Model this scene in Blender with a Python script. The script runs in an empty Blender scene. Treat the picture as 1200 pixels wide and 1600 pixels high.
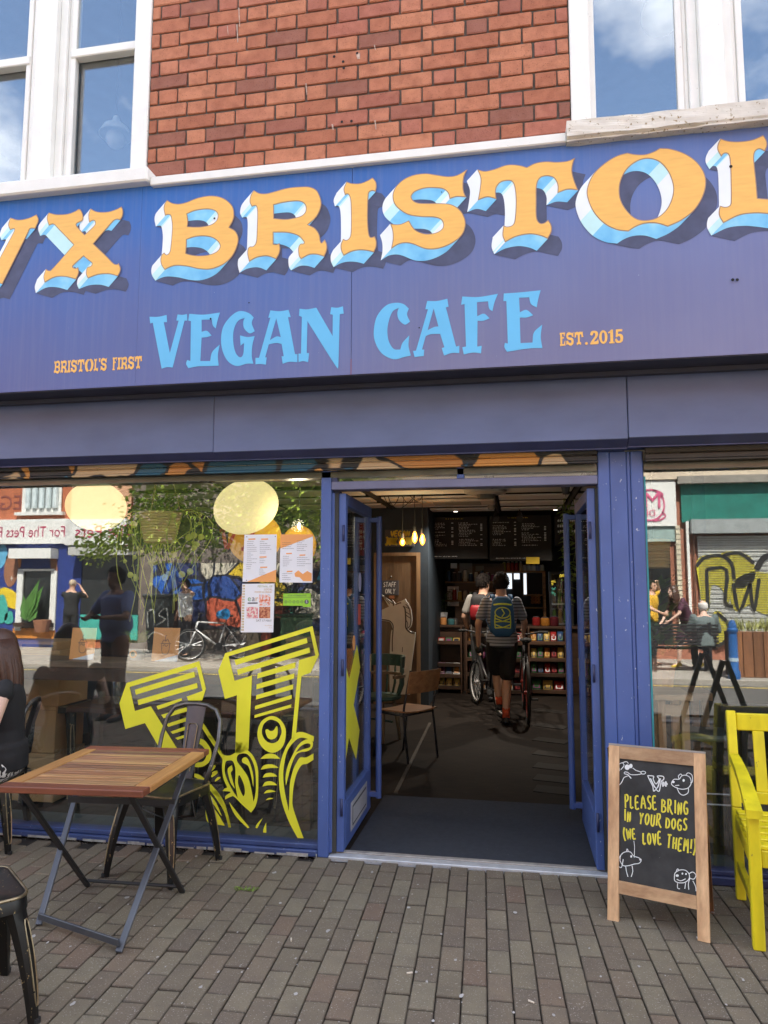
import bpy, bmesh, math, random
from mathutils import Vector, Matrix, Euler
from mathutils.geometry import tessellate_polygon
random.seed(7)
rad = math.radians
SC = bpy.context.scene
COL = SC.collection

# ------------------------------------------------------------------ camera
FPX, CAMP = 1130.0, Vector((0.0, -4.34, 1.6))
YAW, PITCH, ROLL = rad(10.37), rad(5.77), rad(0.1)
cF = Vector((-math.sin(YAW)*math.cos(PITCH), math.cos(YAW)*math.cos(PITCH), math.sin(PITCH)))
cR0 = Vector((math.cos(YAW), math.sin(YAW), 0.0))
cU0 = cR0.cross(cF)
cR = cR0*math.cos(ROLL) + cU0*math.sin(ROLL)
cU = cU0*math.cos(ROLL) - cR0*math.sin(ROLL)
cam_d = bpy.data.cameras.new('camera')
cam_d.sensor_fit = 'HORIZONTAL'
cam_d.sensor_width = 36.0
cam_d.lens = 36.0*FPX/1200.0
cam_d.clip_start = 0.05
cam_d.clip_end = 1000.0
cam = bpy.data.objects.new('camera', cam_d)
cam.matrix_world = Matrix(((cR.x, cU.x, -cF.x, CAMP.x), (cR.y, cU.y, -cF.y, CAMP.y), (cR.z, cU.z, -cF.z, CAMP.z), (0, 0, 0, 1)))
COL.objects.link(cam)
SC.camera = cam

# ------------------------------------------------------------------ sky and sun
SUN_EL, SUN_AZ = rad(56.0), rad(12.0)           # azimuth from +Y towards +X
SUNV = Vector((math.cos(SUN_EL)*math.sin(SUN_AZ), math.cos(SUN_EL)*math.cos(SUN_AZ), math.sin(SUN_EL)))
world = bpy.data.worlds.new('World')
SC.world = world
world.use_nodes = True
wn, wl = world.node_tree.nodes, world.node_tree.links
wn.clear()
w_out = wn.new('ShaderNodeOutputWorld')
w_bg = wn.new('ShaderNodeBackground')
w_bg.inputs['Strength'].default_value = 0.09
sky = wn.new('ShaderNodeTexSky')
sky.sky_type = 'NISHITA'
sky.sun_disc = False
sky.sun_elevation = SUN_EL
sky.sun_rotation = SUN_AZ
sky.dust_density = 1.4
sky.ozone_density = 1.6
# broken cloud over the whole sky
w_tc = wn.new('ShaderNodeTexCoord')
w_map = wn.new('ShaderNodeMapping')
w_map.inputs['Scale'].default_value = (1.0, 1.0, 1.9)
w_map.inputs['Location'].default_value = (1.1, 0.3, 0.2)
w_noise = wn.new('ShaderNodeTexNoise')
w_noise.inputs['Scale'].default_value = 2.1
w_noise.inputs['Detail'].default_value = 7.0
w_noise.inputs['Roughness'].default_value = 0.56
w_ramp = wn.new('ShaderNodeValToRGB')
w_ramp.color_ramp.elements[0].position = 0.43
w_ramp.color_ramp.elements[1].position = 0.63
w_mix = wn.new('ShaderNodeMixRGB')
w_mix.inputs['Color2'].default_value = (7.6, 7.7, 7.8, 1)
wl.new(w_tc.outputs['Generated'], w_map.inputs['Vector'])
wl.new(w_map.outputs['Vector'], w_noise.inputs['Vector'])
wl.new(w_noise.outputs['Fac'], w_ramp.inputs['Fac'])
wl.new(w_ramp.outputs['Color'], w_mix.inputs['Fac'])
wl.new(sky.outputs['Color'], w_mix.inputs['Color1'])
wl.new(w_mix.outputs['Color'], w_bg.inputs['Color'])
wl.new(w_bg.outputs['Background'], w_out.inputs['Surface'])

sun_d = bpy.data.lights.new('sun', 'SUN')
sun_d.energy = 5.0
sun_d.angle = rad(0.6)
sun_d.color = (1.0, 0.95, 0.87)
sun = bpy.data.objects.new('sun', sun_d)
sun.rotation_euler = (-SUNV).to_track_quat('-Z', 'Y').to_euler()
sun.location = (0, 0, 30)
COL.objects.link(sun)

SC.view_settings.view_transform = 'Standard'
SC.view_settings.look = 'None'
SC.view_settings.gamma = 1.0
SC.view_settings.use_curve_mapping = False
SC.view_settings.exposure = 2.55
SC.render.engine = 'CYCLES'
cy = SC.cycles
cy.use_denoising = True
try:
    cy.denoiser = 'OPENIMAGEDENOISE'
except Exception:
    pass
cy.max_bounces = 8
cy.diffuse_bounces = 4
cy.glossy_bounces = 4
cy.transmission_bounces = 6
cy.transparent_max_bounces = 24
cy.caustics_reflective = False
cy.caustics_refractive = False
cy.sample_clamp_indirect = 6.0
cy.use_adaptive_sampling = True

# ------------------------------------------------------------------ photo geometry helpers
def ray(px, py):
    return cF*FPX + cR*(px-600.0) - cU*(py-800.0)
def onY(px, py, y):
    d = ray(px, py); t = (y-CAMP.y)/d.y
    return CAMP + d*t
def onZ(px, py, z=0.0):
    d = ray(px, py); t = (z-CAMP.z)/d.z
    return CAMP + d*t
def onX(px, py, x):
    d = ray(px, py); t = (x-CAMP.x)/d.x
    return CAMP + d*t
GLASS_Y = 0.03
def mir(px, py, yv):
    """a point of the street opposite, seen mirrored in the shop windows"""
    p = onY(px, py, yv)
    return Vector((p.x, 2*GLASS_Y-yv, p.z))

# ------------------------------------------------------------------ materials
def lin(c):
    return tuple((v/12.92 if v <= 0.04045 else ((v+0.055)/1.055)**2.4) for v in c)
def rgb(r, g, b):
    return lin((r/255.0, g/255.0, b/255.0))

class NT:
    def __init__(self, name):
        self.m = bpy.data.materials.new(name)
        self.m.use_nodes = True
        self.n, self.l = self.m.node_tree.nodes, self.m.node_tree.links
        self.n.clear()
        self.out = self.n.new('ShaderNodeOutputMaterial')
    def new(self, t, **kw):
        nd = self.n.new(t)
        for k, v in kw.items():
            setattr(nd, k, v)
        return nd
    def link(self, a, b):
        self.l.new(a, b)
    def coords(self, scale=(1, 1, 1), rnd=True, kind='Object'):
        tc = self.new('ShaderNodeTexCoord')
        mp = self.new('ShaderNodeMapping')
        mp.inputs['Scale'].default_value = scale
        self.link(tc.outputs[kind], mp.inputs['Vector'])
        if rnd:
            oi = self.new('ShaderNodeObjectInfo')
            mu = self.new('ShaderNodeMath', operation='MULTIPLY')
            mu.inputs[1].default_value = 37.0
            self.link(oi.outputs['Random'], mu.inputs[0])
            self.link(mu.outputs[0], mp.inputs['Location'])
        return mp.outputs['Vector']
    def noise(self, vec, scale, detail=4.0, rough=0.55):
        nz = self.new('ShaderNodeTexNoise')
        nz.inputs['Scale'].default_value = scale
        nz.inputs['Detail'].default_value = detail
        nz.inputs['Roughness'].default_value = rough
        self.link(vec, nz.inputs['Vector'])
        return nz.outputs['Fac']
    def ramp(self, fac, stops):
        r = self.new('ShaderNodeValToRGB')
        el = r.color_ramp.elements
        while len(el) < len(stops):
            el.new(0.5)
        for e, (p, c) in zip(el, stops):
            e.position = p
            e.color = (c[0], c[1], c[2], 1) if len(c) == 3 else c
        self.link(fac, r.inputs['Fac'])
        return r.outputs['Color']
    def mix(self, fac, a, b, mode='MIX'):
        mx = self.new('ShaderNodeMixRGB', blend_type=mode)
        for s, v in ((mx.inputs['Fac'], fac), (mx.inputs['Color1'], a), (mx.inputs['Color2'], b)):
            if hasattr(v, 'is_linked') or hasattr(v, 'links'):
                self.link(v, s)
            elif isinstance(v, (int, float)):
                s.default_value = v if s.type == 'VALUE' else (v, v, v, 1)
            else:
                s.default_value = (v[0], v[1], v[2], 1)
        return mx.outputs['Color']
    def principled(self, color, rough=0.6, metal=0.0, bump=None, bump_d=0.1, bump_dist=0.01, spec=0.5, **kw):
        p = self.new('ShaderNodeBsdfPrincipled')
        def put(sock, v):
            if hasattr(v, 'links'):
                self.link(v, sock)
            elif isinstance(v, (int, float)):
                sock.default_value = v
            else:
                sock.default_value = (v[0], v[1], v[2], 1)
        put(p.inputs['Base Color'], color)
        put(p.inputs['Roughness'], rough)
        put(p.inputs['Metallic'], metal)
        p.inputs['Specular IOR Level'].default_value = spec
        for k, v in kw.items():
            put(p.inputs[k], v)
        if bump is not None:
            b = self.new('ShaderNodeBump')
            b.inputs['Strength'].default_value = bump_d
            b.inputs['Distance'].default_value = bump_dist
            self.link(bump, b.inputs['Height'])
            self.link(b.outputs['Normal'], p.inputs['Normal'])
        self.link(p.outputs['BSDF'], self.out.inputs['Surface'])
        return self.m

MAT = {}
def plain(name, col, rough=0.6, metal=0.0, var=0.18, scale=6.0, bump=0.08, bscale=60.0, rnd=0.0, spec=0.5, speck=None, speck_amt=0.0, stretch=(1, 1, 1), **kw):
    """base colour with soft uneven wear, fine relief, optional chips / specks and per-object variation"""
    if name in MAT:
        return MAT[name]
    t = NT(name)
    v = t.coords(stretch)
    f = t.noise(v, scale, 5)
    c = t.ramp(f, [(0.25, tuple(x*(1-var) for x in col)), (0.75, tuple(min(1, x*(1+var)) for x in col))])
    if rnd:
        oi = t.new('ShaderNodeObjectInfo')
        k = t.ramp(oi.outputs['Random'], [(0.0, (1-rnd,)*3), (1.0, (1+rnd,)*3)])
        k.node.color_ramp.elements[1].color = (1+rnd, 1+rnd, 1+rnd, 1)
        c = t.mix(1.0, c, k, 'MULTIPLY')
    if speck:
        sp = t.noise(v, 45.0, 3, 0.7)
        m = t.ramp(sp, [(0.68-speck_amt, (0, 0, 0)), (0.72-speck_amt, (1, 1, 1))])
        c = t.mix(m, c, speck)
    bf = t.noise(v, bscale, 4)
    MAT[name] = t.principled(c, rough, metal, bf, bump, 0.004, spec, **kw)
    return MAT[name]

def wood(name, light, dark, axis='X', rough=0.55, scale=7.0, rnd=0.25, bump=0.15):
    if name in MAT:
        return MAT[name]
    t = NT(name)
    st = {'X': (0.07, 1, 1), 'Y': (1, 0.07, 1), 'Z': (1, 1, 0.07)}[axis]
    v = t.coords(tuple(s*scale for s in st))
    f = t.noise(v, 3.0, 8, 0.6)
    f2 = t.noise(v, 14.0, 4, 0.6)
    c = t.ramp(f, [(0.3, dark), (0.7, light)])
    c = t.mix(t.ramp(f2, [(0.35, (0.55, 0.55, 0.55)), (0.6, (1, 1, 1))]), t.mix(1.0, c, (0.72, 0.7, 0.68), 'MULTIPLY'), c)
    if rnd:
        oi = t.new('ShaderNodeObjectInfo')
        k = t.ramp(oi.outputs['Random'], [(0, (1-rnd,)*3), (1, (1+rnd,)*3)])
        c = t.mix(1.0, c, k, 'MULTIPLY')
    MAT[name] = t.principled(c, rough, 0, f2, bump, 0.003)
    return MAT[name]

def glass_mat(name, base=0.1, tint=(0.93, 0.96, 0.95), grime=0.02):
    """clear shop glass: passes light straight through and mirrors a part of it, more at grazing angles"""
    t = NT(name)
    lw = t.new('ShaderNodeLayerWeight'); lw.inputs['Blend'].default_value = 0.5
    pw = t.new('ShaderNodeMath', operation='POWER'); pw.inputs[1].default_value = 5.0
    t.link(lw.outputs['Facing'], pw.inputs[0])
    mr = t.new('ShaderNodeMapRange')
    mr.inputs['To Min'].default_value = base; mr.inputs['To Max'].default_value = 1.0
    t.link(pw.outputs[0], mr.inputs['Value'])
    tr = t.new('ShaderNodeBsdfTransparent'); tr.inputs['Color'].default_value = (*tint, 1)
    gl = t.new('ShaderNodeBsdfGlossy'); gl.inputs['Roughness'].default_value = 0.0
    gl.inputs['Color'].default_value = (1, 1, 1, 1)
    mx = t.new('ShaderNodeMixShader')
    t.link(mr.outputs[0], mx.inputs['Fac']); t.link(tr.outputs[0], mx.inputs[1]); t.link(gl.outputs[0], mx.inputs[2])
    df = t.new('ShaderNodeBsdfDiffuse'); df.inputs['Color'].default_value = (0.5, 0.5, 0.48, 1)
    m2 = t.new('ShaderNodeMixShader')
    nz = t.noise(t.coords((1, 1, 1), False), 3.0, 6)
    gm = t.new('ShaderNodeMath', operation='MULTIPLY'); gm.inputs[1].default_value = grime
    t.link(nz, gm.inputs[0]); t.link(gm.outputs[0], m2.inputs['Fac'])
    t.link(mx.outputs[0], m2.inputs[1]); t.link(df.outputs[0], m2.inputs[2])
    t.link(m2.outputs[0], t.out.inputs['Surface'])
    MAT[name] = t.m
    return t.m

def emit(name, col, strength):
    t = NT(name)
    e = t.new('ShaderNodeEmission')
    e.inputs['Color'].default_value = (*col, 1); e.inputs['Strength'].default_value = strength
    t.link(e.outputs[0], t.out.inputs['Surface'])
    MAT[name] = t.m
    return t.m

# ------------------------------------------------------------------ object helpers
def world_off(o):
    v = Vector((0, 0, 0))
    while o is not None:
        v = v + o.location
        o = o.parent
    return v

def tag(o, label=None, cat=None, group=None, kind=None):
    if label: o['label'] = label
    if cat: o['category'] = cat
    if group: o['group'] = group
    if kind: o['kind'] = kind
    return o

def thing(name, label, cat, loc=(0, 0, 0), rotz=0.0, group=None):
    o = bpy.data.objects.new(name, None)
    o.empty_display_size = 0.1
    COL.objects.link(o)
    o.location = loc
    o.rotation_euler = (0, 0, rotz)
    return tag(o, label, cat, group)

def copy_tree(o, parent=None):
    c = o.copy()
    COL.objects.link(c)
    if parent is not None:
        c.parent = parent
    for ch in list(o.children):
        copy_tree(ch, c)
    return c

class MB:
    """collects polygons and links them as one mesh object"""
    def __init__(self):
        self.v, self.f, self.mi = [], [], []
    def add(self, verts, faces, mi=0):
        o = len(self.v)
        self.v.extend([Vector(p) for p in verts])
        self.f.extend([tuple(i+o for i in f) for f in faces])
        self.mi.extend([mi]*len(faces))
        return self
    def box(self, a, b, mi=0, bev=0.0):
        """box between two opposite corners"""
        x0, x1 = sorted((a[0], b[0])); y0, y1 = sorted((a[1], b[1])); z0, z1 = sorted((a[2], b[2]))
        if bev <= 0:
            return self.add([(x0, y0, z0), (x1, y0, z0), (x1, y1, z0), (x0, y1, z0), (x0, y0, z1), (x1, y0, z1), (x1, y1, z1), (x0, y1, z1)],
                            [(0, 3, 2, 1), (4, 5, 6, 7), (0, 1, 5, 4), (1, 2, 6, 5), (2, 3, 7, 6), (3, 0, 4, 7)], mi)
        m = Matrix.Translation(((x0+x1)/2, (y0+y1)/2, (z0+z1)/2))
        return self.obox(m, (x1-x0, y1-y0, z1-z0), mi, bev)
    def obox(self, m, s, mi=0, bev=0.0):
        """oriented box: matrix, full sizes, chamfer"""
        hx, hy, hz = s[0]/2, s[1]/2, s[2]/2
        if bev <= 0:
            vs = [(-hx, -hy, -hz), (hx, -hy, -hz), (hx, hy, -hz), (-hx, hy, -hz), (-hx, -hy, hz), (hx, -hy, hz), (hx, hy, hz), (-hx, hy, hz)]
            return self.add([m @ Vector(p) for p in vs], [(0, 3, 2, 1), (4, 5, 6, 7), (0, 1, 5, 4), (1, 2, 6, 5), (2, 3, 7, 6), (3, 0, 4, 7)], mi)
        b = min(bev, hx*0.9, hy*0.9, hz*0.9)
        bx, by, bz = hx-b, hy-b, hz-b
        vs, idx = [], {}
        for sx in (-1, 1):
            for sy in (-1, 1):
                for sz in (-1, 1):
                    for k, p in enumerate(((sx*hx, sy*by, sz*bz), (sx*bx, sy*hy, sz*bz), (sx*bx, sy*by, sz*hz))):
                        idx[(sx, sy, sz, k)] = len(vs); vs.append(p)
        fs = []
        def q(*ks):
            pts = [Vector(vs[idx[k]]) for k in ks]
            n = (pts[1]-pts[0]).cross(pts[2]-pts[0]); c = sum(pts, Vector())/len(pts)
            ids = [idx[k] for k in ks]
            fs.append(tuple(ids if n.dot(c) > 0 else reversed(ids)))
        for s_ in (-1, 1):
            q((s_, -1, -1, 0), (s_, 1, -1, 0), (s_, 1, 1, 0), (s_, -1, 1, 0))
            q((-1, s_, -1, 1), (1, s_, -1, 1), (1, s_, 1, 1), (-1, s_, 1, 1))
            q((-1, -1, s_, 2), (1, -1, s_, 2), (1, 1, s_, 2), (-1, 1, s_, 2))
        for a_ in (-1, 1):
            for b_ in (-1, 1):
                q((a_, b_, -1, 0), (a_, b_, 1, 0), (a_, b_, 1, 1), (a_, b_, -1, 1))
                q((a_, -1, b_, 0), (a_, 1, b_, 0), (a_, 1, b_, 2), (a_, -1, b_, 2))
                q((-1, a_, b_, 1), (1, a_, b_, 1), (1, a_, b_, 2), (-1, a_, b_, 2))
                for c_ in (-1, 1):
                    q((a_, b_, c_, 0), (a_, b_, c_, 1), (a_, b_, c_, 2))
        return self.add([m @ Vector(p) for p in vs], fs, mi)
    def bar(self, p0, p1, w, h, up=(0, 0, 1), mi=0, bev=0.0):
        """rectangular bar from p0 to p1, w across, h along up"""
        p0, p1 = Vector(p0), Vector(p1)
        d = (p1-p0); L = d.length; z = d.normalized()
        u = Vector(up); x = u.cross(z)
        if x.length < 1e-4:
            x = Vector((1, 0, 0)).cross(z)
        x.normalize(); y = z.cross(x)
        c = (p0+p1)/2
        m = Matrix(((x.x, y.x, z.x, c.x), (x.y, y.y, z.y, c.y), (x.z, y.z, z.z, c.z), (0, 0, 0, 1)))
        return self.obox(m, (w, h, L), mi, bev)
    def tube(self, pts, r, n=8, mi=0, caps=True, flat=1.0, up=None, closed=False):
        pts = [Vector(p) for p in pts]
        rs = r if isinstance(r, (list, tuple)) else [r]*len(pts)
        rings, prev = [], None
        N = len(pts)
        for i, p in enumerate(pts):
            if closed:
                t = (pts[(i+1) % N]-pts[i-1])
            else:
                t = (pts[min(i+1, N-1)]-pts[max(i-1, 0)])
            if t.length < 1e-9: t = Vector((0, 0, 1))
            t.normalize()
            if up is not None:
                x = Vector(up) - t*Vector(up).dot(t)
            elif prev is None:
                a = Vector((0, 0, 1)) if abs(t.z) < 0.9 else Vector((0, 1, 0))
                x = a - t*a.dot(t)
            else:
                x = prev - t*prev.dot(t)
            if x.length < 1e-6: x = t.orthogonal()
            x.normalize(); prev = x; y = t.cross(x)
            rings.append([p + (x*math.cos(2*math.pi*k/n)*flat + y*math.sin(2*math.pi*k/n))*rs[i] for k in range(n)])
        vs = [q for rg in rings for q in rg]; fs = []
        M_ = N if closed else N-1
        for i in range(M_):
            j = (i+1) % N
            for k in range(n):
                fs.append((i*n+k, i*n+(k+1) % n, j*n+(k+1) % n, j*n+k))
        if caps and not closed:
            fs.append(tuple(reversed(range(n)))); fs.append(tuple((N-1)*n+k for k in range(n)))
        return self.add(vs, fs, mi)
    def lathe(self, prof, c=(0, 0, 0), n=16, mi=0, caps=True):
        vs = [(c[0]+r*math.cos(2*math.pi*k/n), c[1]+r*math.sin(2*math.pi*k/n), c[2]+z) for r, z in prof for k in range(n)]
        fs = []
        for i in range(len(prof)-1):
            for k in range(n):
                fs.append((i*n+k, i*n+(k+1) % n, (i+1)*n+(k+1) % n, (i+1)*n+k))
        if caps:
            fs.append(tuple(reversed(range(n)))); fs.append(tuple((len(prof)-1)*n+k for k in range(n)))
        return self.add(vs, fs, mi)
    def ball(self, c, r, n=12, m=8, mi=0, rot=None):
        rx, ry, rz = (r, r, r) if isinstance(r, (int, float)) else r
        vs = []
        for i in range(m+1):
            a = math.pi*i/m
            for k in range(n):
                b = 2*math.pi*k/n
                p = Vector((rx*math.sin(a)*math.cos(b), ry*math.sin(a)*math.sin(b), rz*math.cos(a)))
                if rot is not None: p = rot @ p
                vs.append(Vector(c)+p)
        fs = [(i*n+k, (i+1)*n+k, (i+1)*n+(k+1) % n, i*n+(k+1) % n) for i in range(m) for k in range(n)]
        return self.add(vs, fs, mi)
    def rings(self, rg, mi=0, caps=True):
        n = len(rg[0]); vs = [p for r in rg for p in r]; fs = []
        for i in range(len(rg)-1):
            for k in range(n):
                fs.append((i*n+k, i*n+(k+1) % n, (i+1)*n+(k+1) % n, (i+1)*n+k))
        if caps:
            fs.append(tuple(reversed(range(n)))); fs.append(tuple((len(rg)-1)*n+k for k in range(n)))
        return self.add(vs, fs, mi)
    def plate(self, loops, back, mi=0, mside=None):
        """flat shape: loops of 3-D points (outer, then holes), thickness vector 'back' away from the viewer"""
        loops = [[Vector(p) for p in l] for l in loops]
        back = Vector(back)
        tris = tessellate_polygon(loops)
        allp = [p for l in loops for p in l]
        n = len(allp)
        fs = []
        for t in tris:
            nrm = (allp[t[1]]-allp[t[0]]).cross(allp[t[2]]-allp[t[0]])
            fs.append(tuple(t) if nrm.dot(back) < 0 else tuple(reversed(t)))
        self.add(allp, fs, mi)
        if back.length > 0 and mside is not False:
            ms = mi if mside is None else mside
            o = 0
            for l in loops:
                k = len(l)
                area = sum(((l[i].cross(l[(i+1) % k])) for i in range(k)), Vector()).dot(back)
                vs = [p for p in l]+[p+back for p in l]
                fs = [(i, (i+1) % k, k+(i+1) % k, k+i) for i in range(k)]
                self.add(vs, fs, ms)
        return self
    def build(self, name, mats, parent=None, local=False, smooth=False, auto=None):
        me = bpy.data.meshes.new(name)
        off = Vector((0, 0, 0)) if (local or parent is None) else world_off(parent)
        me.from_pydata([tuple(p-off) for p in self.v], [], self.f)
        if not isinstance(mats, (list, tuple)): mats = [mats]
        for m in mats: me.materials.append(m)
        if len(mats) > 1:
            me.polygons.foreach_set('material_index', self.mi)
        if smooth:
            me.polygons.foreach_set('use_smooth', [True]*len(me.polygons))
            if auto is not None:
                me.set_sharp_from_angle(angle=rad(auto))
        me.update()
        o = bpy.data.objects.new(name, me)
        COL.objects.link(o)
        if parent is not None: o.parent = parent
        return o

def smooth_poly(pts, sub=5):
    """points (x, y) are smooth, (x, y, 1) are corners; Catmull-Rom between"""
    n = len(pts); out = []
    for i in range(n):
        p0, p1, p2, p3 = pts[i-1], pts[i], pts[(i+1) % n], pts[(i+2) % n]
        c1, c2 = len(p1) > 2, len(p2) > 2
        a, b = Vector(p1[:2]), Vector(p2[:2])
        if c1 and c2:
            out.append(a); continue
        m1 = (b-a) if c1 else (b-Vector(p0[:2]))*0.5
        m2 = (b-a) if c2 else (Vector(p3[:2])-a)*0.5
        for k in range(sub):
            t = k/sub
            out.append(a*(2*t**3-3*t**2+1) + m1*(t**3-2*t**2+t) + b*(-2*t**3+3*t**2) + m2*(t**3-t**2))
    return out

def text_mesh(body, size, align='CENTER', spacing=1.0, offset=0.0, line=1.0, shear=0.0):
    cu = bpy.data.curves.new('lettering', 'FONT')
    cu.body = body; cu.size = size; cu.align_x = align; cu.align_y = 'CENTER'
    cu.space_character = spacing; cu.offset = offset; cu.space_line = line; cu.shear = shear
    cu.resolution_u = 3
    o = bpy.data.objects.new('lettering', cu)
    me = bpy.data.meshes.new_from_object(o)
    bpy.data.objects.remove(o)
    bpy.data.curves.remove(cu)
    return me

def lettering(body, size, origin, xdir, up, mat, parent, name='lettering', sx=1.0, **kw):
    """flat print lying in the plane (xdir, up) at origin"""
    me = text_mesh(body, size, **kw)
    x, u = Vector(xdir).normalized(), Vector(up).normalized()
    off = world_off(parent) if parent is not None else Vector()
    o3 = Vector(origin)-off
    for v in me.vertices:
        v.co = o3 + x*(v.co.x*sx) + u*v.co.y
    me.name = name
    me.materials.clear(); me.materials.append(mat)
    o = bpy.data.objects.new(name, me)
    COL.objects.link(o)
    if parent is not None: o.parent = parent
    return o

STROKES = {
 'A': [[(0, 0), (.45, 1), (.9, 0)], [(.15, .38), (.75, .4)]], 'B': [[(0, 0), (.05, 1)], [(.05, 1), (.6, .85), (.5, .6), (.08, .52)], [(.08, .52), (.75, .38), (.65, .08), (0, 0)]],
 'D': [[(.05, 0), (.08, 1)], [(-.1, .95), (.5, .9), (.8, .55), (.6, .12), (.0, .02)]], 'E': [[(.65, 1), (.05, .95), (.0, .02), (.65, .06)], [(.03, .5), (.55, .54)]],
 'F': [[(.65, 1), (.05, .96), (.0, -.05)], [(.03, .5), (.55, .54)]], 'G': [[(.75, .85), (.35, 1), (.02, .5), (.3, .02), (.72, .1), (.72, .45), (.42, .42)]],
 'H': [[(0, 0), (.02, 1)], [(.65, 0), (.68, 1)], [(.0, .48), (.66, .52)]], 'I': [[(.1, 0), (.1, 1)]], 'i': [[(.1, 0), (.1, .62)], [(.1, .82), (.12, .9)]],
 'L': [[(.08, 1), (.02, .02), (.6, .1)]], 'M': [[(0, 0), (.12, 1), (.4, .4), (.7, 1), (.88, -.1)]], 'N': [[(0, 0), (.05, 1), (.6, .05), (.65, 1)]],
 'O': [[(.4, 1), (.05, .75), (.05, .25), (.38, 0), (.7, .3), (.7, .75), (.4, 1)]], 'P': [[(.05, -.05), (.08, 1)], [(-.05, .92), (.5, .98), (.65, .72), (.45, .52), (.08, .45)]],
 'R': [[(.05, 0), (.08, 1)], [(-.05, .95), (.5, .98), (.62, .72), (.42, .52), (.08, .45)], [(.3, .48), (.55, .15), (.95, -.12)]],
 'S': [[(.62, .9), (.35, 1), (.08, .78), (.25, .55), (.55, .4), (.6, .15), (.3, 0), (.02, .1)]], 'T': [[(-.05, .97), (.8, 1)], [(.38, .97), (.36, -.05)]],
 'U': [[(.03, 1), (.05, .25), (.32, 0), (.6, .2), (.64, 1)]], 'V': [[(0, 1), (.35, 0), (.72, 1)]], 'W': [[(0, 1), (.22, 0), (.45, .8), (.68, 0), (.92, 1)]],
 'X': [[(0, 1), (.7, 0)], [(.7, 1), (0, 0)]], 'Y': [[(0, 1), (.33, .5)], [(.7, 1), (.33, .5), (.28, -.05)]], 'K': [[(.03, 0), (.05, 1)], [(.6, 1), (.06, .45), (.65, 0)]],
 'C': [[(.68, .88), (.38, 1), (.04, .6), (.1, .2), (.4, 0), (.7, .14)]], 'J': [[(.1, 1), (.6, 1), (.45, .1), (.15, 0), (.0, .2)]],
 '(': [[(.3, 1.15), (.05, .7), (.05, .3), (.3, -.15)]], ')': [[(0, 1.15), (.25, .7), (.25, .3), (0, -.15)]], '!': [[(.12, 1.05), (.1, .3)], [(.1, .05), (.11, -.02)]], ' ': []}
def stroke_shapes(mb, strokes, fmap, w, mi=0, nrm=(0, -1, 0)):
    """brush strokes: each polyline becomes a thin ribbon; fmap turns (u, v) into 3-D"""
    nrm = Vector(nrm)
    for st in strokes:
        pts = [fmap(*p) for p in st]
        if len(pts) > 2:
            q = []
            for i in range(len(pts)-1):
                p0 = pts[max(i-1, 0)]; p1 = pts[i]; p2 = pts[i+1]; p3 = pts[min(i+2, len(pts)-1)]
                for k in range(3):
                    t = k/3
                    q.append(0.5*((2*p1)+(p2-p0)*t+(2*p0-5*p1+4*p2-p3)*t*t+(3*p1-p0-3*p2+p3)*t**3))
            q.append(pts[-1]); pts = q
        L, Rr = [], []
        for i, p in enumerate(pts):
            d = pts[min(i+1, len(pts)-1)]-pts[max(i-1, 0)]
            s = d.cross(nrm)
            if s.length < 1e-9: s = Vector((1, 0, 0))
            s.normalize()
            L.append(p+s*w/2); Rr.append(p-s*w/2)
        n = len(pts)
        fs = []
        for i in range(n-1):
            fs.append((i, i+1, n+i+1, n+i))
        mb.add(L+Rr, fs, mi)
def hand_text(mb, body, h, origin, xd, up, w, mi=0, slant=0.12, jitter=0.03, cw=0.82, space=0.55, rng=None, nrm=(0, -1, 0)):
    x, u = Vector(xd).normalized(), Vector(up).normalized()
    cx = 0.0
    rng = rng or random.Random(3)
    for ch in body:
        if ch == ' ':
            cx += space; continue
        gl = STROKES.get(ch, [])
        wid = max([p[0] for s in gl for p in s]+[.2])
        dy = rng.uniform(-.06, .06); sc = rng.uniform(.92, 1.08)
        def fm(a, b, cx=cx, dy=dy, sc=sc):
            return Vector(origin) + x*h*(cx+(a+b*slant)*cw*sc) + u*h*(b*sc+dy)
        stroke_shapes(mb, gl, fm, w, mi, nrm)
        cx += wid*cw + 0.2
    return cx*h
# ------------------------------------------------------------------ shared materials
blue_paint = plain('blue_paint', (0.068, 0.118, 0.335), 0.45, var=0.22, scale=3.0, bump=0.05, speck=(0.5, 0.55, 0.62), speck_amt=-0.005, stretch=(1, 1, .5))
blue_dark = plain('blue_dark_paint', (0.028, 0.035, 0.10), 0.45, var=0.25)
fascia_paint = plain('fascia_paint', (0.112, 0.142, 0.262), 0.5, var=0.16, scale=2.2, bump=0.03, stretch=(1, 1, 2.5))
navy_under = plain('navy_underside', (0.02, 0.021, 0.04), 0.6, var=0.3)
white_paint = plain('white_paint', (0.75, 0.74, 0.70), 0.55, var=0.05, scale=9, bump=0.12, speck=(0.42, 0.38, 0.33), speck_amt=-0.02)
stone_paint = plain('worn_white_stone', (0.62, 0.58, 0.51), 0.85, var=0.16, scale=7, bump=0.5, bscale=30, speck=(0.26, 0.19, 0.1), speck_amt=0.06)
mortar = plain('mortar', (0.1, 0.08, 0.066), 0.95, var=0.25, scale=30, bump=0.4)
black_metal = plain('black_metal', (0.018, 0.018, 0.02), 0.45, 0.0, var=0.3)
dark_gap = plain('dark_gap', (0.012, 0.012, 0.014), 0.9)
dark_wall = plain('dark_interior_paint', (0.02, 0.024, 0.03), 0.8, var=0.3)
steel = plain('brushed_steel', (0.55, 0.55, 0.55), 0.35, 1.0)
chrome = plain('chrome', (0.75, 0.75, 0.76), 0.15, 1.0)
rubber = plain('black_rubber', (0.015, 0.015, 0.015), 0.8)
paper_white = plain('white_paper', (0.74, 0.76, 0.8), 0.7, var=0.03)
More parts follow.
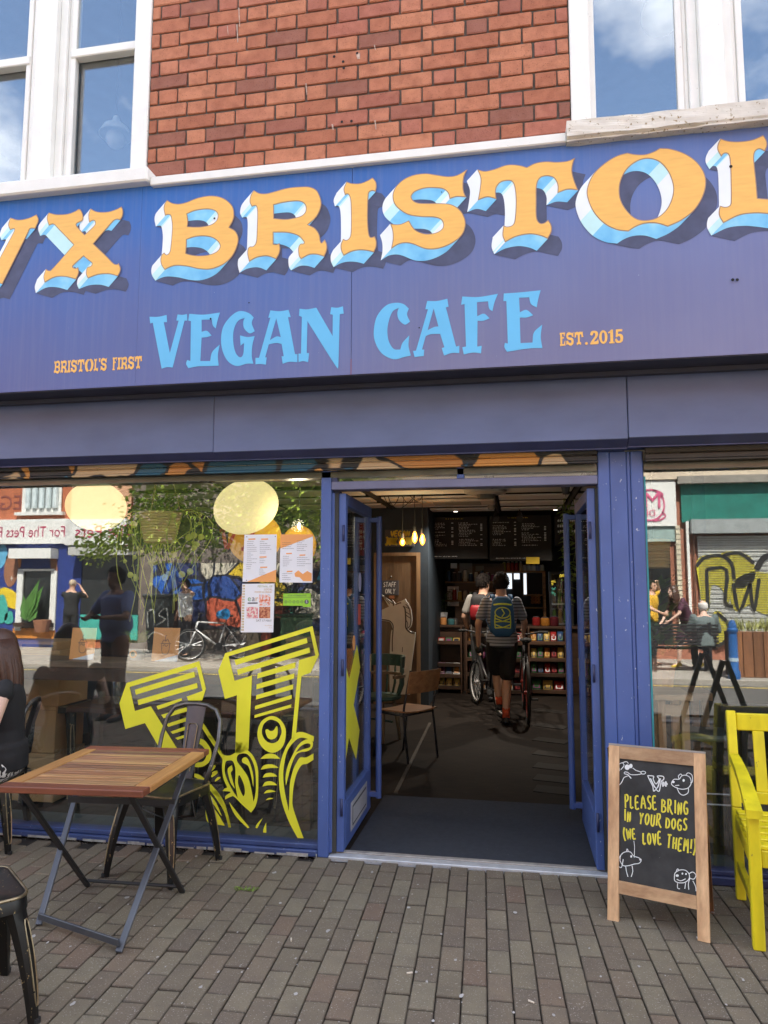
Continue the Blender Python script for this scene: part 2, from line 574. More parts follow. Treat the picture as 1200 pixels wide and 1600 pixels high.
paper_orange = plain('orange_paper', (0.8, 0.36, 0.12), 0.7, var=0.06)
ink_dark = plain('dark_ink', (0.08, 0.08, 0.09), 0.7)
ink_white = plain('white_ink', (0.8, 0.8, 0.78), 0.7)
chalk_white = plain('white_chalk', (0.72, 0.74, 0.74), 0.9, var=0.1)
yellow_vinyl = plain('yellow_vinyl', (0.76, 0.74, 0.04), 0.35, var=0.06)
card = plain('cardboard', (0.45, 0.28, 0.13), 0.85, var=0.12)
shop_glass = glass_mat('shop_glass', 0.1)
sky_glass = glass_mat('upper_window_glass', 0.24)
leaf_dark = plain('leaf_green', (0.055, 0.11, 0.025), 0.5, var=0.4, rnd=0.3)
leaf_bright = plain('leaf_light_green', (0.16, 0.24, 0.04), 0.5, var=0.3, rnd=0.2)
stem_green = plain('stem_green', (0.14, 0.18, 0.04), 0.6)
oak = wood('oak_wood', (0.36, 0.2, 0.09), (0.16, 0.08, 0.035), 'X')
dark_wood = wood('dark_brown_wood', (0.09, 0.045, 0.025), (0.035, 0.018, 0.01), 'X')
brown_wood_z = wood('brown_post_wood', (0.16, 0.085, 0.04), (0.06, 0.03, 0.015), 'Z')
pine_x = wood('pine_wood', (0.62, 0.4, 0.22), (0.36, 0.2, 0.1), 'X')
pine_z = wood('pine_wood_upright', (0.62, 0.4, 0.22), (0.36, 0.2, 0.1), 'Z')

def brick_material():
    t = NT('red_brick')
    v = t.coords()
    oi = t.new('ShaderNodeObjectInfo')
    base = t.ramp(oi.outputs['Random'], [(0.0, rgb(166, 106, 82)), (0.3, rgb(178, 116, 90)), (0.55, rgb(188, 127, 98)), (0.72, rgb(172, 110, 92)), (0.84, rgb(158, 100, 84)), (0.95, rgb(146, 98, 83)), (1.0, rgb(130, 90, 78))])
    f = t.noise(v, 14, 6, 0.65)
    c = t.mix(t.ramp(f, [(0.4, (0.0, 0.0, 0.0)), (0.72, (0.5, 0.5, 0.5))]), base, rgb(122, 72, 56))
    f2 = t.noise(v, 130, 3, 0.7)
    c = t.mix(t.ramp(f2, [(0.6, (0, 0, 0)), (0.7, (0.75, 0.75, 0.75))]), c, (0.06, 0.03, 0.022))
    f3 = t.noise(v, 5, 3)
    c = t.mix(t.ramp(f3, [(0.62, (0, 0, 0)), (0.85, (0.35, 0.35, 0.35))]), c, rgb(225, 160, 120))
    MAT['red_brick'] = t.principled(c, 0.9, 0, f2, 0.7, 0.005, 0.2)
    return MAT['red_brick']
brick_m = brick_material()

def paver_material():
    t = NT('brown_paver')
    v = t.coords()
    oi = t.new('ShaderNodeObjectInfo')
    base = t.ramp(oi.outputs['Random'], [(0.0, (0.155, 0.122, 0.09)), (0.5, (0.182, 0.151, 0.104)), (0.8, (0.205, 0.175, 0.122)), (1.0, (0.175, 0.12, 0.085))])
    f = t.noise(v, 9, 5, 0.6)
    c = t.mix(t.ramp(f, [(0.35, (0, 0, 0)), (0.7, (0.35, 0.35, 0.35))]), base, (0.09, 0.072, 0.064))
    f2 = t.noise(v, 160, 2, 0.5)
    c = t.mix(t.ramp(f2, [(0.63, (0, 0, 0)), (0.7, (0.75, 0.75, 0.75))]), c, (0.42, 0.38, 0.33))
    f3 = t.noise(v, 190, 2, 0.6)
    c = t.mix(t.ramp(f3, [(0.28, (0.8, 0.8, 0.8)), (0.36, (0, 0, 0))]), c, (0.03, 0.026, 0.024))
    # joint dirt, plus the gaps' darkness painted into the edge colour
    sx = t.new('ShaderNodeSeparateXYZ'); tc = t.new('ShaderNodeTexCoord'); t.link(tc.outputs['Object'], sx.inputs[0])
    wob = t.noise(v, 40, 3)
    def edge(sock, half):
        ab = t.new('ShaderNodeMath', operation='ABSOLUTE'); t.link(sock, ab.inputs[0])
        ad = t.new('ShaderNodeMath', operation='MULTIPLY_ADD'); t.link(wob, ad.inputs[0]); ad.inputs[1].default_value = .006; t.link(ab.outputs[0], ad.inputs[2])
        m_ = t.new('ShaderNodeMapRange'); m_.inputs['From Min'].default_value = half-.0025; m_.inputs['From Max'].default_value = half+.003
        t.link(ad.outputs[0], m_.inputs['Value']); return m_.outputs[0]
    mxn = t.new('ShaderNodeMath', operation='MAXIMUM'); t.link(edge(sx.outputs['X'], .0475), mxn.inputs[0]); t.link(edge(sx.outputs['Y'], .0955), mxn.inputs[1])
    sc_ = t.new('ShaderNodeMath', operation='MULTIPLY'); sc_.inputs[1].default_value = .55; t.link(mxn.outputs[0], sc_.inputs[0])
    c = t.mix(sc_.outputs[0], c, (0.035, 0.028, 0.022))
    MAT['brown_paver'] = t.principled(c, 0.82, 0, f2, 0.3, 0.003, 0.35)
    return MAT['brown_paver']
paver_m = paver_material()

# ------------------------------------------------------------------ ground, pavements, road
g = MB(); g.add([(-200, -200, -.25), (200, -200, -.25), (200, 200, -.25), (-200, 200, -.25)], [(0, 1, 2, 3)])
tag(g.build('ground', plain('earth', (0.1, 0.09, 0.08), 0.9)), kind='structure')
pavement = tag(MB().box((-14, -4.85, -.2), (9, 0.0, -0.02)).build('pavement', plain('jointing_sand', (0.03, 0.024, 0.02), 0.95, var=0.3, scale=40, bump=0.4)), kind='structure')
kerb = MB()
for i in range(24):
    kerb.box((-14+i*.96, -5.0, -.22), (-14+i*.96+.95, -4.855, 0.0), bev=.012)
tag(kerb.build('kerb', plain('kerb_granite', (0.3, 0.29, 0.28), 0.8, var=0.25, scale=40)), kind='structure')
asphalt = plain('asphalt', (0.085, 0.082, 0.078), 0.9, var=0.25, scale=3, bump=0.4, bscale=180, speck=(0.16, 0.15, 0.14), speck_amt=0.02)
tag(MB().box((-60, -9.05, -.24), (60, -5.0, -.1)).build('road', asphalt), kind='structure')
ln = MB()
for y in (-5.25, -5.4, -8.8):
    ln.add([(-60, y-.04, -.096), (60, y-.04, -.096), (60, y+.04, -.096), (-60, y+.04, -.096)], [(0, 1, 2, 3)])
tag(ln.build('road_marking', plain('yellow_road_paint', (0.6, 0.45, 0.1), 0.7, var=0.3)), kind='structure')
slab_m = plain('concrete_slab', (0.3, 0.275, 0.24), 0.85, var=0.12, scale=2, bump=0.2)
opp = MB()
opp.box((-40, -9.2, -.22), (40, -9.05, 0.0), bev=.012)
for i in range(-14, 11):
    for j in range(6):
        opp.box((i*.9+.004, -9.2-j*.6-.596, -.2), (i*.9+.896, -9.2-j*.6-.004, 0.0+random.uniform(-.002, .002)))
tag(opp.build('pavement_opposite', slab_m), kind='structure')

# pavers: 100 x 200 mm, continuous joints running towards the kerb, broken bond
pav_rot = rad(2.6)
pvx, pvy = Vector((math.cos(pav_rot), math.sin(pav_rot), 0)), Vector((-math.sin(pav_rot), math.cos(pav_rot), 0))
variants = []
rp = random.Random(11)
for k in range(4):
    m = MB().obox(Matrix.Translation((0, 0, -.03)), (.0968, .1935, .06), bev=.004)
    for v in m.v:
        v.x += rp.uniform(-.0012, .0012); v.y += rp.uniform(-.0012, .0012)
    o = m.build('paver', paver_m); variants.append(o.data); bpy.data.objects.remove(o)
cells = []
for ci in range(-52, 34):
    for ri in range(0, 30):
        p = pvx*(ci*.1+.05) - pvy*(ri*.2 + (0.1 if ci % 2 else 0.0) + .03)
        if p.y > .055 or p.y < -4.75: continue
        d = p-CAMP
        zc = d.dot(cF)
        vis = False; dist = d.length
        if zc > .2:
            px, py = 600+FPX*d.dot(cR)/zc, 800-FPX*d.dot(cU)/zc
            vis = -25 < px < 1225 and py < 1640
        cells.append((0 if vis else 1, dist, p))
cells.sort(key=lambda c: (c[0], c[1]))
rest = MB()
for n_, (nv, dist, p) in enumerate(cells):
    dz = rp.uniform(-.0035, .0015); tx, ty = rp.uniform(-.014, .014), rp.uniform(-.012, .012)
    rot = Euler((tx, ty, pav_rot+rp.uniform(-.006, .006)))
    if n_ < 299:
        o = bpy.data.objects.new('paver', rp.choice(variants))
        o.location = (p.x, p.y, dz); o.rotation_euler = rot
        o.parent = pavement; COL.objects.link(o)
    elif dist < 6 or p.x > -4.5:
        m = Matrix.Translation((p.x, p.y, dz)) @ rot.to_matrix().to_4x4() @ Matrix.Translation((0, 0, -.03))
        rest.obox(m, (.0958, .1948, .06), bev=.005)
def paver_rest_material():
    t = NT('brown_paver_far')
    gi = t.new('ShaderNodeNewGeometry')
    base = t.ramp(gi.outputs['Random Per Island'], [(0.0, (0.155, 0.122, 0.09)), (0.5, (0.182, 0.151, 0.104)), (1.0, (0.175, 0.12, 0.085))])
    f2 = t.noise(t.coords(rnd=False), 160, 2)
    c = t.mix(t.ramp(f2, [(0.63, (0, 0, 0)), (0.7, (0.75, 0.75, 0.75))]), base, (0.42, 0.38, 0.33))
    return t.principled(c, 0.82, 0, f2, 0.3, 0.003)
ro = rest.build('paver', paver_rest_material(), pavement)
ro['kind'] = 'stuff'
# droppings, chewing gum, small litter and a weed in the joints
sp = MB()
for i in range(150):
    x, y = rp.uniform(-2.4, 1.2), rp.uniform(-1.75, -.1)
    s = rp.uniform(.002, .012)*rp.random()+.002
    n = 7; ang = rp.uniform(0, 6)
    pts = [(x+s*rp.uniform(.5, 1.2)*math.cos(ang+2*math.pi*k/n), y+1.6*s*rp.uniform(.5, 1.2)*math.sin(ang+2*math.pi*k/n), .0022) for k in range(n)]
    sp.add(pts, [tuple(range(n))])
so = sp.build('dirt', plain('pale_dropping', (0.4, 0.38, 0.36), 0.9, var=.3), pavement); so['kind'] = 'stuff'
lt = MB()
for i in range(420):
    x = rp.uniform(-3.4, 1.4); y = -.04-abs(rp.gauss(0, .035)); s = rp.uniform(.002, .006); a = rp.uniform(0, 3)
    c_, s_ = math.cos(a)*s, math.sin(a)*s
    lt.add([(x-c_, y-s_, .0025), (x+s_*.7, y-c_*.7, .0035), (x+c_, y+s_, .0025), (x-s_*.7, y+c_*.7, .004)], [(0, 1, 2, 3)])
lo2 = lt.build('grit', plain('grey_grit', (.24, .2, .16), .95, var=.5), pavement); lo2['kind'] = 'stuff'
cg = MB()
for (px, py, a) in ((640, 1520, .4), (455, 1468, 1.9), (830, 1565, 2.6)):
    c_ = onZ(px, py, .006); d_ = Vector((math.cos(a), math.sin(a), 0)); cg.tube([c_-d_*.012, c_+d_*.012], .004, 6)
co = cg.build('cigarette_ends', plain('cigarette_paper', (.6, .52, .42), .9), None); tag(co, kind='stuff')
wd = MB()
wp = onZ(385, 1391)
for i in range(26):
    a = rp.uniform(0, 6.28); l = rp.uniform(.012, .035)
    b = Vector((wp.x+rp.uniform(-.05, .05), wp.y+rp.uniform(-.012, .012), 0))
    d = Vector((math.cos(a), math.sin(a), 0))*l; s = Vector((-math.sin(a), math.cos(a), 0))*.003
    wd.add([b-s, b+s, b+d*.6+s+Vector((0, 0, l*.5)), b+d+Vector((0, 0, l*.55)), b+d*.6-s+Vector((0, 0, l*.5))], [(0, 1, 2, 3, 4)])
tag(wd.build('weeds', leaf_bright), kind='stuff')

# ------------------------------------------------------------------ the shop building
BY = -0.42                                  # face of the brick wall
shop = thing('cafe_building', 'red brick building with the blue cafe shopfront at street level', 'building', (-0.4, 0, 0))
# solid mass: wall above the shopfront with openings for the upper windows
zt, zb = 8.0, 4.06
wallb = MB()
wx = [(-14, -5.05), (-2.225, .345), (2.75, 9)]
for a, b in wx:
    wallb.box((a, BY+.012, zb), (b, BY+.34, zt))
wallb.box((-5.05, BY+.012, 6.2), (-2.225, BY+.34, zt))
wallb.box((.345, BY+.012, 6.2), (2.75, BY+.34, zt))
wallb.box((-14, BY+.012, 4.06-1.26), (9, -.1, zb-.004))
wall = wallb.build('brick_wall', mortar, shop)
# bricks: Flemish bond
BP, BS, BH = 0.0955, 0.2555, 0.128           # course height, stretcher and header pitch
bvar = {}
rb = random.Random(5)
def brick_mesh(w):
    key = round(w, 3)
    if key not in bvar:
        lst = []
        for k in range(3):
            m = MB().obox(Matrix.Identity(4), (w, .06, BP-.011), bev=.0045)
            for v in m.v:
                v.x += rb.uniform(-.0028, .0028); v.z += rb.uniform(-.0026, .0026); v.y += rb.uniform(-.002, .002)
            o = m.build('brick', brick_m); lst.append(o.data); bpy.data.objects.remove(o)
        bvar[key] = lst
    return rb.choice(bvar[key])
x0, x1 = -2.222, .342
off = world_off(wall)
zbot = onY(600, 238, BY).z
nrow = 14
ztop_built = zbot + nrow*BP
for r in range(nrow):
    z = zbot + BP*(r+.5)
    x = x0; seq = 0
    runs = []
    if r % 2 == 0:
        kinds = ['S', 'H']
    else:
        runs.append(.062); kinds = ['H', 'S']
    k = 0
    while True:
        used = sum(runs)
        w = BS if kinds[k % 2] == 'S' else BH
        if used + w > (x1-x0)-.045:
            break
        runs.append(w); k += 1
    left = (x1-x0)-sum(runs)
    if left > .05: runs.append(left)
    else: runs[-1] += left
    for w in runs:
        o = bpy.data.objects.new('brick', brick_mesh(w-.011))
        o.location = Vector((x+w/2, BY+.03+rb.uniform(-.002, .002), z)) - off
        o.rotation_euler = (rb.uniform(-.006, .006), rb.uniform(-.008, .008), rb.uniform(-.006, .006))
        o.parent = wall; COL.objects.link(o)
        x += w
# the rest of the facade's brickwork lies outside the picture: joined
br = MB()
for (a, b, za, zz) in ((x0, x1, ztop_built, 8.0), (-9, -5.06, 4.1, 8.0), (2.76, 7, 4.1, 8.0), (-5.05, x0, 6.21, 8.0), (x1, 2.75, 6.21, 8.0)):
    r = 0; z = za
    while z + BP < zz+.01:
        x = a + (0 if r % 2 else .064)
        while x < b-.05:
            w = min(BS, b-x)
            br.box((x+.0055, BY, z+.0055), (x+w-.0055, BY+.05, z+BP-.0055)); x += w
        z += BP; r += 1
def brick_far():
    t = NT('red_brick_far')
    gi = t.new('ShaderNodeNewGeometry')
    c = t.ramp(gi.outputs['Random Per Island'], [(0.0, rgb(176, 92, 66)), (0.5, rgb(203, 118, 84)), (1.0, rgb(130, 80, 70))])
    return t.principled(c, 0.9)
brick_far_m = brick_far()
bo = br.build('brick', brick_far_m, wall); bo['kind'] = 'stuff'
# drill holes and pale drips on the brick
hd = MB()
for (px, py) in ((522, 88), (558, 83), (536, 96), (537, 106), (534, 190), (549, 189), (559, 196)):
    p = onY(px, py, BY-.0035)
    hd.plate([[p+Vector((math.cos(a)*.008, 0, math.sin(a)*.008)) for a in [2*math.pi*i/8 for i in range(8)]]], (0, 0.002, 0))
hd.build('drill_hole', dark_gap, wall)
dr = MB()
for (px, py, l, w) in ((373, 12, 30, 1.6), (370, 38, 28, 1.8), (355, 40, 14, 1.2), (478, 130, 18, 1.6), (519, 194, 9, 2.4), (586, 188, 14, 2), (559, 83, 9, 6), (585, 70, 8, 1.5)):
    a, b = onY(px, py, BY-.0035), onY(px+1.5, py+l, BY-.0035); s = w*.0022
    dr.plate([[a+Vector((-s, 0, 0)), a+Vector((s, 0, 0)), b+Vector((s*.6, 0, 0)), b+Vector((-s*.6, 0, 0))]], (0, .0015, 0))
dr.build('stain', plain('pale_drip', (0.42, 0.3, 0.24), 0.9, var=.4, scale=60), wall)
# flank walls, back and roof of the building, so that daylight enters only through the shopfront
sh = MB()
sh.box((-14.3, -.1, 0), (-14, 9.3, 8)).box((9, -.1, 0), (9.3, 9.3, 8)).box((-14, 9, 0), (9, 9.3, 8)).box((-14.3, BY+.34, 8.0), (9.3, 9.3, 8.2))
sh.build('flank_wall', brick_far_m, shop)
sh = MB().box((-14, -.1, 2.83), (9, 9, 2.95))
sh.build('first_floor_slab', dark_wall, shop)
nb = MB().box((-14, -.06, -.05), (-4.62, .3, 2.8)).box((2.62, -.06, -.05), (9, .3, 2.8))
nb.build('ground_floor_wall', fascia_paint, shop)

# ---- upper windows
def yz(px, py, y=BY): return onY(px, py, y)
def upper_window(x0, x1, mull, railz, label, lamp_at):
    w = MB()
    fy = BY-.012
    z0, z1 = 4.14, 6.2
    fw = MB()
    fw.box((x0, fy, z0), (x0+.105, BY+.16, z1), bev=.006).box((x1-.105, fy, z0), (x1, BY+.16, z1), bev=.006).box((x0, fy+.004, z1-.1), (x1, BY+.16, z1-.001))
    for (a, b) in mull:
        fw.box((a, fy, z0), (b, BY+.16, z1), bev=.006)
        fw.box((b, BY+.03, z0), (b+.05, BY+.16, z1), bev=.004)
        fw.box((a-.05, BY+.03, z0), (a, BY+.16, z1), bev=.004)
        fw.box((b+.05, BY+.055, z0), (b+.075, BY+.15, z1), bev=.004).box((a-.075, BY+.055, z0), (a-.05, BY+.15, z1), bev=.004)
    fr = fw.build('window_frame', white_paint, shop)
    fr['label'] = label
    lights = []
    xs = [x0+.105]+[v for m in mull for v in (m[0]-.075, m[1]+.075)]+[x1-.105]
    for i in range(0, len(xs), 2):
        a, b = xs[i], xs[i+1]
        s = MB()
        for q in (a, b-.035):
            s.box((q, BY+.045, z0), (q+.035, BY+.085, z1-.1), bev=.004)
        if railz:
            s.box((a+.004, BY+.035, railz-.03), (b-.004, BY+.1, railz+.03), bev=.006)
        s.box((a+.005, BY+.047, z0), (b-.005, BY+.083, z0+.035))
        s.build('sash', white_paint, fr)
        if railz:
            MB().box((a+.03, BY+.06, railz-.001), (b-.03, BY+.066, z1-.1)).build('pane', sky_glass, fr)
            MB().box((a+.03, BY+.098, z0+.02), (b-.03, BY+.104, railz)).build('pane', sky_glass, fr)
        else:
            MB().box((a+.03, BY+.06, z0+.02), (b-.03, BY+.066, z1-.1)).build('pane', sky_glass, fr)
    return fr
wl_x = yz(62, 0).x, yz(92, 0).x
railz = (onY(30, 96, BY+.04).z + onY(160, 77, BY+.04).z)/2
upper_window(-5.05, -2.222, [(-4.2, -4.06), (wl_x[0], wl_x[1])], railz, 'white sash window over the left end of the sign', None)
m0, m1 = yz(1092, 60).x, yz(1131, 60).x
upper_window(.342, 2.75, [(m0, m1), (1.9, 2.02)], None, 'white window over the right end of the sign', None)
# rooms behind
rm = MB()
for (a, b) in ((-5.6, -1.6), (-.3, 3.4)):
    rm.box((a, BY+.34, 2.96), (b, 3.0, 3.0)).box((a, BY+.34, 6.4), (b, 3, 6.44)).box((a, 3, 2.96), (b, 3.05, 6.44)).box((a-.05, BY+.34, 2.96), (a, 3.0, 6.44)).box((b, BY+.34, 2.96), (b+.05, 3.0, 6.44))
rm.build('upper_room', plain('upper_room_paint', (0.12, 0.13, 0.16), 0.9), shop)
# sills and coping
sil = MB()
sz0, sz1 = onY(100, 297, -.52).z, onY(100, 275, -.52).z
sx1 = onY(232, 270, -.52).x
sil.box((-5.2, -.535, sz0), (sx1, BY+.1, sz1), bev=.01)
so = sil.build('sill', white_paint, shop)
cp = MB()
ca, cb = sx1+.002, onY(885, 210, -.5).x
zc0, zc1 = onY(560, 256, -.5).z, onY(560, 242, -.5).z
cp.box((ca, -.505, zc0), (cb, BY+.02, zc1), bev=.006)
cp.add([(ca, -.5, zc1), (cb, -.5, zc1), (cb, BY+.012, zbot+.004), (ca, BY+.012, zbot+.004)], [(0, 1, 2, 3)])
cp.build('coping', white_paint, shop)
# right-hand sill: rough, broken stone
bm = bmesh.new()
rs0, rs1 = onY(1000, 208, -.53).z, onY(1000, 178, -.53).z
mt = Matrix.Translation(((cb+2.9)/2, (-.54+BY+.1)/2, (rs0+rs1)/2)) @ Matrix.Diagonal((2.9-cb, BY+.1+.54, rs1-rs0, 1))
bmesh.ops.create_cube(bm, size=1.0, matrix=mt)
bmesh.ops.subdivide_edges(bm, edges=bm.edges[:], cuts=9, use_grid_fill=True)
from mathutils import noise as mnoise
for _ in range(2):
    long_e = [e for e in bm.edges if e.calc_length() > .12]
    if long_e: bmesh.ops.subdivide_edges(bm, edges=long_e, cuts=1, use_grid_fill=True)
bmesh.ops.triangulate(bm, faces=[f for f in bm.faces if len(f.verts) > 4])
for v in bm.verts:
    wear = 1.0 if v.co.x < 1.0 else .35
    d = mnoise.noise(v.co*9)*.012 + mnoise.noise(v.co*26)*.006
    if v.co.y < -.5: v.co.y += (abs(d)*1.2)*wear + (.02*wear if v.co.z < rs0+.02 else 0)
    if v.co.z < rs0+.01: v.co.z += abs(mnoise.noise(v.co*11))*.018*wear
    v.co.z += d*.4*wear
me = bpy.data.meshes.new('sill'); bm.to_mesh(me); bm.free()
me.materials.append(stone_paint)
off2 = world_off(shop)
for v in me.vertices: v.co -= off2
o = bpy.data.objects.new('sill', me); COL.objects.link(o); o.parent = shop
o['label'] = 'chipped stone sill under the right window'
# ------------------------------------------------------------------ the shop sign
SY = -0.47
def sign_material():
    """painted shop board: royal blue fading to violet grey below and to the right"""
    t = NT('sign_board_paint')
    g = t.new('ShaderNodeTexCoord')
    sp = t.new('ShaderNodeSeparateXYZ')
    t.link(g.outputs['Object'], sp.inputs[0])
    def mr(s, a, b):
        m = t.new('ShaderNodeMapRange'); m.inputs['From Min'].default_value = a; m.inputs['From Max'].default_value = b
        t.link(s, m.inputs['Value']); return m.outputs[0]
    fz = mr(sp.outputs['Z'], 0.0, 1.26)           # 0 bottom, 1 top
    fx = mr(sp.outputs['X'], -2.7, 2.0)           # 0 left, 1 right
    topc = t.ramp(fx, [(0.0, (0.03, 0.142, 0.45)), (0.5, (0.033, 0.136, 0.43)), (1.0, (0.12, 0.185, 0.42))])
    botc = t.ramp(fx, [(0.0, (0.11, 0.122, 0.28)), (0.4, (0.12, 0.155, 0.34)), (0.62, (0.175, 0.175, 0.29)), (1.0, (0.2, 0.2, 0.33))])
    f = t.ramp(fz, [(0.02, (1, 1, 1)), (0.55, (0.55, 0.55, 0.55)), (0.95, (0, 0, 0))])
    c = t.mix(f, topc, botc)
    st = t.noise(t.coords((14, 1, .5), False), 3.0, 5, .6)
    c = t.mix(t.ramp(st, [(0.45, (0, 0, 0)), (0.8, (.16, .16, .16))]), c, (0.3, 0.3, 0.38))
    big = t.noise(t.coords((1, 1, 1), False), 1.6, 4)
    c = t.mix(t.ramp(big, [(0.4, (0, 0, 0)), (0.75, (.35, .35, .35))]), c, (0.13, 0.13, 0.26))
    sp2 = t.noise(t.coords((1, 1, 1), False), 75, 2, .5)
    c = t.mix(t.ramp(sp2, [(0.76, (0, 0, 0)), (0.8, (.6, .6, .6))]), c, (0.5, 0.55, 0.65))
    return t.principled(c, 0.55, 0, st, 0.04, 0.002, 0.2)
sign_m = sign_material()
sign = thing('shop_sign', 'wide blue fascia sign with yellow letters reading VX Bristol vegan cafe', 'sign', (-0.6, SY, 2.778))
ztopS, zbotS = 4.036, 2.778
xs = onY(549.5, 420, SY).x
xs0 = onY(217, 450, SY).x
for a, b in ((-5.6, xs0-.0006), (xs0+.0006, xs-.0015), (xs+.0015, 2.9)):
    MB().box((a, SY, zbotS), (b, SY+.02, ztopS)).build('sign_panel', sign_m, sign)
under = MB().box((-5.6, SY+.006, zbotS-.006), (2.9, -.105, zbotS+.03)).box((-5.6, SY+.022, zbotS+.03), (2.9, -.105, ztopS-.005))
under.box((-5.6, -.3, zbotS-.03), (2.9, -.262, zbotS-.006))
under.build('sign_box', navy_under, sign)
red = MB().box((xs-.0016, SY-.0008, zbotS), (xs+.0016, SY+.01, zbotS+.09))
red.build('panel_joint', plain('red_rust_line', (0.25, 0.05, 0.03), 0.8), sign)

yellow_l = plain('sign_yellow', (0.8, 0.44, 0.1), 0.5, var=0.09, scale=9, stretch=(1, 1, 6))
outline_l = plain('sign_outline_brown', (0.36, 0.22, 0.14), 0.55)
white_l = plain('sign_side_white', (0.74, 0.79, 0.82), 0.5, var=0.06)
shadow_l = plain('sign_drop_shadow', (0.055, 0.065, 0.13), 0.6, var=0.25, scale=14)
lblue_l = plain('sign_light_blue', (0.115, 0.44, 0.72), 0.5, var=0.05)
def side_material():
    """sides of the painted letters: white where they face left, sky blue where they face down"""
    t = NT('sign_side_blue')
    v = t.coords((1, 1, 1), False)
    f = t.noise(v, 7, 3)
    c = t.ramp(f, [(0.3, (0.12, 0.42, 0.72)), (0.55, (0.2, 0.55, 0.8)), (0.8, (0.38, 0.68, 0.82))])
    return t.principled(c, 0.5)
sideblue_l = side_material()
mint_l = plain('sign_side_mint', (0.5, 0.76, 0.78), 0.5, var=0.1)

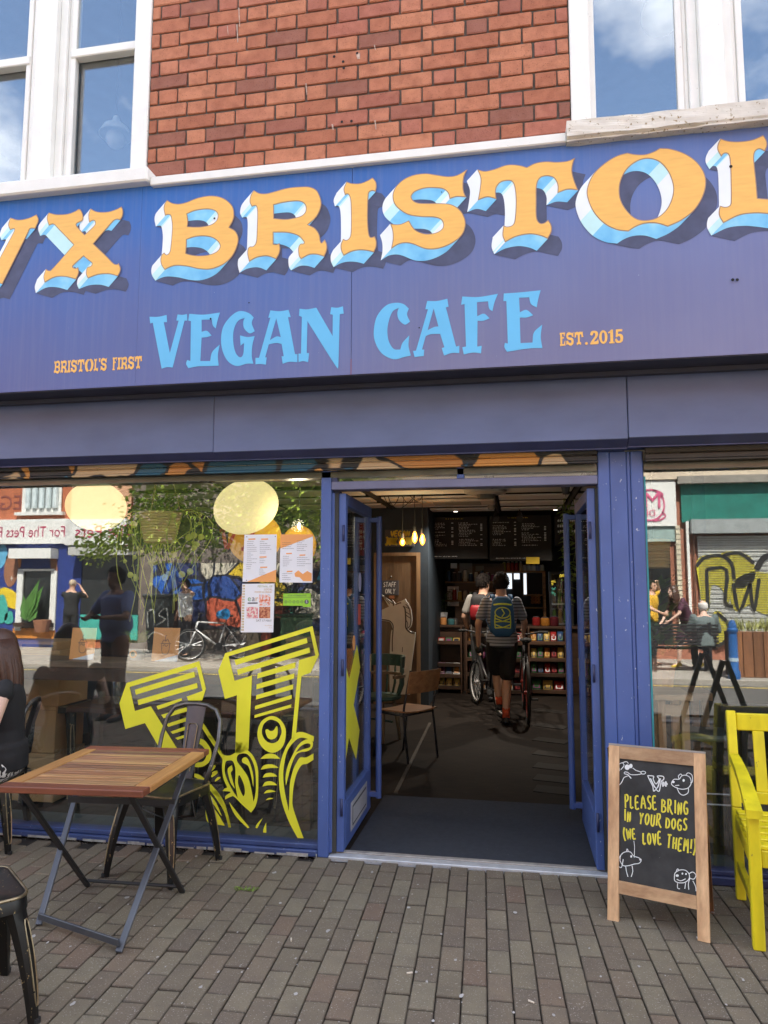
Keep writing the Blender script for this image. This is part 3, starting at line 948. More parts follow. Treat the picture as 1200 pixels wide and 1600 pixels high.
LETTERS = {
 'X': ((0, 310, 6.0), [[(465,138,1),(540,155),(640,150),(710,125),(745,105),(765,115),(785,160),(780,212),(730,240),(725,258),(745,285),(800,345,1),(870,280),(898,245),(890,215),(865,218),(843,228),(835,160),(855,100,1),(920,130),(1020,130),(1100,105),(1145,80,1),(1160,120),(1155,170),(1135,210,1),(1095,205),(1050,240),(885,430,1),(1010,550),(1070,612),(1105,622),(1117,610,1),(1138,660),(1130,700),(1110,735,1),(1030,715),(930,720),(830,755,1),(812,710),(822,655),(855,640),(868,615),(840,590),(790,548,1),(710,620),(690,645),(715,660),(738,648,1),(746,700),(720,765,1),(620,740),(520,745),(425,795,1),(415,735),(437,665,1),(470,680),(510,650),(695,440,1),(560,300),(510,250),(465,260,1),(447,205),(450,165)]]),
 'V': ((0, 310, 6.0), [[(105,185,1),(180,205),(270,190),(350,155,1),(370,210),(338,290,1),(295,290),(270,330),(150,570),(30,810,1),(-20,795),(-90,815,1),(-200,590),(-330,330),(-350,302),(-380,308,1),(-395,250),(-375,195,1),(-300,217),(-200,217),(-130,185,1),(-110,240),(-130,300,1),(-165,302),(-172,330),(-110,500),(-40,650,1),(60,460),(135,320),(138,292),(102,302,1),(84,250)]]),
 'B': ((230, 290, 7.5), [[(240,175,1),(300,210),(380,220),(470,200),(600,150),(760,125),(900,155),(1000,240),(1025,340),(1010,420),(970,495,1),(1040,540),(1075,620),(1060,720),(1000,840),(900,930),(760,985),(620,985),(480,955),(350,945),(270,965),(212,995,1),(175,940),(162,880),(175,820),(205,790,1),(235,815),(270,780),(285,680),(298,500),(290,400),(275,355),(245,350),(215,360,1),(200,280),(210,220)],
   [(475,340,1),(560,305),(680,285),(780,295),(830,340),(820,410),(760,460),(660,485),(560,490),(480,485,1),(486,420)],
   [(470,640,1),(560,610),(660,600),(760,615),(830,660),(858,715),(830,770),(750,810),(640,825),(540,820),(462,800,1),(468,720)]]),
 'R': ((370, 280, 7.5), [[(205,135,1),(270,170),(350,175),(450,150),(600,110),(760,95),(870,100),(950,150),(995,270),(980,370),(930,460),(840,540,1),(920,580),(970,650),(985,725),(1000,750),(1035,710,1),(1060,770),(1060,840),(1030,915,1),(940,890),(850,895),(755,945,1),(730,900),(725,810),(750,765),(785,760),(785,735),(720,670),(600,635),(435,632,1),(435,765,1),(470,770),(505,755,1),(515,820),(500,890),(465,945,1),(390,915),(320,910),(230,930),(150,975,1),(130,890),(135,820),(160,795,1),(200,790),(230,740),(240,600),(245,400),(235,330),(215,320),(180,330,1),(155,270),(170,190)],
   [(440,310,1),(540,285),(660,268),(750,270),(805,310),(810,380),(770,430),(700,455),(580,475),(440,465,1)]]),
 'I': ((510, 260, 7.5), [[(240,185,1),(300,205),(400,205),(490,170),(545,138,1),(585,190),(592,250),(580,305,1),(540,295),(505,315),(495,370),(490,500),(490,650),(500,780),(520,835),(570,825,1),(590,880),(588,950),(560,1015,1),(480,995),(380,990),(290,1010),(205,1055,1),(175,990),(172,920),(200,855,1),(235,870),(275,840),(290,750),(290,500),(280,380),(255,335),(220,345,1),(205,270)]]),
 'S': ((590, 260, 7.5), [[(1055,42,1),(1015,130),(1005,240),(1015,310),(1042,370,1),(930,365),(845,390,1),(825,320),(770,275),(680,262),(560,265),(450,300),(400,355),(420,405),(480,435),(600,440),(740,440),(870,455),(970,520),(1025,620),(1030,720),(985,820),(880,905),(740,965),(620,980),(530,965),(420,920),(340,905),(250,920),(160,975,1),(180,860),(175,760),(150,680,1),(260,685),(370,640,1),(410,710),(460,760),(560,795),(680,785),(755,740),(770,685),(740,630),(660,605),(520,600),(380,580),(280,530),(200,450),(178,350),(210,255),(300,165),(420,110),(560,90),(680,105),(820,125),(930,110)]]),
 'T': ((720, 240, 6.0), [[(155,155,1),(230,170),(320,150),(420,115),(500,110),(570,120),(618,135,1),(700,95),(800,80),(900,85),(1000,75),(1072,45,1),(1050,110),(1045,180),(1065,260),(1100,350,1),(1000,345),(905,378,1),(905,300),(870,235),(800,218),(740,240),(712,310),(710,450),(712,600),(740,655),(780,655),(820,625,1),(850,680),(850,740),(815,805,1),(740,775),(640,762),(520,785),(415,838,1),(390,770),(400,680,1),(440,690),(490,670),(508,600),(515,450),(505,330),(480,270),(430,262),(370,280),(330,340),(335,435,1),(250,415),(160,445,1),(178,340),(185,240)]]),
 'O': ((890, 220, 5.4545), [[(490,108,1),(560,122),(640,122),(710,100),(768,68,1),(860,75),(980,115),(1080,185),(1145,280),(1160,380),(1130,490),(1060,600),(950,685),(835,738,1),(740,710),(640,712),(560,740),(500,778,1),(400,765),(290,710),(200,610),(150,490),(150,400),(200,290),(300,195),(400,135)],
   [(650,160),(560,190),(480,260),(430,370),(430,490),(480,590),(560,665),(650,682),(750,655),(830,580),(875,470),(875,370),(830,260),(750,180)]]),
 'L': ((1080, 200, 8.0), [[(360,140,1),(460,172),(600,178),(760,155),(895,98,1),(935,160),(945,230),(915,305,1),(850,275),(800,300),(780,370),(790,500),(810,700),(825,885,1),(960,895),(1150,890),(1230,850),(1290,760,1),(1320,900),(1330,1000),(1290,1130,1),(1150,1110),(960,1085),(800,1075),(600,1100),(395,1198,1),(345,1110),(340,1040),(355,980,1),(420,995),(480,970),(490,880),(488,700),(480,450),(460,345),(410,330),(370,370,1),(325,290),(325,220)]]),
 'v': ((225, 470, 6.0), [[(52,150,1),(130,150),(212,133,1),(215,200,1),(185,200,1),(242,490,1),(325,185,1),(303,185,1),(315,128,1),(360,132),(403,124,1),(405,185,1),(380,185,1),(268,625,1),(215,622),(165,635,1),(82,205,1),(58,212,1)]]),
 'e': ((225, 470, 6.0), [[(425,122,1),(560,130),(712,110,1),(690,180),(672,260,1),(645,230),(635,175,1),(540,178,1),(540,290,1),(590,282),(633,325,1),(590,340),(540,345,1),(528,565,1),(620,565,1),(640,480),(710,410,1),(692,510),(700,608,1),(600,612),(500,615),(415,632,1),(395,590),(405,555,1),(435,565,1),(440,190,1),(415,185,1)]]),
 'g': ((225, 470, 6.0), [[(930,98),(990,120),(1028,155,1),(1010,210),(1038,285,1),(990,305),(940,260),(930,200),(945,160,1),(880,190),(840,280),(838,400),(860,490),(900,530),(930,500),(938,395,1),(905,420,1),(900,325,1),(970,340),(1037,330,1),(1015,420),(1010,520),(1025,590,1),(960,590),(870,612),(790,570),(740,480),(722,370),(740,250),(800,160),(870,105)]]),
 'a': ((400, 460, 6.0), [[(135,150,1),(220,158),(305,145,1),(325,212,1),(300,212,1),(365,560,1),(388,560,1),(388,635,1),(310,632),(250,650,1),(240,580,1),(260,580,1),(240,465,1),(190,455),(120,468,1),(85,590,1),(100,590,1),(92,658,1),(40,652),(-5,655,1),(-5,595,1),(28,595,1),(135,215,1),(115,220,1)],
   [(190,225,1),(130,430,1),(190,395),(232,400,1)]]),
 'n': ((400, 460, 6.0), [[(408,135,1),(480,140),(565,125,1),(718,390,1),(720,190,1),(695,185,1),(705,120,1),(760,125),(815,112,1),(822,180,1),(785,185,1),(772,678,1),(740,660),(482,250,1),(475,550,1),(497,550,1),(488,635,1),(440,625),(398,635,1),(398,555,1),(422,555,1),(430,210,1),(403,200,1)]]),
 'c': ((580, 440, 4.2857), [[(165,142),(215,150),(252,180,1),(240,220),(260,268,1),(225,288),(185,255),(175,210),(185,175,1),(140,205),(110,300),(115,390),(150,450),(195,455,1),(210,410),(255,360,1),(250,430),(265,495,1),(220,505),(150,520),(70,480),(25,400),(18,320),(40,230),(100,160)]]),
 'A': ((580, 440, 4.2857), [[(375,130,1),(440,130),(510,115,1),(518,168,1),(500,172,1),(568,435,1),(590,430,1),(590,478,1),(540,478),(488,495,1),(472,445,1),(490,440,1),(462,350,1),(400,352),(365,365,1),(340,455,1),(355,455,1),(352,498,1),(290,505,1),(280,465,1),(300,462,1),(380,185,1),(362,185,1)],
   [(418,180,1),(378,325,1),(420,305),(450,300,1)]]),
 'f': ((580, 440, 4.2857), [[(610,100,1),(720,103),(848,82,1),(825,140),(812,198,1),(790,180),(782,132,1),(708,138,1),(710,232,1),(755,215),(793,245,1),(750,262),(712,262,1),(710,435,1),(740,430,1),(735,480,1),(680,475),(620,488,1),(610,440,1),(635,435,1),(625,150,1),(602,155,1)]]),
 'E': ((580, 440, 4.2857), [[(888,80,1),(1000,72),(1135,58,1),(1120,110),(1108,172,1),(1070,150),(1058,105,1),(990,108,1),(995,205,1),(1040,190),(1085,225,1),(1040,240),(995,240,1),(1000,412,1),(1080,408,1),(1090,340),(1145,288,1),(1135,370),(1147,445,1),(1050,448),(910,470,1),(892,440),(895,410,1),(915,415,1),(905,130,1),(885,130,1)]]),
}
def loops_on(key, y, sub=5):
    (ox, oy, s), lps = LETTERS[key]
    return [[onY(p.x/s+ox, p.y/s+oy, y) for p in smooth_poly(l, sub)] for l in lps]
def to2(l): return [Vector((p.x, p.z)) for p in l]
def area2(l):
    return .5*sum(l[i].x*l[(i+1) % len(l)].y-l[(i+1) % len(l)].x*l[i].y for i in range(len(l)))
def inset(l2, d):
    """move a closed 2-D loop to its left by d (inwards for counter-clockwise)"""
    n = len(l2); out = []
    for i in range(n):
        a = (l2[i]-l2[i-1]); b = (l2[(i+1) % n]-l2[i])
        if a.length < 1e-7: a = b
        if b.length < 1e-7: b = a
        na = Vector((-a.y, a.x)).normalized(); nb_ = Vector((-b.y, b.x)).normalized()
        m = na+nb_
        if m.length < .3: m = nb_
        m.normalize()
        k = min(1.6, 1/max(.45, m.dot(nb_)))
        out.append(l2[i]+m*d*k)
    return out
EXT = Vector((-.0595, -.0605))
SHD = Vector((.112, -.038))
def big_letter(key):
    base = loops_on(key, SY)
    l2 = []
    for i, l in enumerate(base):
        q = to2(l)
        ccw = area2(q) > 0
        if (i == 0) != ccw: q.reverse()          # outer counter-clockwise, holes clockwise
        l2.append(q)
    def at(q, y): return [Vector((p.x, y, p.y)) for p in q]
    root = MB()
    # face with brown outline
    root.plate([at(q, SY-.0072) for q in l2], (0, .0008, 0))
    lo = root.build('letter_'+'outline', outline_l, sign)
    lo.name = 'letter'
    fc = MB()
    fc.plate([at(inset(q, .0052), SY-.0084) for q in l2], (0, .0011, 0))
    fc.build('letter_face', yellow_l, lo)
    # painted sides: oblique prism, visible faces only
    def runs(q, v, fn):
        n = len(q); vis = []
        for i in range(n):
            e = q[(i+1) % n]-q[i]
            vis.append(e.length > 1e-7 and Vector((e.y, -e.x)).normalized().dot(v) > 0)
        if not any(vis): return
        st = next((i for i in range(n) if vis[i] and not vis[i-1]), 0); cur = []
        for k_ in range(n+1):
            i = (st+k_) % n
            if k_ < n and vis[i]: cur.append(i)
            elif cur: fn(cur); cur = []
    for q in l2:
        n = len(q)
        def side(ids):
            sd = MB()
            for i in ids:
                a, b = q[i], q[(i+1) % n]; e = b-a; nr = Vector((e.y, -e.x)).normalized()
                ang = math.degrees(math.atan2(-nr.y, -nr.x))   # 0 faces left, 90 faces down
                sd.add([(a.x, SY-.0066, a.y), (b.x, SY-.0066, b.y), (b.x+EXT.x, SY-.0034, b.y+EXT.y), (a.x+EXT.x, SY-.0034, a.y+EXT.y)], [(0, 1, 2, 3)], 0 if ang < 22 else (1 if ang < 48 else 2))
            sd.build('letter_side', [white_l, mint_l, sideblue_l], lo)
        def shade(ids):
            hs = MB()
            for i in ids:
                a, b = q[i]+EXT, q[(i+1) % n]+EXT
                hs.add([(a.x, SY-.003, a.y), (b.x, SY-.003, b.y), (b.x+SHD.x, SY-.0012, b.y+SHD.y), (a.x+SHD.x, SY-.0012, a.y+SHD.y)], [(0, 1, 2, 3)])
            hs.build('letter_shadow', shadow_l, lo)
        runs(q, EXT, side); runs(q, SHD, shade)
for k in 'VXBRISTOL':
    big_letter(k)
for k in 'vegancAfE':
    m = MB(); m.plate(loops_on(k, SY-.0016), (0, .001, 0))
    m.build('letter', lblue_l, sign)
# small lettering, from the same alphabet, narrowed
GL = {}
def glyph(key):
    if key in GL: return GL[key]
    if key == '2':
        lp = [[(0,.75,1),(.1,.95),(.35,1),(.6,.92),(.66,.7),(.55,.48),(.3,.22),(.55,.25),(.66,.4,1),(.7,.1),(.62,0,1),(.02,0,1),(.0,.1),(.25,.42),(.42,.62),(.42,.8),(.3,.85),(.22,.7),(.1,.66)]]
    elif key == '0':
        lp = [[(.35,1),(.1,.85),(0,.5),(.1,.15),(.35,0),(.6,.15),(.7,.5),(.6,.85)], [(.35,.84),(.45,.75),(.48,.5),(.45,.25),(.35,.16),(.25,.25),(.22,.5),(.25,.75)]]
    elif key == '1':
        lp = [[(0,.82,1),(.15,.9),(.25,1,1),(.42,1,1),(.42,.12,1),(.52,.12,1),(.52,0,1),(.08,0,1),(.08,.12,1),(.18,.12,1),(.18,.78,1),(.02,.74,1)]]
    elif key == '5':
        lp = [[(.1,1,1),(.62,1,1),(.62,.84,1),(.28,.84,1),(.26,.64,1),(.45,.66),(.64,.55),(.68,.32),(.58,.08),(.32,0),(.08,.06),(.0,.25),(.12,.34),(.22,.2),(.34,.14),(.44,.24),(.44,.4),(.36,.5),(.24,.48),(.14,.42),(.06,.46,1)]]
    else:
        src = {'F': 'f', 'E': 'E'}.get(key, key)
        l3 = loops_on(src, SY, 3)
        q = [to2(l) for l in l3]
        # remove the perspective-free tilt and normalise the height
        xs_ = [p.x for l in q for p in l]; zs = [p.y for l in q for p in l]
        h = max(zs)-min(zs)
        GL[key] = ([[Vector(((p.x-min(xs_))/h, (p.y-min(zs))/h)) for p in l] for l in q], (max(xs_)-min(xs_))/h)
        return GL[key]
    q = [smooth_poly(l, 3) for l in lp]
    GL[key] = (q, max(p.x for l in q for p in l))
    return GL[key]
def small_word(word, pxa, pxb, hpx, name):
    a, b = onY(*pxa, SY-.0016), onY(*pxb, SY-.0016)
    h = abs(onY(pxa[0], pxa[1]-hpx, SY).z-a.z)
    sxs, cur, items = {'O': .55, 'T': .5, 'S': .55, 'R': .52, 'B': .5, 'I': .55, 'L': .45, 'F': .62, 'E': .62}, 0.0, []
    for ch in word:
        if ch == ' ': cur += .45; continue
        if ch == "'": items.append((ch, cur, .12)); cur += .16; continue
        if ch == '.': items.append((ch, cur+.06, .16)); cur += .42; continue
        q, w = glyph(ch); k = sxs.get(ch, .8)
        items.append((ch, cur, k)); cur += w*k+.04
    k = (b.x-a.x)/cur
    for ch, cx, s in items:
        m = MB()
        tz = a.z
        if ch == "'":
            m.plate([[Vector((a.x+(cx+.02)*k, SY-.0016, tz+h*.7)), Vector((a.x+(cx+.11)*k, SY-.0016, tz+h*.72)), Vector((a.x+(cx+.13)*k, SY-.0016, tz+h)), Vector((a.x+cx*k, SY-.0016, tz+h))]], (0, .001, 0))
        elif ch == '.':
            m.plate([[Vector((a.x+(cx+.1)*k+.1*k*math.cos(t_), SY-.0016, tz+h*.1+.1*k*math.sin(t_))) for t_ in [i*.6283 for i in range(10)]]], (0, .001, 0))
        else:
            q, w = glyph(ch)
            m.plate([[Vector((a.x+(cx+p.x*s)*k, SY-.0016, tz+p.y*h)) for p in l] for l in q], (0, .001, 0))
        m.build('small_letter', yellow_l, sign)
small_word("BRISTOL'S FIRST", (84, 584), (222, 580), 20, 'x')
small_word("EST.2015", (875, 541), (975, 536), 21, 'x')
# screw holes in the sign
sc = MB()
for (px, py, r) in ((335, 341, 2.2), (329, 498, 2.2), (1145, 437, 3.0), (1152, 437, 3.0), (1142, 260, 3.2), (389, 473, 1.6), (655, 512, 1.6), (690, 300, 1.2)):
    p = onY(px, py, SY-.0088); rr = r*.0027
    sc.plate([[p+Vector((math.cos(a)*rr, 0, math.sin(a)*rr)) for a in [2*math.pi*i/8 for i in range(8)]]], (0, .0006, 0))
sc.build('screw_hole', dark_gap, sign)
# ------------------------------------------------------------------ shopfront: shutter box, shutter, glazing, pilaster
FY = -0.2
fs = onY(980.5, 640, FY).x
for a, b, dz in ((-5.6, -1.8325, 0.002), (-1.8305, fs-.0015, 0.0), (fs+.0025, 3.0, 0.006)):
    m = MB().box((a, FY, 2.412+dz), (b, -.03, 2.774), bev=.004)
    m.build('shutter_box_panel', fascia_paint, shop)
    m = MB(); m.add([(a, FY+.004, 2.4115+dz), (b, FY+.004, 2.4115+dz), (b, FY+.05, 2.372+dz), (a, FY+.05, 2.372+dz), (a, -.03, 2.372+dz), (b, -.03, 2.372+dz)], [(0, 1, 2, 3), (3, 2, 5, 4)])
    m.box((a, FY+.05, 2.366+dz), (b, FY+.058, 2.40+dz))
    m.build('shutter_box_lip', blue_dark, shop)
def graffiti_material(name, scale, palette, dark=(0.012, 0.012, 0.012)):
    t = NT(name)
    v = t.coords((1, 1, 1), False)
    vo = t.new('ShaderNodeTexVoronoi'); vo.inputs['Scale'].default_value = scale
    nz = t.new('ShaderNodeTexNoise'); nz.inputs['Scale'].default_value = scale*.8
    t.link(v, nz.inputs['Vector'])
    ad = t.new('ShaderNodeMixRGB', blend_type='ADD'); ad.inputs['Fac'].default_value = .35
    t.link(v, ad.inputs['Color1']); t.link(nz.outputs['Color'], ad.inputs['Color2'])
    t.link(ad.outputs[0], vo.inputs['Vector'])
    sp = t.new('ShaderNodeSeparateXYZ'); t.link(vo.outputs['Color'], sp.inputs[0])
    r = t.new('ShaderNodeValToRGB'); r.color_ramp.interpolation = 'CONSTANT'
    el = r.color_ramp.elements
    while len(el) < len(palette): el.new(.5)
    for i, (e, c) in enumerate(zip(el, palette)):
        e.position = i/len(palette); e.color = (*c, 1)
    t.link(sp.outputs[0], r.inputs['Fac'])
    ve = t.new('ShaderNodeTexVoronoi', feature='DISTANCE_TO_EDGE'); ve.inputs['Scale'].default_value = scale
    t.link(ad.outputs[0], ve.inputs['Vector'])
    m = t.ramp(ve.outputs['Distance'], [(0.03, (1, 1, 1)), (0.05, (0, 0, 0))])
    c = t.mix(m, r.outputs['Color'], dark)
    return t.principled(c, .55)
slat_paint = graffiti_material('graffiti_on_shutter', 3.1, [(0.45, 0.2, 0.05), (0.02, 0.018, 0.016), (0.02, 0.09, 0.14), (0.5, 0.36, 0.2), (0.55, 0.26, 0.06), (0.05, 0.2, 0.16)])
slat_dark = plain('dark_shutter_slat', (0.035, 0.028, 0.02), .6, var=.5, scale=5)
for (a, b, mt) in ((-4.6, .468, slat_paint), (.728, 2.6, slat_dark)):
    m = MB()
    for k, (z0, z1) in enumerate(((2.312, 2.346), (2.348, 2.392), (2.394, 2.44))):
        m.box((a, -.085+.004*(k == 0), z0), (b, -.07, z1), bev=.005)
    m.box((a, -.095, 2.299), (b, -.06, 2.311), bev=.003)
    m.build('roller_shutter', mt, shop)
alum = plain('dull_aluminium', (0.1, 0.095, 0.075), .35, .5, var=.3)
MB().box((-4.6, -.03, 2.262), (.468, .0, 2.298)).box((.728, -.03, 2.262), (2.6, 0, 2.298)).box((-4.6, .001, 2.266), (.468, .08, 2.32)).box((.728, .001, 2.266), (2.6, .08, 2.32)).build('window_head', alum, shop)

# the large left window
lw_x0, lw_x1, lw_z0, lw_z1 = -4.62, -1.187, .125, 2.262
fr = MB()
fr.box((lw_x0, -.035, .0), (lw_x1, .09, .036), bev=.006)
fr.box((lw_x0, -.015, .037), (lw_x1, .08, .066), bev=.005)
fr.box((lw_x0, -.03, .066), (lw_x0+.06, .08, 2.262))
wl1 = fr.build('shop_window', plain('rail_shaded_blue', (.042, .068, .19), .5, var=.3, speck=(.3, .32, .34), speck_amt=.0), shop)  # darker navy, with the shade on the low rail put into its colour
MB().box((lw_x0+.06, GLASS_Y-.003, .066), (lw_x1, GLASS_Y+.003, 2.265)).build('glass', shop_glass, wl1)
dirt = MB()
rd = random.Random(4)
x = lw_x0
while x < lw_x1:
    w = rd.uniform(.03, .18)
    dirt.box((x, -.0375, .001), (min(x+w, lw_x1), -.0352, rd.uniform(.006, .022))); x += w+rd.uniform(0, .05)
dirt.build('peeling_edge', plain('pale_flaked_paint', (0.33, 0.33, 0.32), .9, var=.4, scale=30), wl1)
# the right window
rw_x0, rw_x1 = .728, 2.62
fr = MB()
fr.box((rw_x0, -.03, .0), (rw_x1, .09, .045), bev=.006).box((rw_x0, -.01, .046), (rw_x1, .08, .07), bev=.004)
fr.box((rw_x1-.06, -.03, .07), (rw_x1, .08, 2.262))
wr1 = fr.build('shop_window', blue_dark, shop)
MB().box((rw_x0, GLASS_Y-.003, .07), (rw_x1-.06, GLASS_Y+.003, 2.265)).build('glass', shop_glass, wr1)
MB().box((rw_x0+.0, -.002, .1), (rw_x0+.012, .06, 2.226)).build('teal_trim', plain('teal_paint', (0.03, 0.3, 0.34), .5), wr1)

# posts and beam of the doorway
pm = MB()
pm.box((-1.186, -.03, 0), (-1.122, .09, 2.335), bev=.004)
pm.build('door_post', blue_paint, shop)
MB().box((-1.122, .04, 0), (-1.085, .1, 2.19)).build('door_jamb', blue_dark, shop)
bm_ = MB().box((-1.122, -.028, 2.186), (.4725, .08, 2.238), bev=.004)
bm_.build('door_lintel', plain('lintel_paint', (0.15, 0.155, 0.25), .45, var=.15), shop)
MB().box((-1.10, -.003, 2.238), (.4725, .003, 2.262)).build('transom_pane', shop_glass, shop)
p = onY(720, 742, 0)
MB().box((p.x-.022, -.03, 2.238), (p.x+.022, .03, 2.32), bev=.003).build('transom_post', blue_paint, shop)
MB().box((-1.118, -.026, 2.238), (-1.085, .03, 2.32)).build('transom_post', blue_dark, shop)
pb = [(.4735, .538), (.5395, .632), (.6335, .6545), (.656, .722)]
for i, (a, b) in enumerate(pb):
    MB().box((a, -.034+(.008 if i == 2 else 0), 0.0), (b, .1, 2.372), bev=.004).build('pilaster_board', blue_paint, shop)
MB().box((.4745, -.02, 0), (.7215, .1, 2.37)).build('pilaster_core', blue_dark, shop)
MB().box((.722, -.015, 0), (.728, .1, 2.372)).build('pilaster_trim', blue_dark, shop)
# threshold
th = MB().box((-1.12, -.03, -.02), (.473, .035, .012), bev=.004)
th.build('threshold', plain('pale_aluminium', (0.5, 0.52, 0.55), .5, .3, var=.2, scale=12, speck=(.2, .18, .15)), shop)
MB().box((-1.09, .036, -.02), (.46, .075, .018), bev=.004).build('threshold', plain('worn_aluminium', (0.33, 0.31, 0.29), .6, .3, var=.3, scale=18), shop)

# ---- door leaves, opened inwards
def door_leaf(hinge, far, side, label):
    """hinge / far: plan points of the leaf; side +1 when the doorway lies towards +x"""
    h, f_ = Vector((hinge[0], hinge[1], 0)), Vector((far[0], far[1], 0))
    d = (f_-h).normalized(); L = (f_-h).length
    nrm = Vector((d.y, -d.x, 0))*(1 if side > 0 else -1)
    if nrm.x*side < 0: nrm = -nrm
    H = 2.17; T = .045
    leaf = thing('door_leaf', None, None, (hinge[0]-(-.4), hinge[1], 0)); leaf.parent = shop
    leaf['label'] = label
    def seg(s0, s1, z0, z1, t=T, o=0.0, bev=.004):
        c = h+d*((s0+s1)/2)+nrm*o+Vector((0, 0, (z0+z1)/2))
        m = Matrix(((d.x, nrm.x, 0, c.x), (d.y, nrm.y, 0, c.y), (0, 0, 1, c.z), (0, 0, 0, 1)))
        return m, (s1-s0, t, z1-z0), bev
    fm = MB()
    for a in ((0, .055, .02, H), (L-.055, L, .02, H), (.055, L-.055, H-.075, H), (.055, L-.055, .02, .30)):
        m, s, b = seg(*a); fm.obox(m, s, 0, b)
    for a in ((.055, .075, .3, H-.075), (L-.075, L-.055, .3, H-.075)):
        m, s, b = seg(*a, t=.03); fm.obox(m, s, 0, .002)
    fm.build('door_frame', blue_paint, leaf)
    for z in (.28, 1.1, 1.92):
        c = h+nrm*.012+Vector((0, 0, z)); MB().tube([c-Vector((0, 0, .05))-d*.012, c+Vector((0, 0, .05))-d*.012], .008, 8).build('hinge', blue_dark, leaf, smooth=True)
    m, s, b = seg(L-.05, L-.01, .98, 1.1, t=.004, o=.025); MB().obox(m, s).build('lock_plate', plain('dull_brass', (.3, .24, .12), .5), leaf)
    m, s, b = seg(.06, L-.06, .29, H-.07, t=.006)
    MB().obox(m, s).build('door_pane', shop_glass, leaf)
    # second, folded edge beside the hinge
    m, s, b = seg(-.02, .03, .02, H, t=.03, o=-.06)
    MB().obox(m, s, 0, .003).build('folding_stile', blue_paint, leaf)
    m, s, b = seg(-.012, .02, .02, H, t=.022, o=-.033)
    MB().obox(m, s).build('brush_seal', plain('brush_seal', (0.05, 0.05, 0.045), .9), leaf)
    # tubular pull handle, full height, with brackets; one on each face
    for o_, nm in ((.085, 'handle'), (-.085, 'handle')):
        hb = MB(); c = h+d*(L-.03)+nrm*o_
        hb.tube([c+Vector((0, 0, .10)), c+Vector((0, 0, 2.1))], .021, 14)
        for z in (.125, 2.075):
            q = h+d*(L-.03)+Vector((0, 0, z))
            hb.bar(q+nrm*(.02 if o_ > 0 else -.02), c+Vector((0, 0, z)), .04, .034, bev=.003)
        if o_ > 0:
            hb.build(nm, blue_paint, leaf, smooth=True, auto=40)
        elif side > 0:
            hb.build(nm, plain('handle_grey_blue', (0.09, 0.13, 0.2), .45), leaf, smooth=True, auto=40)
    return leaf, h, d, nrm, L
farL = onZ(574, 1264); farR = onZ(916, 1268)
leafL, hL, dL, nL, LL = door_leaf((-1.062, .02), (-1.075, .90), 1, 'left door leaf with yellow vinyl cross and letter plate')
leafR, hR, dR, nR, LR = door_leaf((.436, .02), (.432, .90), -1, 'right door leaf folded back against the pilaster')
# letter plate on the left leaf
def on_leaf(h, d, nrm, s, z, o): return h+d*s+nrm*o+Vector((0, 0, z))
pl = MB()
def leaf_rect(mb, h, d, nrm, s0, s1, z0, z1, o, t=.003, mi=0):
    mb.plate([[on_leaf(h, d, nrm, s0, z0, o), on_leaf(h, d, nrm, s1, z0, o), on_leaf(h, d, nrm, s1, z1, o), on_leaf(h, d, nrm, s0, z1, o)]], -nrm*t, mi)
leaf_rect(pl, hL, dL, nL, .2, .72, .075, .245, .0265)
leaf_rect(pl, hL, dL, nL, .235, .685, .1, .22, .0285, mi=1)
leaf_rect(pl, hL, dL, nL, .25, .67, .112, .208, .0295, mi=0)
pl.build('letter_plate', [plain('satin_plate', (.4, .41, .43), .4), ink_dark], leafL)
cr = MB()
def crossd(pts):
    return [on_leaf(hL, dL, nL, s, z, .0045) for s, z in pts]
cr.plate([crossd([(.055, .42), (.22, .64), (.45, .45), (.56, .62), (.36, .82), (.57, 1.04), (.46, 1.2), (.22, 1.0), (.055, 1.16), (.055, .95), (.11, .82), (.055, .72)])], -nL*.001)
cr.build('cross_decal', yellow_vinyl, leafL)
st = MB()
for (s, z, r) in ((.55, 1.62, .045),):
    st.plate([[on_leaf(hL, dL, nL, s+r*math.cos(a), z+r*1.5*math.sin(a), .0045) for a in [i*.4189 for i in range(15)]]], -nL*.001)
st.build('sticker', plain('lilac_sticker', (0.4, 0.42, 0.62), .6), leafL)
st = MB(); leaf_rect(st, hL, dL, nL, .5, .58, 1.33, 1.47, .0045, .001)
st.build('sticker', plain('red_sticker', (0.55, 0.1, 0.07), .6), leafL)
st = MB(); st.plate([[on_leaf(hL, dL, nL, .36+.04*math.cos(a), 1.22+.05*math.sin(a), .0045) for a in [i*.4189 for i in range(15)]]], -nL*.001)
st.build('sticker', paper_orange, leafL)

# ------------------------------------------------------------------ interior of the cafe
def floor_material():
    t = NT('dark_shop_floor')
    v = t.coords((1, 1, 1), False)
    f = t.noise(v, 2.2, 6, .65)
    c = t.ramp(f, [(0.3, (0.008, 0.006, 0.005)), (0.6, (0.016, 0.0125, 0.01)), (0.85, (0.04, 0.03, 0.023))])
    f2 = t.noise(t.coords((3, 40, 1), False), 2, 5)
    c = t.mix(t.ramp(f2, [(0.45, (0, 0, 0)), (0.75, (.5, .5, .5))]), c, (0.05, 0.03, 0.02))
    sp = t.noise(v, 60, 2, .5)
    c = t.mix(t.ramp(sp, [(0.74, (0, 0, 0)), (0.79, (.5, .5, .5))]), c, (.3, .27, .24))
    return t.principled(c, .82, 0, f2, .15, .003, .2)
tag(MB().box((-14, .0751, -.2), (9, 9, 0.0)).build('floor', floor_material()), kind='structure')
mat_ = tag(MB().box((-1.02, .078, .0), (.42, onZ(740, 1252).y, .012), bev=.004).build('doormat', plain('blue_grey_mat', (0.026, 0.031, 0.043), .95, var=.2, scale=30, bump=.6, bscale=200, speck=(.3, .3, .3), speck_amt=-.06)),
    'dark blue grey entrance mat filling the open doorway', 'doormat')
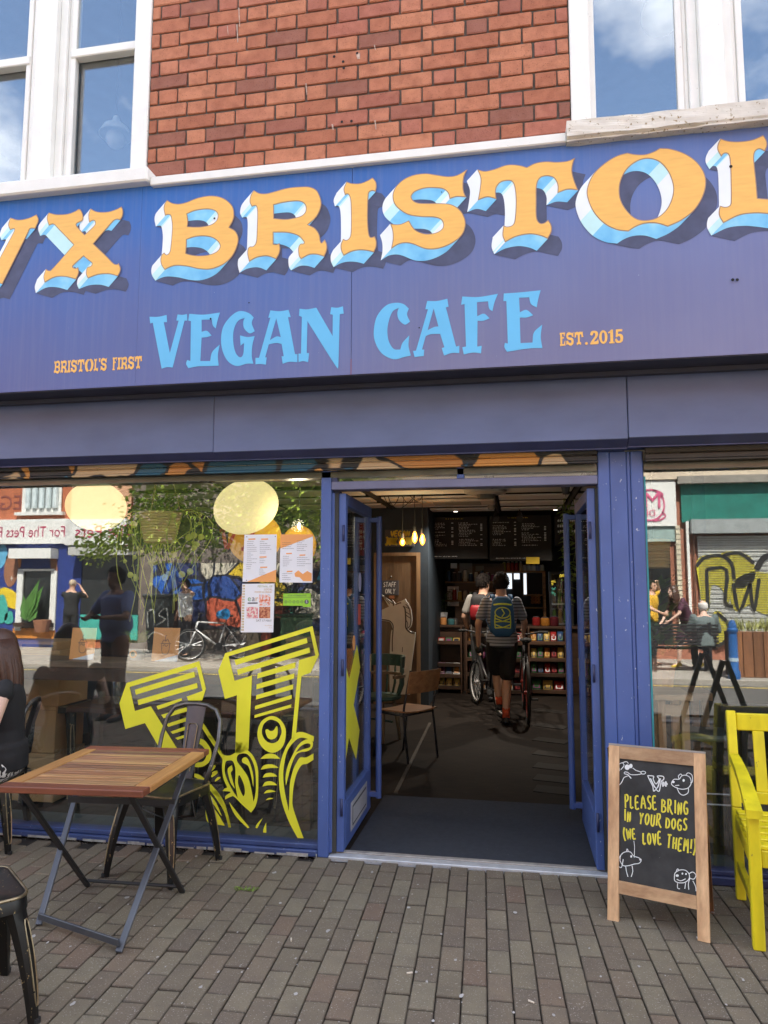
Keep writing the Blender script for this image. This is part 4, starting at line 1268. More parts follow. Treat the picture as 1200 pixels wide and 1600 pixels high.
teal_floor = tag(MB().box((-4.62, .0905, .0005), (-1.19, .42, .012)).box((.73, .0905, .0005), (2.62, .42, .012)).build('window_platform', plain('teal_grey_floor_paint', (0.06, 0.085, 0.1), .6, var=.3)), kind='structure')
# metal strips and ramp boards in the floor
fl = MB()
for a, b in (((618, 1240), (655, 1165)), ((655, 1165), (672, 1130))):
    A, B = onZ(*a), onZ(*b); fl.bar(A+Vector((0, 0, .004)), B+Vector((0, 0, .004)), .03, .006)
tag(fl.build('floor_strip', plain('worn_floor_strip', (0.06, 0.05, 0.04), .7, var=.5, scale=20)), kind='structure')
for i in range(7):
    A, B = onZ(836, 1232-i*17.0-i*i*.6), onZ(893+i*-1.5, 1238-i*17.0-i*i*.6)
    bb = MB().bar(A+Vector((0, 0, .003)), B+Vector((0, 0, .003)), .2, .006, bev=.002)
    tag(bb.build('floor_board', wood('ramp_board', (0.018, 0.0135, 0.01), (0.009, 0.007, 0.005), 'X', rough=.85)), kind='structure')
BACK = 7.9
wb = MB().box((-13.9, BACK, 0), (3.2, BACK+.1, 2.83)); tag(wb.build('wall_back', dark_wall), kind='structure')
tag(MB().box((1.35, 1.6, 0), (1.45, BACK, 2.83)).build('wall_right', dark_wall), kind='structure')
tag(MB().box((2.62, .3, 0), (2.72, 3.0, 2.83)).box((1.45, 2.9, 0), (2.62, 3.0, 2.83)).build('wall_right_window', plain('dark_olive_paint', (0.05, 0.05, 0.042), .8)), kind='structure')
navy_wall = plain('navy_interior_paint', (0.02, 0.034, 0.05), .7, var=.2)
DWY = 5.5
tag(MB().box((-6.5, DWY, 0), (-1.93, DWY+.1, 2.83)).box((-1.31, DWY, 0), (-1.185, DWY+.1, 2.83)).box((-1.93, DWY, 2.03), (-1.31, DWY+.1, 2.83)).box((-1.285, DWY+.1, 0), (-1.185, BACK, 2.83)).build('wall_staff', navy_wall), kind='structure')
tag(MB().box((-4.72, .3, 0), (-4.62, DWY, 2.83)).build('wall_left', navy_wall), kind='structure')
# suspended ceiling: pale boards with dark gaps
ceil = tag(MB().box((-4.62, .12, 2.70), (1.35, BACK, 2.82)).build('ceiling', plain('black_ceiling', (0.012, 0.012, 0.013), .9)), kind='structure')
cb_m = plain('ceiling_board', (0.78, 0.77, 0.75), .9, var=.06)
cz = 2.655
rows = [(.6, 1.1), (1.6, 2.1), (2.6, 3.1), (3.55, 4.0), (4.3, 4.72), (4.98, 5.4), (5.72, 6.05)]
for y0, y1 in rows:
    for (a, b) in ((-4.5, -3.2), (-3.1, -1.75), (-1.62, -.3), (-.2, .62), (.72, 1.3)):
        MB().box((a, y0, cz), (b, y1, cz+.02), bev=.003).build('ceiling_board', cb_m, ceil)
rl = MB()
for x in (-1.68, -.25, .67):
    rl.box((x-.015, .2, cz-.012), (x+.015, 6.3, cz+.035))
rl.build('ceiling_rail', plain('ceiling_rail', (0.06, 0.06, 0.06), .5), ceil)
# air conditioning cassette
ac = thing('ceiling_air_conditioner', 'square pale air conditioning cassette set in the cafe ceiling', 'air conditioner', (-.72, 4.55, cz-.03))
acm = plain('offwhite_plastic', (0.5, 0.48, 0.45), .5)
MB().box((-1.18, 4.35, cz-.045), (-.25, 4.85, cz-.012), bev=.01).build('cassette_frame', acm, ac)
gr = MB()
for i in range(12): gr.box((-1.0, 4.42+i*.03, cz-.053), (-.42, 4.435+i*.03, cz-.046))
gr.build('grille', plain('grey_grille', (0.16, 0.16, 0.15), .6), ac)
sm = thing('ceiling_extractor', 'round pale extractor vent on the ceiling beside the cassette', 'vent', (-.33, 4.0, cz))
MB().lathe([(.24, -.005), (.23, -.03), (.12, -.05), (.1, -.02)], (-.33, 3.78, cz), 24).build('vent_ring', acm, sm)
MB().lathe([(.1, -.02), (.09, -.09), (.0, -.095)], (-.33, 3.78, cz), 20, caps=False).build('vent_core', plain('grey_vent_core', (0.13, 0.13, 0.12), .6), sm)
pr = MB().lathe([(.05, 0), (.05, -.05), (.04, -.06)], (-.31, 5.15, cz-.01), 16)
tag(pr.build('projector_mount', plain('grey_plastic', (0.2, 0.2, 0.2), .5)), 'grey cylindrical fitting hanging from the ceiling by the menus', 'fitting')
# track spotlights
lamp_on = emit('spot_lamp_glow', (1.0, 0.9, 0.75), 1.5)
for i, (px, py, on) in enumerate(((775, 800, 0), (812, 798, 0), (712, 806, 1), (868, 808, 1))):
    q = onY(px, py, 5.9)
    lab = ['left black track spotlight above the drinks menu', 'right black track spotlight above the drinks menu', 'small lit downlight above the left menu board', 'small lit downlight above the third menu board'][i]
    t_ = thing('spotlight', lab, 'spotlight', (q.x, 5.9, cz))
    if not on:
        MB().tube([(q.x, 5.9, cz), (q.x, 5.9, cz-.07)], .008).build('arm', black_metal, t_)
        MB().tube([(q.x, 5.95, cz-.06), (q.x, 5.82, cz-.14)], [.035, .045], 12).build('head', black_metal, t_)
    else:
        MB().lathe([(.05, .0), (.05, -.012), (.035, -.014)], (q.x, 5.9, cz), 14).build('trim_ring', acm, t_)
        MB().lathe([(.03, -.015), (.0, -.018)], (q.x, 5.9, cz), 12, caps=False).build('lens', lamp_on, t_)
        ld = bpy.data.lights.new('downlight', 'SPOT'); ld.energy = 27; ld.spot_size = rad(132); ld.spot_blend = .8; ld.color = (1, .88, .74); ld.shadow_soft_size = .04
        lo_ = bpy.data.objects.new('downlight', ld); lo_.location = (q.x, 5.3, cz-.06); COL.objects.link(lo_)
# pendant filament bulbs
fil = emit('filament_glow', (1.0, 0.42, 0.06), 14.0)
t = NT('amber_bulb_glass')
tr = t.new('ShaderNodeBsdfTransparent'); tr.inputs['Color'].default_value = (1.0, .62, .25, 1)
gl = t.new('ShaderNodeBsdfGlossy'); gl.inputs['Roughness'].default_value = .05
em = t.new('ShaderNodeEmission'); em.inputs['Color'].default_value = (1, .36, .04, 1); em.inputs['Strength'].default_value = .55
m1 = t.new('ShaderNodeMixShader'); m1.inputs['Fac'].default_value = .12
t.link(tr.outputs[0], m1.inputs[1]); t.link(gl.outputs[0], m1.inputs[2])
a1 = t.new('ShaderNodeAddShader'); t.link(m1.outputs[0], a1.inputs[0]); t.link(em.outputs[0], a1.inputs[1])
t.link(a1.outputs[0], t.out.inputs['Surface']); amber = t.m
for i, (px, pyt, pyb) in enumerate(((629, 837, 853), (648, 826, 849), (660, 830, 852))):
    a, b = onY(px, pyt, 4.0), onY(px, pyb, 4.0)
    x = a.x; zt_, zb_ = a.z, b.z
    t_ = thing('pendant_bulb', ['left glowing filament bulb over the staff door', 'middle glowing filament bulb, the highest of three', 'right glowing filament bulb nearest the menu board'][i], 'pendant lamp', (x, 4.0, zb_), group='bare filament bulbs')
    MB().tube([(x, 4, zt_), (x, 4, cz)] if i else [(x, 4, zt_), (x, 4, zt_+.3), (x+.02, 4, cz)], .0035, 6).build('cord', rubber, t_)
    MB().lathe([(.016, 0), (.018, -.02), (.018, -.06), (.014, -.065)], (x, 4, zt_+.03), 12).build('lamp_holder', black_metal, t_)
    h = zt_-.035-zb_
    MB().lathe([(.012, 0), (.022, -.15*h), (.033, -.5*h), (.026, -.8*h), (.012, -.95*h), (.004, -h)], (x, 4, zt_-.035), 14, caps=False).build('bulb_glass', amber, t_, smooth=True)
    MB().tube([(x, 4, zt_-.05), (x, 4, zb_+.02)], .011, 8).build('filament', fil, t_)
    ld = bpy.data.lights.new('bulb_light', 'POINT'); ld.energy = .4; ld.color = (1, .8, .42); ld.shadow_soft_size = .03
    lo_ = bpy.data.objects.new('bulb_light', ld); lo_.location = (x+.001, 3.94, (zt_+zb_)/2); COL.objects.link(lo_)
cbm = MB()
for (p0, p1, p2) in (((600, 772), (612, 808), (624, 772)), ((628, 775), (640, 800), (648, 775)), ((640, 770), (655, 792), (660, 772)), ((606, 778), (618, 815), (648, 772))):
    a, b, c = onY(*p0, 4.05), onY(*p1, 4.05), onY(*p2, 4.05)
    a.z = c.z = cz
    pts = [a*(1-t)**2+b*2*t*(1-t)+c*t*t for t in [i/8 for i in range(9)]]
    cbm.tube(pts, .004, 5)
tag(cbm.build('lamp_cables', rubber), 'slack black lamp cables looping under the cafe ceiling', 'cable')
# ------------------------------------------------------------------ people
skin_m = plain('skin', (0.56, 0.33, 0.23), .55, var=.06, bump=.03, **{'Subsurface Weight': 0.0})
hair_dark = plain('dark_hair', (0.014, 0.011, 0.01), .8, spec=.15, var=.4, scale=30, stretch=(6, 6, 1), bump=.4)
def cloth(name, col, rough=.85, var=.12): return plain(name, col, rough, var=var, scale=9, bump=.2, bscale=30)
def stripes_material():
    t = NT('striped_tee_cloth')
    v = t.new('ShaderNodeTexCoord'); sp = t.new('ShaderNodeSeparateXYZ'); t.link(v.outputs['Object'], sp.inputs[0])
    mu = t.new('ShaderNodeMath', operation='MULTIPLY'); mu.inputs[1].default_value = 27.0; t.link(sp.outputs['Z'], mu.inputs[0])
    fr_ = t.new('ShaderNodeMath', operation='FRACT'); t.link(mu.outputs[0], fr_.inputs[0])
    c = t.ramp(fr_.outputs[0], [(0.0, (.02, .022, .03)), (0.24, (.02, .022, .03)), (0.27, (.33, .36, .42)), (.97, (.33, .36, .42))])
    return t.principled(c, .85)

def remesh(o, voxel, smooth=6):
    m = o.modifiers.new('skin', 'REMESH'); m.mode = 'VOXEL'; m.voxel_size = voxel; m.use_smooth_shade = True
    s = o.modifiers.new('soften', 'SMOOTH'); s.factor = .5; s.iterations = smooth

def person(name, label, base, facing, pose=None, H=1.75, girth=1.0, skin=None, top=None, top_mat=None, sleeve=.55, bottom='trousers', bottom_mat=None,
           shoe_mat=None, hair='short', hair_mat=None, voxel=.011, sock_mat=None, group=None, seated=False):
    """one continuous body posed by its joints; clothing and hair are its children.
    local axes: x to the person's right, y forwards, z up"""
    k = H/1.75
    J = dict(pelvis=(0, 0, .93), chest=(0, .01, 1.28), neck=(0, .0, 1.45), head=(0, .03, 1.585),
             shR=(.178, -.01, 1.385), shL=(-.178, -.01, 1.385), elR=(.24, -.03, 1.12), elL=(-.24, -.03, 1.12), wrR=(.25, .06, .88), wrL=(-.25, .06, .88),
             hipR=(.09, 0, .9), hipL=(-.09, 0, .9), knR=(.1, .02, .49), knL=(-.1, .02, .49), anR=(.1, -.03, .085), anL=(-.1, -.03, .085),
             handR=None, handL=None, toeR=None, toeL=None)
    J.update(pose or {})
    P = {a: (Vector(b)*k if b is not None else None) for a, b in J.items()}
    rz = Matrix.Rotation(facing, 4, 'Z')
    root = MB(); g_ = girth
    up = (P['neck']-P['pelvis']).normalized()
    fw = Vector((0, 1, 0)); fw = (fw-up*fw.dot(up)).normalized(); rt = fw.cross(up)
    def torso(mb, grow, z0=0.0, z1=1.0, neckr=.062):
        prof = [(-.02, .165, .115), (.08, .168, .12), (.2, .152*g_, .108*g_), (.36, .148*g_, .108*g_), (.55, .168, .118), (.72, .182, .12), (.84, .182, .108), (.92, .14, .09), (1.0, .075, .072)]
        rg = []
        for t_, a, b in prof:
            if t_ < z0-.001 or t_ > z1+.001: continue
            c = P['pelvis'].lerp(P['neck'], t_)
            c = c + fw*(.012 if t_ > .5 else 0)
            rg.append([c + rt*math.cos(2*math.pi*i/18)*(a*k+grow) + fw*math.sin(2*math.pi*i/18)*(b*k+grow) for i in range(18)])
        mb.rings(rg)
    def limb(mb, pts, rs, grow=0.0, n=10):
        for a, b in zip(pts, rs): mb.ball(a, (b+grow), 10, 6)
        for i in range(len(pts)-1): mb.tube([pts[i], pts[i+1]], [rs[i]+grow, rs[i+1]+grow], n)
    K = k
    torso(root, 0)
    limb(root, [P['neck']-up*.04, P['head']-Vector((0, 0, .03))], [.064*K, .06*K])
    hd = P['head']
    hdir = Vector(J.get('look', (0, 1, 0))).normalized()
    hx = hdir.cross(Vector((0, 0, 1))).normalized(); hu = hx.cross(hdir)
    R3 = Matrix((hx, hdir, hu)).transposed()
    def hp(x, y, z): return hd + (hx*x+hdir*y+hu*z)*K
    root.ball(hp(0, .0, .035), (.074*K, .095*K, .1*K), 16, 12, rot=R3)
    root.ball(hp(0, .035, -.045), (.055*K, .06*K, .07*K), 14, 10, rot=R3)
    root.ball(hp(0, .1, -.01), (.013*K, .02*K, .026*K), 8, 6, rot=R3)               # nose
    root.ball(hp(0, .088, -.062), (.024*K, .012*K, .008*K), 8, 6, rot=R3)            # mouth
    for s in (-1, 1):
        root.ball(hp(s*.077, -.005, .0), (.012*K, .022*K, .033*K), 8, 6, rot=R3)     # ears
        root.ball(hp(s*.03, .083, .03), (.018*K, .012*K, .009*K), 8, 6, rot=R3)      # brow
    for s in 'RL':
        sg = 1 if s == 'R' else -1
        limb(root, [P['sh'+s], P['el'+s], P['wr'+s]], [.052*K*g_, .040*K, .027*K])
        e, w = P['el'+s], P['wr'+s]
        d = P['hand'+s] if P['hand'+s] is not None else (w-e)
        d = d.normalized()
        side = (fw*.8 + Vector((0, 0, .2)) + rt*(-.2*sg)); side = side-d*side.dot(d)
        if side.length < .1: side = d.orthogonal()
        side.normalize(); nn = d.cross(side).normalized()
        c = w+d*.05*K
        Rm = Matrix((side, nn, d)).transposed()
        root.ball(c, (.042*K, .017*K, .055*K), 10, 8, rot=Rm)
        curl = nn*(-1 if nn.dot(rt)*sg > 0 else 1)
        for f_i, (o_, ln) in enumerate(((.03, .068), (.011, .078), (-.009, .073), (-.028, .058))):
            a = w+d*.085*K+side*o_*K; b = a+(d*.62+curl*.2)*ln*K*.6; c2 = b+(d*.35+curl*.55)*ln*K*.55
            limb(root, [a, b, c2], [.0095*K, .0088*K, .0075*K], n=6)
        a = w+d*.025*K+side*.034*K; b = a+(d*.5+side*.7)*.04*K; c2 = b+(d*.9+side*.15+curl*.2)*.03*K
        limb(root, [a, b, c2], [.012*K, .0105*K, .0085*K], n=6)
        limb(root, [P['hip'+s], P['kn'+s]], [.082*K*g_, .056*K])
        calf = P['kn'+s].lerp(P['an'+s], .3)-fw*.012*K
        limb(root, [P['kn'+s], calf, P['an'+s]], [.054*K, .056*K, .036*K])
        toe = P['toe'+s] if P['toe'+s] is not None else Vector((0, 1, -.12))
        limb(root, [P['an'+s]-Vector((0, 0, .03)), P['an'+s]+toe.normalized()*.14*K-Vector((0, 0, .035))], [.034*K, .028*K])
    body = root.build(name, skin or skin_m, None, smooth=True)
    remesh(body, voxel)
    body.matrix_world = Matrix.Translation(base) @ rz
    tag(body, label, 'person', group)
    def child(mb, nm, mat, vox=None, it=5):
        o = mb.build(nm, mat, None, smooth=True); o.parent = body
        if vox: remesh(o, vox, it)
        return o
    # eyes
    ey = MB()
    for s in (-1, 1): ey.ball(hp(s*.03, .086, .012), .0085*K, 8, 6)
    child(ey, 'eyes', ink_dark)
    # shirt
    if top != 'none':
        s_ = MB(); torso(s_, .016, -.02, .93)
        s_.tube([P['neck']-up*.06, P['neck']-up*.015], [.085*K, .072*K], 14)
        for s in 'RL':
            e2 = P['sh'+s].lerp(P['el'+s], min(1, sleeve*1.25))
            limb(s_, [P['sh'+s], e2], [.052*K*g_, .054*K], .007)
            if sleeve > .9: limb(s_, [P['el'+s], P['el'+s].lerp(P['wr'+s], .9)], [.05*K, .04*K], .004)
        hem = P['pelvis']-up*.06*K
        s_.rings([[hem+rt*math.cos(2*math.pi*i/18)*(.175*K) + fw*math.sin(2*math.pi*i/18)*(.132*K) for i in range(18)], [P['pelvis']+up*.1*K+rt*math.cos(2*math.pi*i/18)*(.178*K) + fw*math.sin(2*math.pi*i/18)*(.135*K) for i in range(18)]])
        child(s_, top or 'shirt', top_mat, voxel*1.15)
    # lower clothing
    b_ = MB()
    if bottom in ('trousers', 'shorts', 'jeans', 'leggings'):
        torso(b_, .008, -.02, .12)
        b_.ball(P['pelvis']-up*.04, (.155*K, .115*K, .08*K), 14, 8)
        for s in 'RL':
            if bottom == 'shorts':
                e = P['hip'+s].lerp(P['kn'+s], .86)
                limb(b_, [P['hip'+s], e], [.098*K, .092*K])
            else:
                sl = .85 if bottom == 'leggings' else 1.0
                limb(b_, [P['hip'+s], P['kn'+s], P['an'+s]+Vector((0, 0, .02))], [.096*K*sl, .074*K*sl, .058*K*sl], n=12)
        child(b_, bottom, bottom_mat, voxel*1.15)
    # shoes and socks
    for s in 'RL':
        toe = (P['toe'+s] if P['toe'+s] is not None else Vector((0, 1, -.12))).normalized()
        a = P['an'+s]
        z_ = MB(); hl = a-toe*.045*K-Vector((0, 0, .045*K)); tp = a+toe*.165*K-Vector((0, 0, .052*K))
        z_.tube([hl-toe*.012, hl, hl.lerp(tp, .35), hl.lerp(tp, .75), tp, tp+toe*.02], [.02, .038*K, .042*K, .046*K, .034*K, .012], 12, flat=.75, up=(0, 0, 1))
        z_.ball(a-Vector((0, 0, .02*K)), (.04*K, .048*K, .045*K), 12, 8)
        child(z_, 'shoe', shoe_mat or black_shoe, voxel*.8, 3)
        if sock_mat:
            q = MB(); limb(q, [a+Vector((0, 0, .0)), a.lerp(P['kn'+s], .22)], [.041*K, .045*K]); child(q, 'sock', sock_mat)
    # hair
    if hair:
        h_ = MB()
        if hair in ('short', 'bald_sides'):
            n, m_ = 18, 12; vs = []; fsx = []
            rr = Vector((.083, .105, .112))*K
            for i in range(m_+1):
                a = math.pi*i/m_
                for q in range(n):
                    b2 = 2*math.pi*q/n
                    p_ = Vector((rr.x*math.sin(a)*math.cos(b2), rr.y*math.sin(a)*math.sin(b2), rr.z*math.cos(a)))
                    vs.append(p_)
            idx = [i for i, p_ in enumerate(vs)]
            fcs = [(i*n+q, (i+1)*n+q, (i+1)*n+(q+1) % n, i*n+(q+1) % n) for i in range(m_) for q in range(n)]
            def keep(f):
                c = sum((vs[i] for i in f), Vector())/4
                low = -.085*K if c.y < -.03 else -.05*K if c.y < .0 else (.0 if c.y < .03 else .055*K)
                if hair == 'bald_sides': return low < c.z < .05*K and c.y < .05
                return c.z > low
            keepf = [f for f in fcs if keep(f)]
            wv = [hp(0, -.004, .03)+(hx*p_.x+hdir*p_.y+hu*p_.z)*(1+.03*math.sin(i*12.9)) for i, p_ in enumerate(vs)]
            h_.add(wv, keepf)
            o = child(h_, 'hair', hair_mat or hair_dark)
            sd = o.modifiers.new('thick', 'SOLIDIFY'); sd.thickness = .012*K; sd.offset = 0
            if hair == 'short':
                tf = MB(); rg = random.Random(6)
                for i in range(420):
                    a = rg.uniform(0, 6.28); zz = rg.uniform(-.62, 1); q = math.sqrt(max(0, 1-zz*zz))
                    p_ = Vector((rr.x*q*math.cos(a), rr.y*q*math.sin(a), rr.z*zz))
                    if p_.y > .03*K and p_.z < .05*K: continue
                    n_ = Vector((p_.x/rr.x**2, p_.y/rr.y**2, p_.z/rr.z**2)).normalized()
                    d_ = (Vector((rg.uniform(-.7, .7), -.3, -.8))-n_*n_.dot(Vector((0, -.3, -.8)))).normalized()
                    g = lambda v: hp(v.x/K, v.y/K-.004, v.z/K+.03)
                    tf.tube([g(p_), g(p_+d_*.012+n_*.007), g(p_+d_*.026+n_*rg.uniform(.002, .012))], [.006, .0045, .0008], 5)
                child(tf, 'hair_tufts', hair_mat or hair_dark)
        elif hair == 'cap':
            h_.ball(hp(0, -.003, .05), (.083*K, .103*K, .09*K), 16, 10, rot=R3)
            h_.ball(hp(0, .1, .045), (.065*K, .06*K, .008*K), 12, 6, rot=R3)
            child(h_, 'cap', hair_mat, voxel*.8)
        elif hair == 'long':
            h_.ball(hp(0, -.012, .045), (.086*K, .1*K, .1*K), 16, 10, rot=R3)
            rg = random.Random(2)
            for i in range(46):
                a = math.pi*(.52+.96*1.0*(i/45)*1.0)+math.pi*.02
                x, y = math.cos(a-math.pi/2+math.pi/2)*.0, 0
                ang = -math.pi*.12 + math.pi*1.24*(i/45)
                sx, sy = math.cos(ang), -math.sin(ang)
                p0 = hp(sx*.07, sy*.085+.0, .075); p1 = hp(sx*.092, sy*.105, -.02); p2 = hp(sx*.098+rg.uniform(-.012, .012), sy*.11-.01, -.14)
                p3 = hp(sx*.1+rg.uniform(-.02, .02), sy*.1-.02, -.27+rg.uniform(-.05, .03)); p4 = hp(sx*.09+rg.uniform(-.03, .03), sy*.09-.015, -.36+rg.uniform(-.07, .04))
                h_.tube([p0, p1, p2, p3, p4], [.02*K, .021*K, .019*K, .015*K, .003*K], 6)
            child(h_, 'hair', hair_mat or hair_dark)
    return body, P, (rt, fw, up), hp
black_shoe = plain('black_shoe', (.015, .015, .016), .55)

def backpack(label, body, P, ax, mat, accent, cords=None, size=(.3, .17, .46), patch=None):
    rt, fw, up = ax
    M = body.matrix_world
    c = P['pelvis'].lerp(P['neck'], .56) - fw*(.125+size[1]/2)
    t_ = thing('backpack', label, 'backpack', M @ (P['pelvis']-fw*.2))
    m3 = M.to_3x3()
    def W(x, y, z): return M @ (c+rt*x-fw*y+up*z)
    mb = MB(); rg = []
    for i in range(11):
        v = i/10; z = (v-.5)*size[2]
        e = (1-abs(2*v-1)**3.2)**.5 if 0 < v < 1 else 0
        wx, wy = size[0]/2*(.55+.45*e)*(1.0-.18*v), size[1]/2*(.25+.75*e)*(1-.25*v)
        ring = []
        for q in range(20):
            a = 2*math.pi*q/20
            ca, sa = math.cos(a), math.sin(a)
            ring.append(W(math.copysign(abs(ca)**.6, ca)*wx, math.copysign(abs(sa)**.6, sa)*wy-.02*(1-v), z))
        rg.append(ring)
    mb.rings(rg); mb.build('bag', mat, t_, smooth=True)
    st = MB()
    for s in (-1, 1):
        S = P['shR' if s > 0 else 'shL']
        pts = [c+rt*s*.09+up*.19+fw*.05, S.lerp(P['neck'], .45)+up*.045-fw*.05, S.lerp(P['neck'], .42)+up*.05+fw*.04, S.lerp(P['neck'], .3)-up*.08+fw*.14, P['pelvis'].lerp(P['neck'], .45)+rt*s*.16+fw*.06, c+rt*s*.12-up*.18+fw*.04]
        st.tube([M @ p for p in pts], .028, 8, flat=.4)
    st.build('strap', mat, t_, smooth=True)
    if patch:
        pm_ = MB(); rg = []
        for i in range(7):
            v = i/6; z = -.02+(v-.5)*.2; e = (1-abs(2*v-1)**3)**.5 if 0 < v < 1 else .3
            rg.append([W(math.cos(a)*.115*(.7+.3*e), .075+math.sin(a)*.035*e, z) for a in [2*math.pi*q/14 for q in range(14)]])
        pm_.rings(rg); pm_.build('pocket', patch, t_, smooth=True)
    if accent:
        yb = MB()
        yb.tube([W(x, .045+.02*(1-abs(x)/.1), .145-.012*(x/.1)**2) for x in (-.1, -.05, 0, .05, .1)], .011, 8)
        yb.build('top_trim', accent, t_, smooth=True)
        cd = MB()
        yb2 = lambda x, z: W(x, .088-.03*abs(z+.02)/.2-.25*x*x/.1, z)
        cd.tube([yb2(.085*math.cos(a), .045+.06*math.sin(a)) for a in [2*math.pi*q/20 for q in range(20)]],   .0065, 6, closed=True)
        for (za, zb_) in ((-.02, -.06), (-.06, -.02), (-.09, -.13), (-.13, -.09)):
            cd.tube([yb2(-.085, za), yb2(0, (za+zb_)/2-.012), yb2(.085, zb_)], .0065, 6)
        cd.tube([yb2(-.085, .02), yb2(-.09, -.06), yb2(-.085, -.13)], .0065, 6).tube([yb2(.085, .02), yb2(.09, -.06), yb2(.085, -.13)], .0065, 6)
        cd.tube([yb2(-.01, .09), yb2(.02, .04), yb2(-.01, .0)], .0065, 6)
        cd.build('bungee_cord', accent, t_)
    return t_

# ------------------------------------------------------------------ bicycle (local: +y forwards, wheels on z = 0)
def bicycle(label, loc, rotz, frame_mat, rim_mat, tyre_mat, R=.335, group=None):
    t_ = thing('bicycle', label, 'bicycle', loc, rotz, group)
    for nm, cy_ in (('front_wheel', .52), ('rear_wheel', -.52)):
        w = MB(); n = 28
        ring = lambda r: [(0, cy_+r*math.cos(2*math.pi*i/n), R+r*math.sin(2*math.pi*i/n)) for i in range(n)]
        w.tube(ring(R-.022), .022, 8, closed=True)
        wo = w.build(nm, tyre_mat, t_, local=True, smooth=True)
        r_ = MB().tube(ring(R-.05), .011, 6, closed=True); r_.build('rim', rim_mat, wo, local=True, smooth=True)
        s_ = MB()
        for i in range(20):
            a = 2*math.pi*i/20
            s_.tube([(.025*(1 if i % 2 else -1), cy_+.02*math.cos(a+.8), R+.02*math.sin(a+.8)), (0, cy_+(R-.055)*math.cos(a), R+(R-.055)*math.sin(a))], .0022, 3, caps=False)
        s_.tube([(-.04, cy_, R), (.04, cy_, R)], .022, 8)
        s_.build('spokes', rim_mat, wo, local=True)
    f = MB()
    bb, seat, head0, head1 = (0, -.08, .3), (0, -.22, .78), (0, .36, .82), (0, .40, .66)
    f.tube([bb, seat], .017).tube([seat, head0], .017).tube([bb, head1], .02).tube([head0, head1], .02)
    for s in (-.05, .05):
        f.tube([(s*.4, -.08, .3), (s, -.52, R)], .01).tube([(s*.3, -.215, .74), (s, -.52, R)], .009).tube([(s*.6, .41, .63), (s, .52, R)], .012)
    f.build('frame', frame_mat, t_, local=True, smooth=True)
    b = MB().tube([(-.28, .30, 1.0), (-.2, .33, 1.0), (-.05, .34, .97), (.05, .34, .97), (.2, .33, 1.0), (.28, .30, 1.0)], .013).tube([(0, .34, .97), (0, .36, .82)], .014)
    hb = b.build('handlebar', black_metal, t_, local=True, smooth=True)
    for s in (-1, 1): MB().tube([(s*.31, .285, 1.0), (s*.2, .33, 1.0)], .018).build('grip', rubber, hb, local=True)
    MB().tube([(0, -.22, .78), (0, -.245, .9)], .013).tube([(0, -.37, .93), (0, -.3, .945), (0, -.18, .93), (0, -.08, .93)], [.05, .075, .035, .02], 10, flat=.4, up=(0, 0, 1)).build('saddle', rubber, t_, local=True, smooth=True)
    c = MB().lathe([(.085, -.004), (.085, .004)], (0, 0, 0), 18)
    for v in c.v: v[:] = (v.z+.05, -.08+v.x, .3+v.y)
    c.tube([(.05, -.08, .3), (.07, .02, .2)], .01).box((.06, -.01, .185), (.15, .07, .205)).tube([(-.05, -.08, .3), (-.07, -.18, .4)], .01).box((-.15, -.23, .39), (-.06, -.15, .41))
    c.build('crank', black_metal, t_, local=True)
    return t_

# ---- the two customers inside
tee = stripes_material()
p1, P1, A1, _h = person('person', 'person in striped grey tee and black shorts walking into the cafe', Vector((-.185, 4.4, 0)), rad(4),
    dict(knL=(-.06, .2, .55), anL=(-.03, .12, .2), knR=(.05, .02, .5), anR=(.03, -.08, .085), elL=(-.27, -.05, 1.13), wrL=(-.27, .03, .88), elR=(.265, .06, 1.14), wrR=(.27, .26, 1.02), look=(.05, 1, .0)),
    H=1.78, top='tee_shirt', top_mat=tee, sleeve=.55, bottom='shorts', bottom_mat=cloth('black_shorts_cloth', (.012, .012, .014)), hair='short', voxel=.008, sock_mat=plain('orange_red_sock', (.6, .09, .035), .9))
backpack('blue hydration backpack with neon cords on the striped tee wearer', p1, P1, A1, plain('blue_bag_cloth', (.035, .13, .3), .7), plain('neon_yellow', (.75, .9, .1), .6))
gl_ = MB().ball(P1['wrL']-Vector((0, -.01, .05)), (.042, .04, .05), 10, 8); g_o = gl_.build('glove', rubber, None, smooth=True); g_o.parent = p1
q2 = onY(757, 1095, 6.02)
p2, P2, A2, _h = person('person', 'person in pale tee and grey trousers waiting at the counter', Vector((q2.x, 6.0, 0)), rad(-12),
    dict(elL=(-.27, -.02, 1.13), wrL=(-.25, .12, .92), elR=(.24, .06, 1.14), wrR=(.2, .3, 1.05), look=(.5, 1, -.05)),
    H=1.79, top='tee_shirt', top_mat=cloth('pale_grey_tee', (.3, .29, .27)), bottom='trousers', bottom_mat=cloth('grey_trouser_cloth', (.075, .08, .085)), hair='short', voxel=.009)
backpack('black backpack with red pocket worn at the counter', p2, P2, A2, plain('black_bag_cloth', (.012, .012, .015), .7), None, patch=plain('red_bag_cloth', (.3, .012, .02), .55))
whitep = plain('white_bike_paint', (.65, .65, .65), .35)
bicycle('dark bicycle with red reflector rim beside the striped tee wearer', (onZ(822, 1120).x+.0, 4.95, 0), rad(2), black_metal, plain('dark_red_rim', (.25, .03, .02), .5), rubber, R=.35)
bicycle('bicycle with white spoked wheel between the two customers', (onY(744, 1055, 5.75).x+.18, 5.24, 0), rad(20), black_metal, whitep, rubber, R=.3)

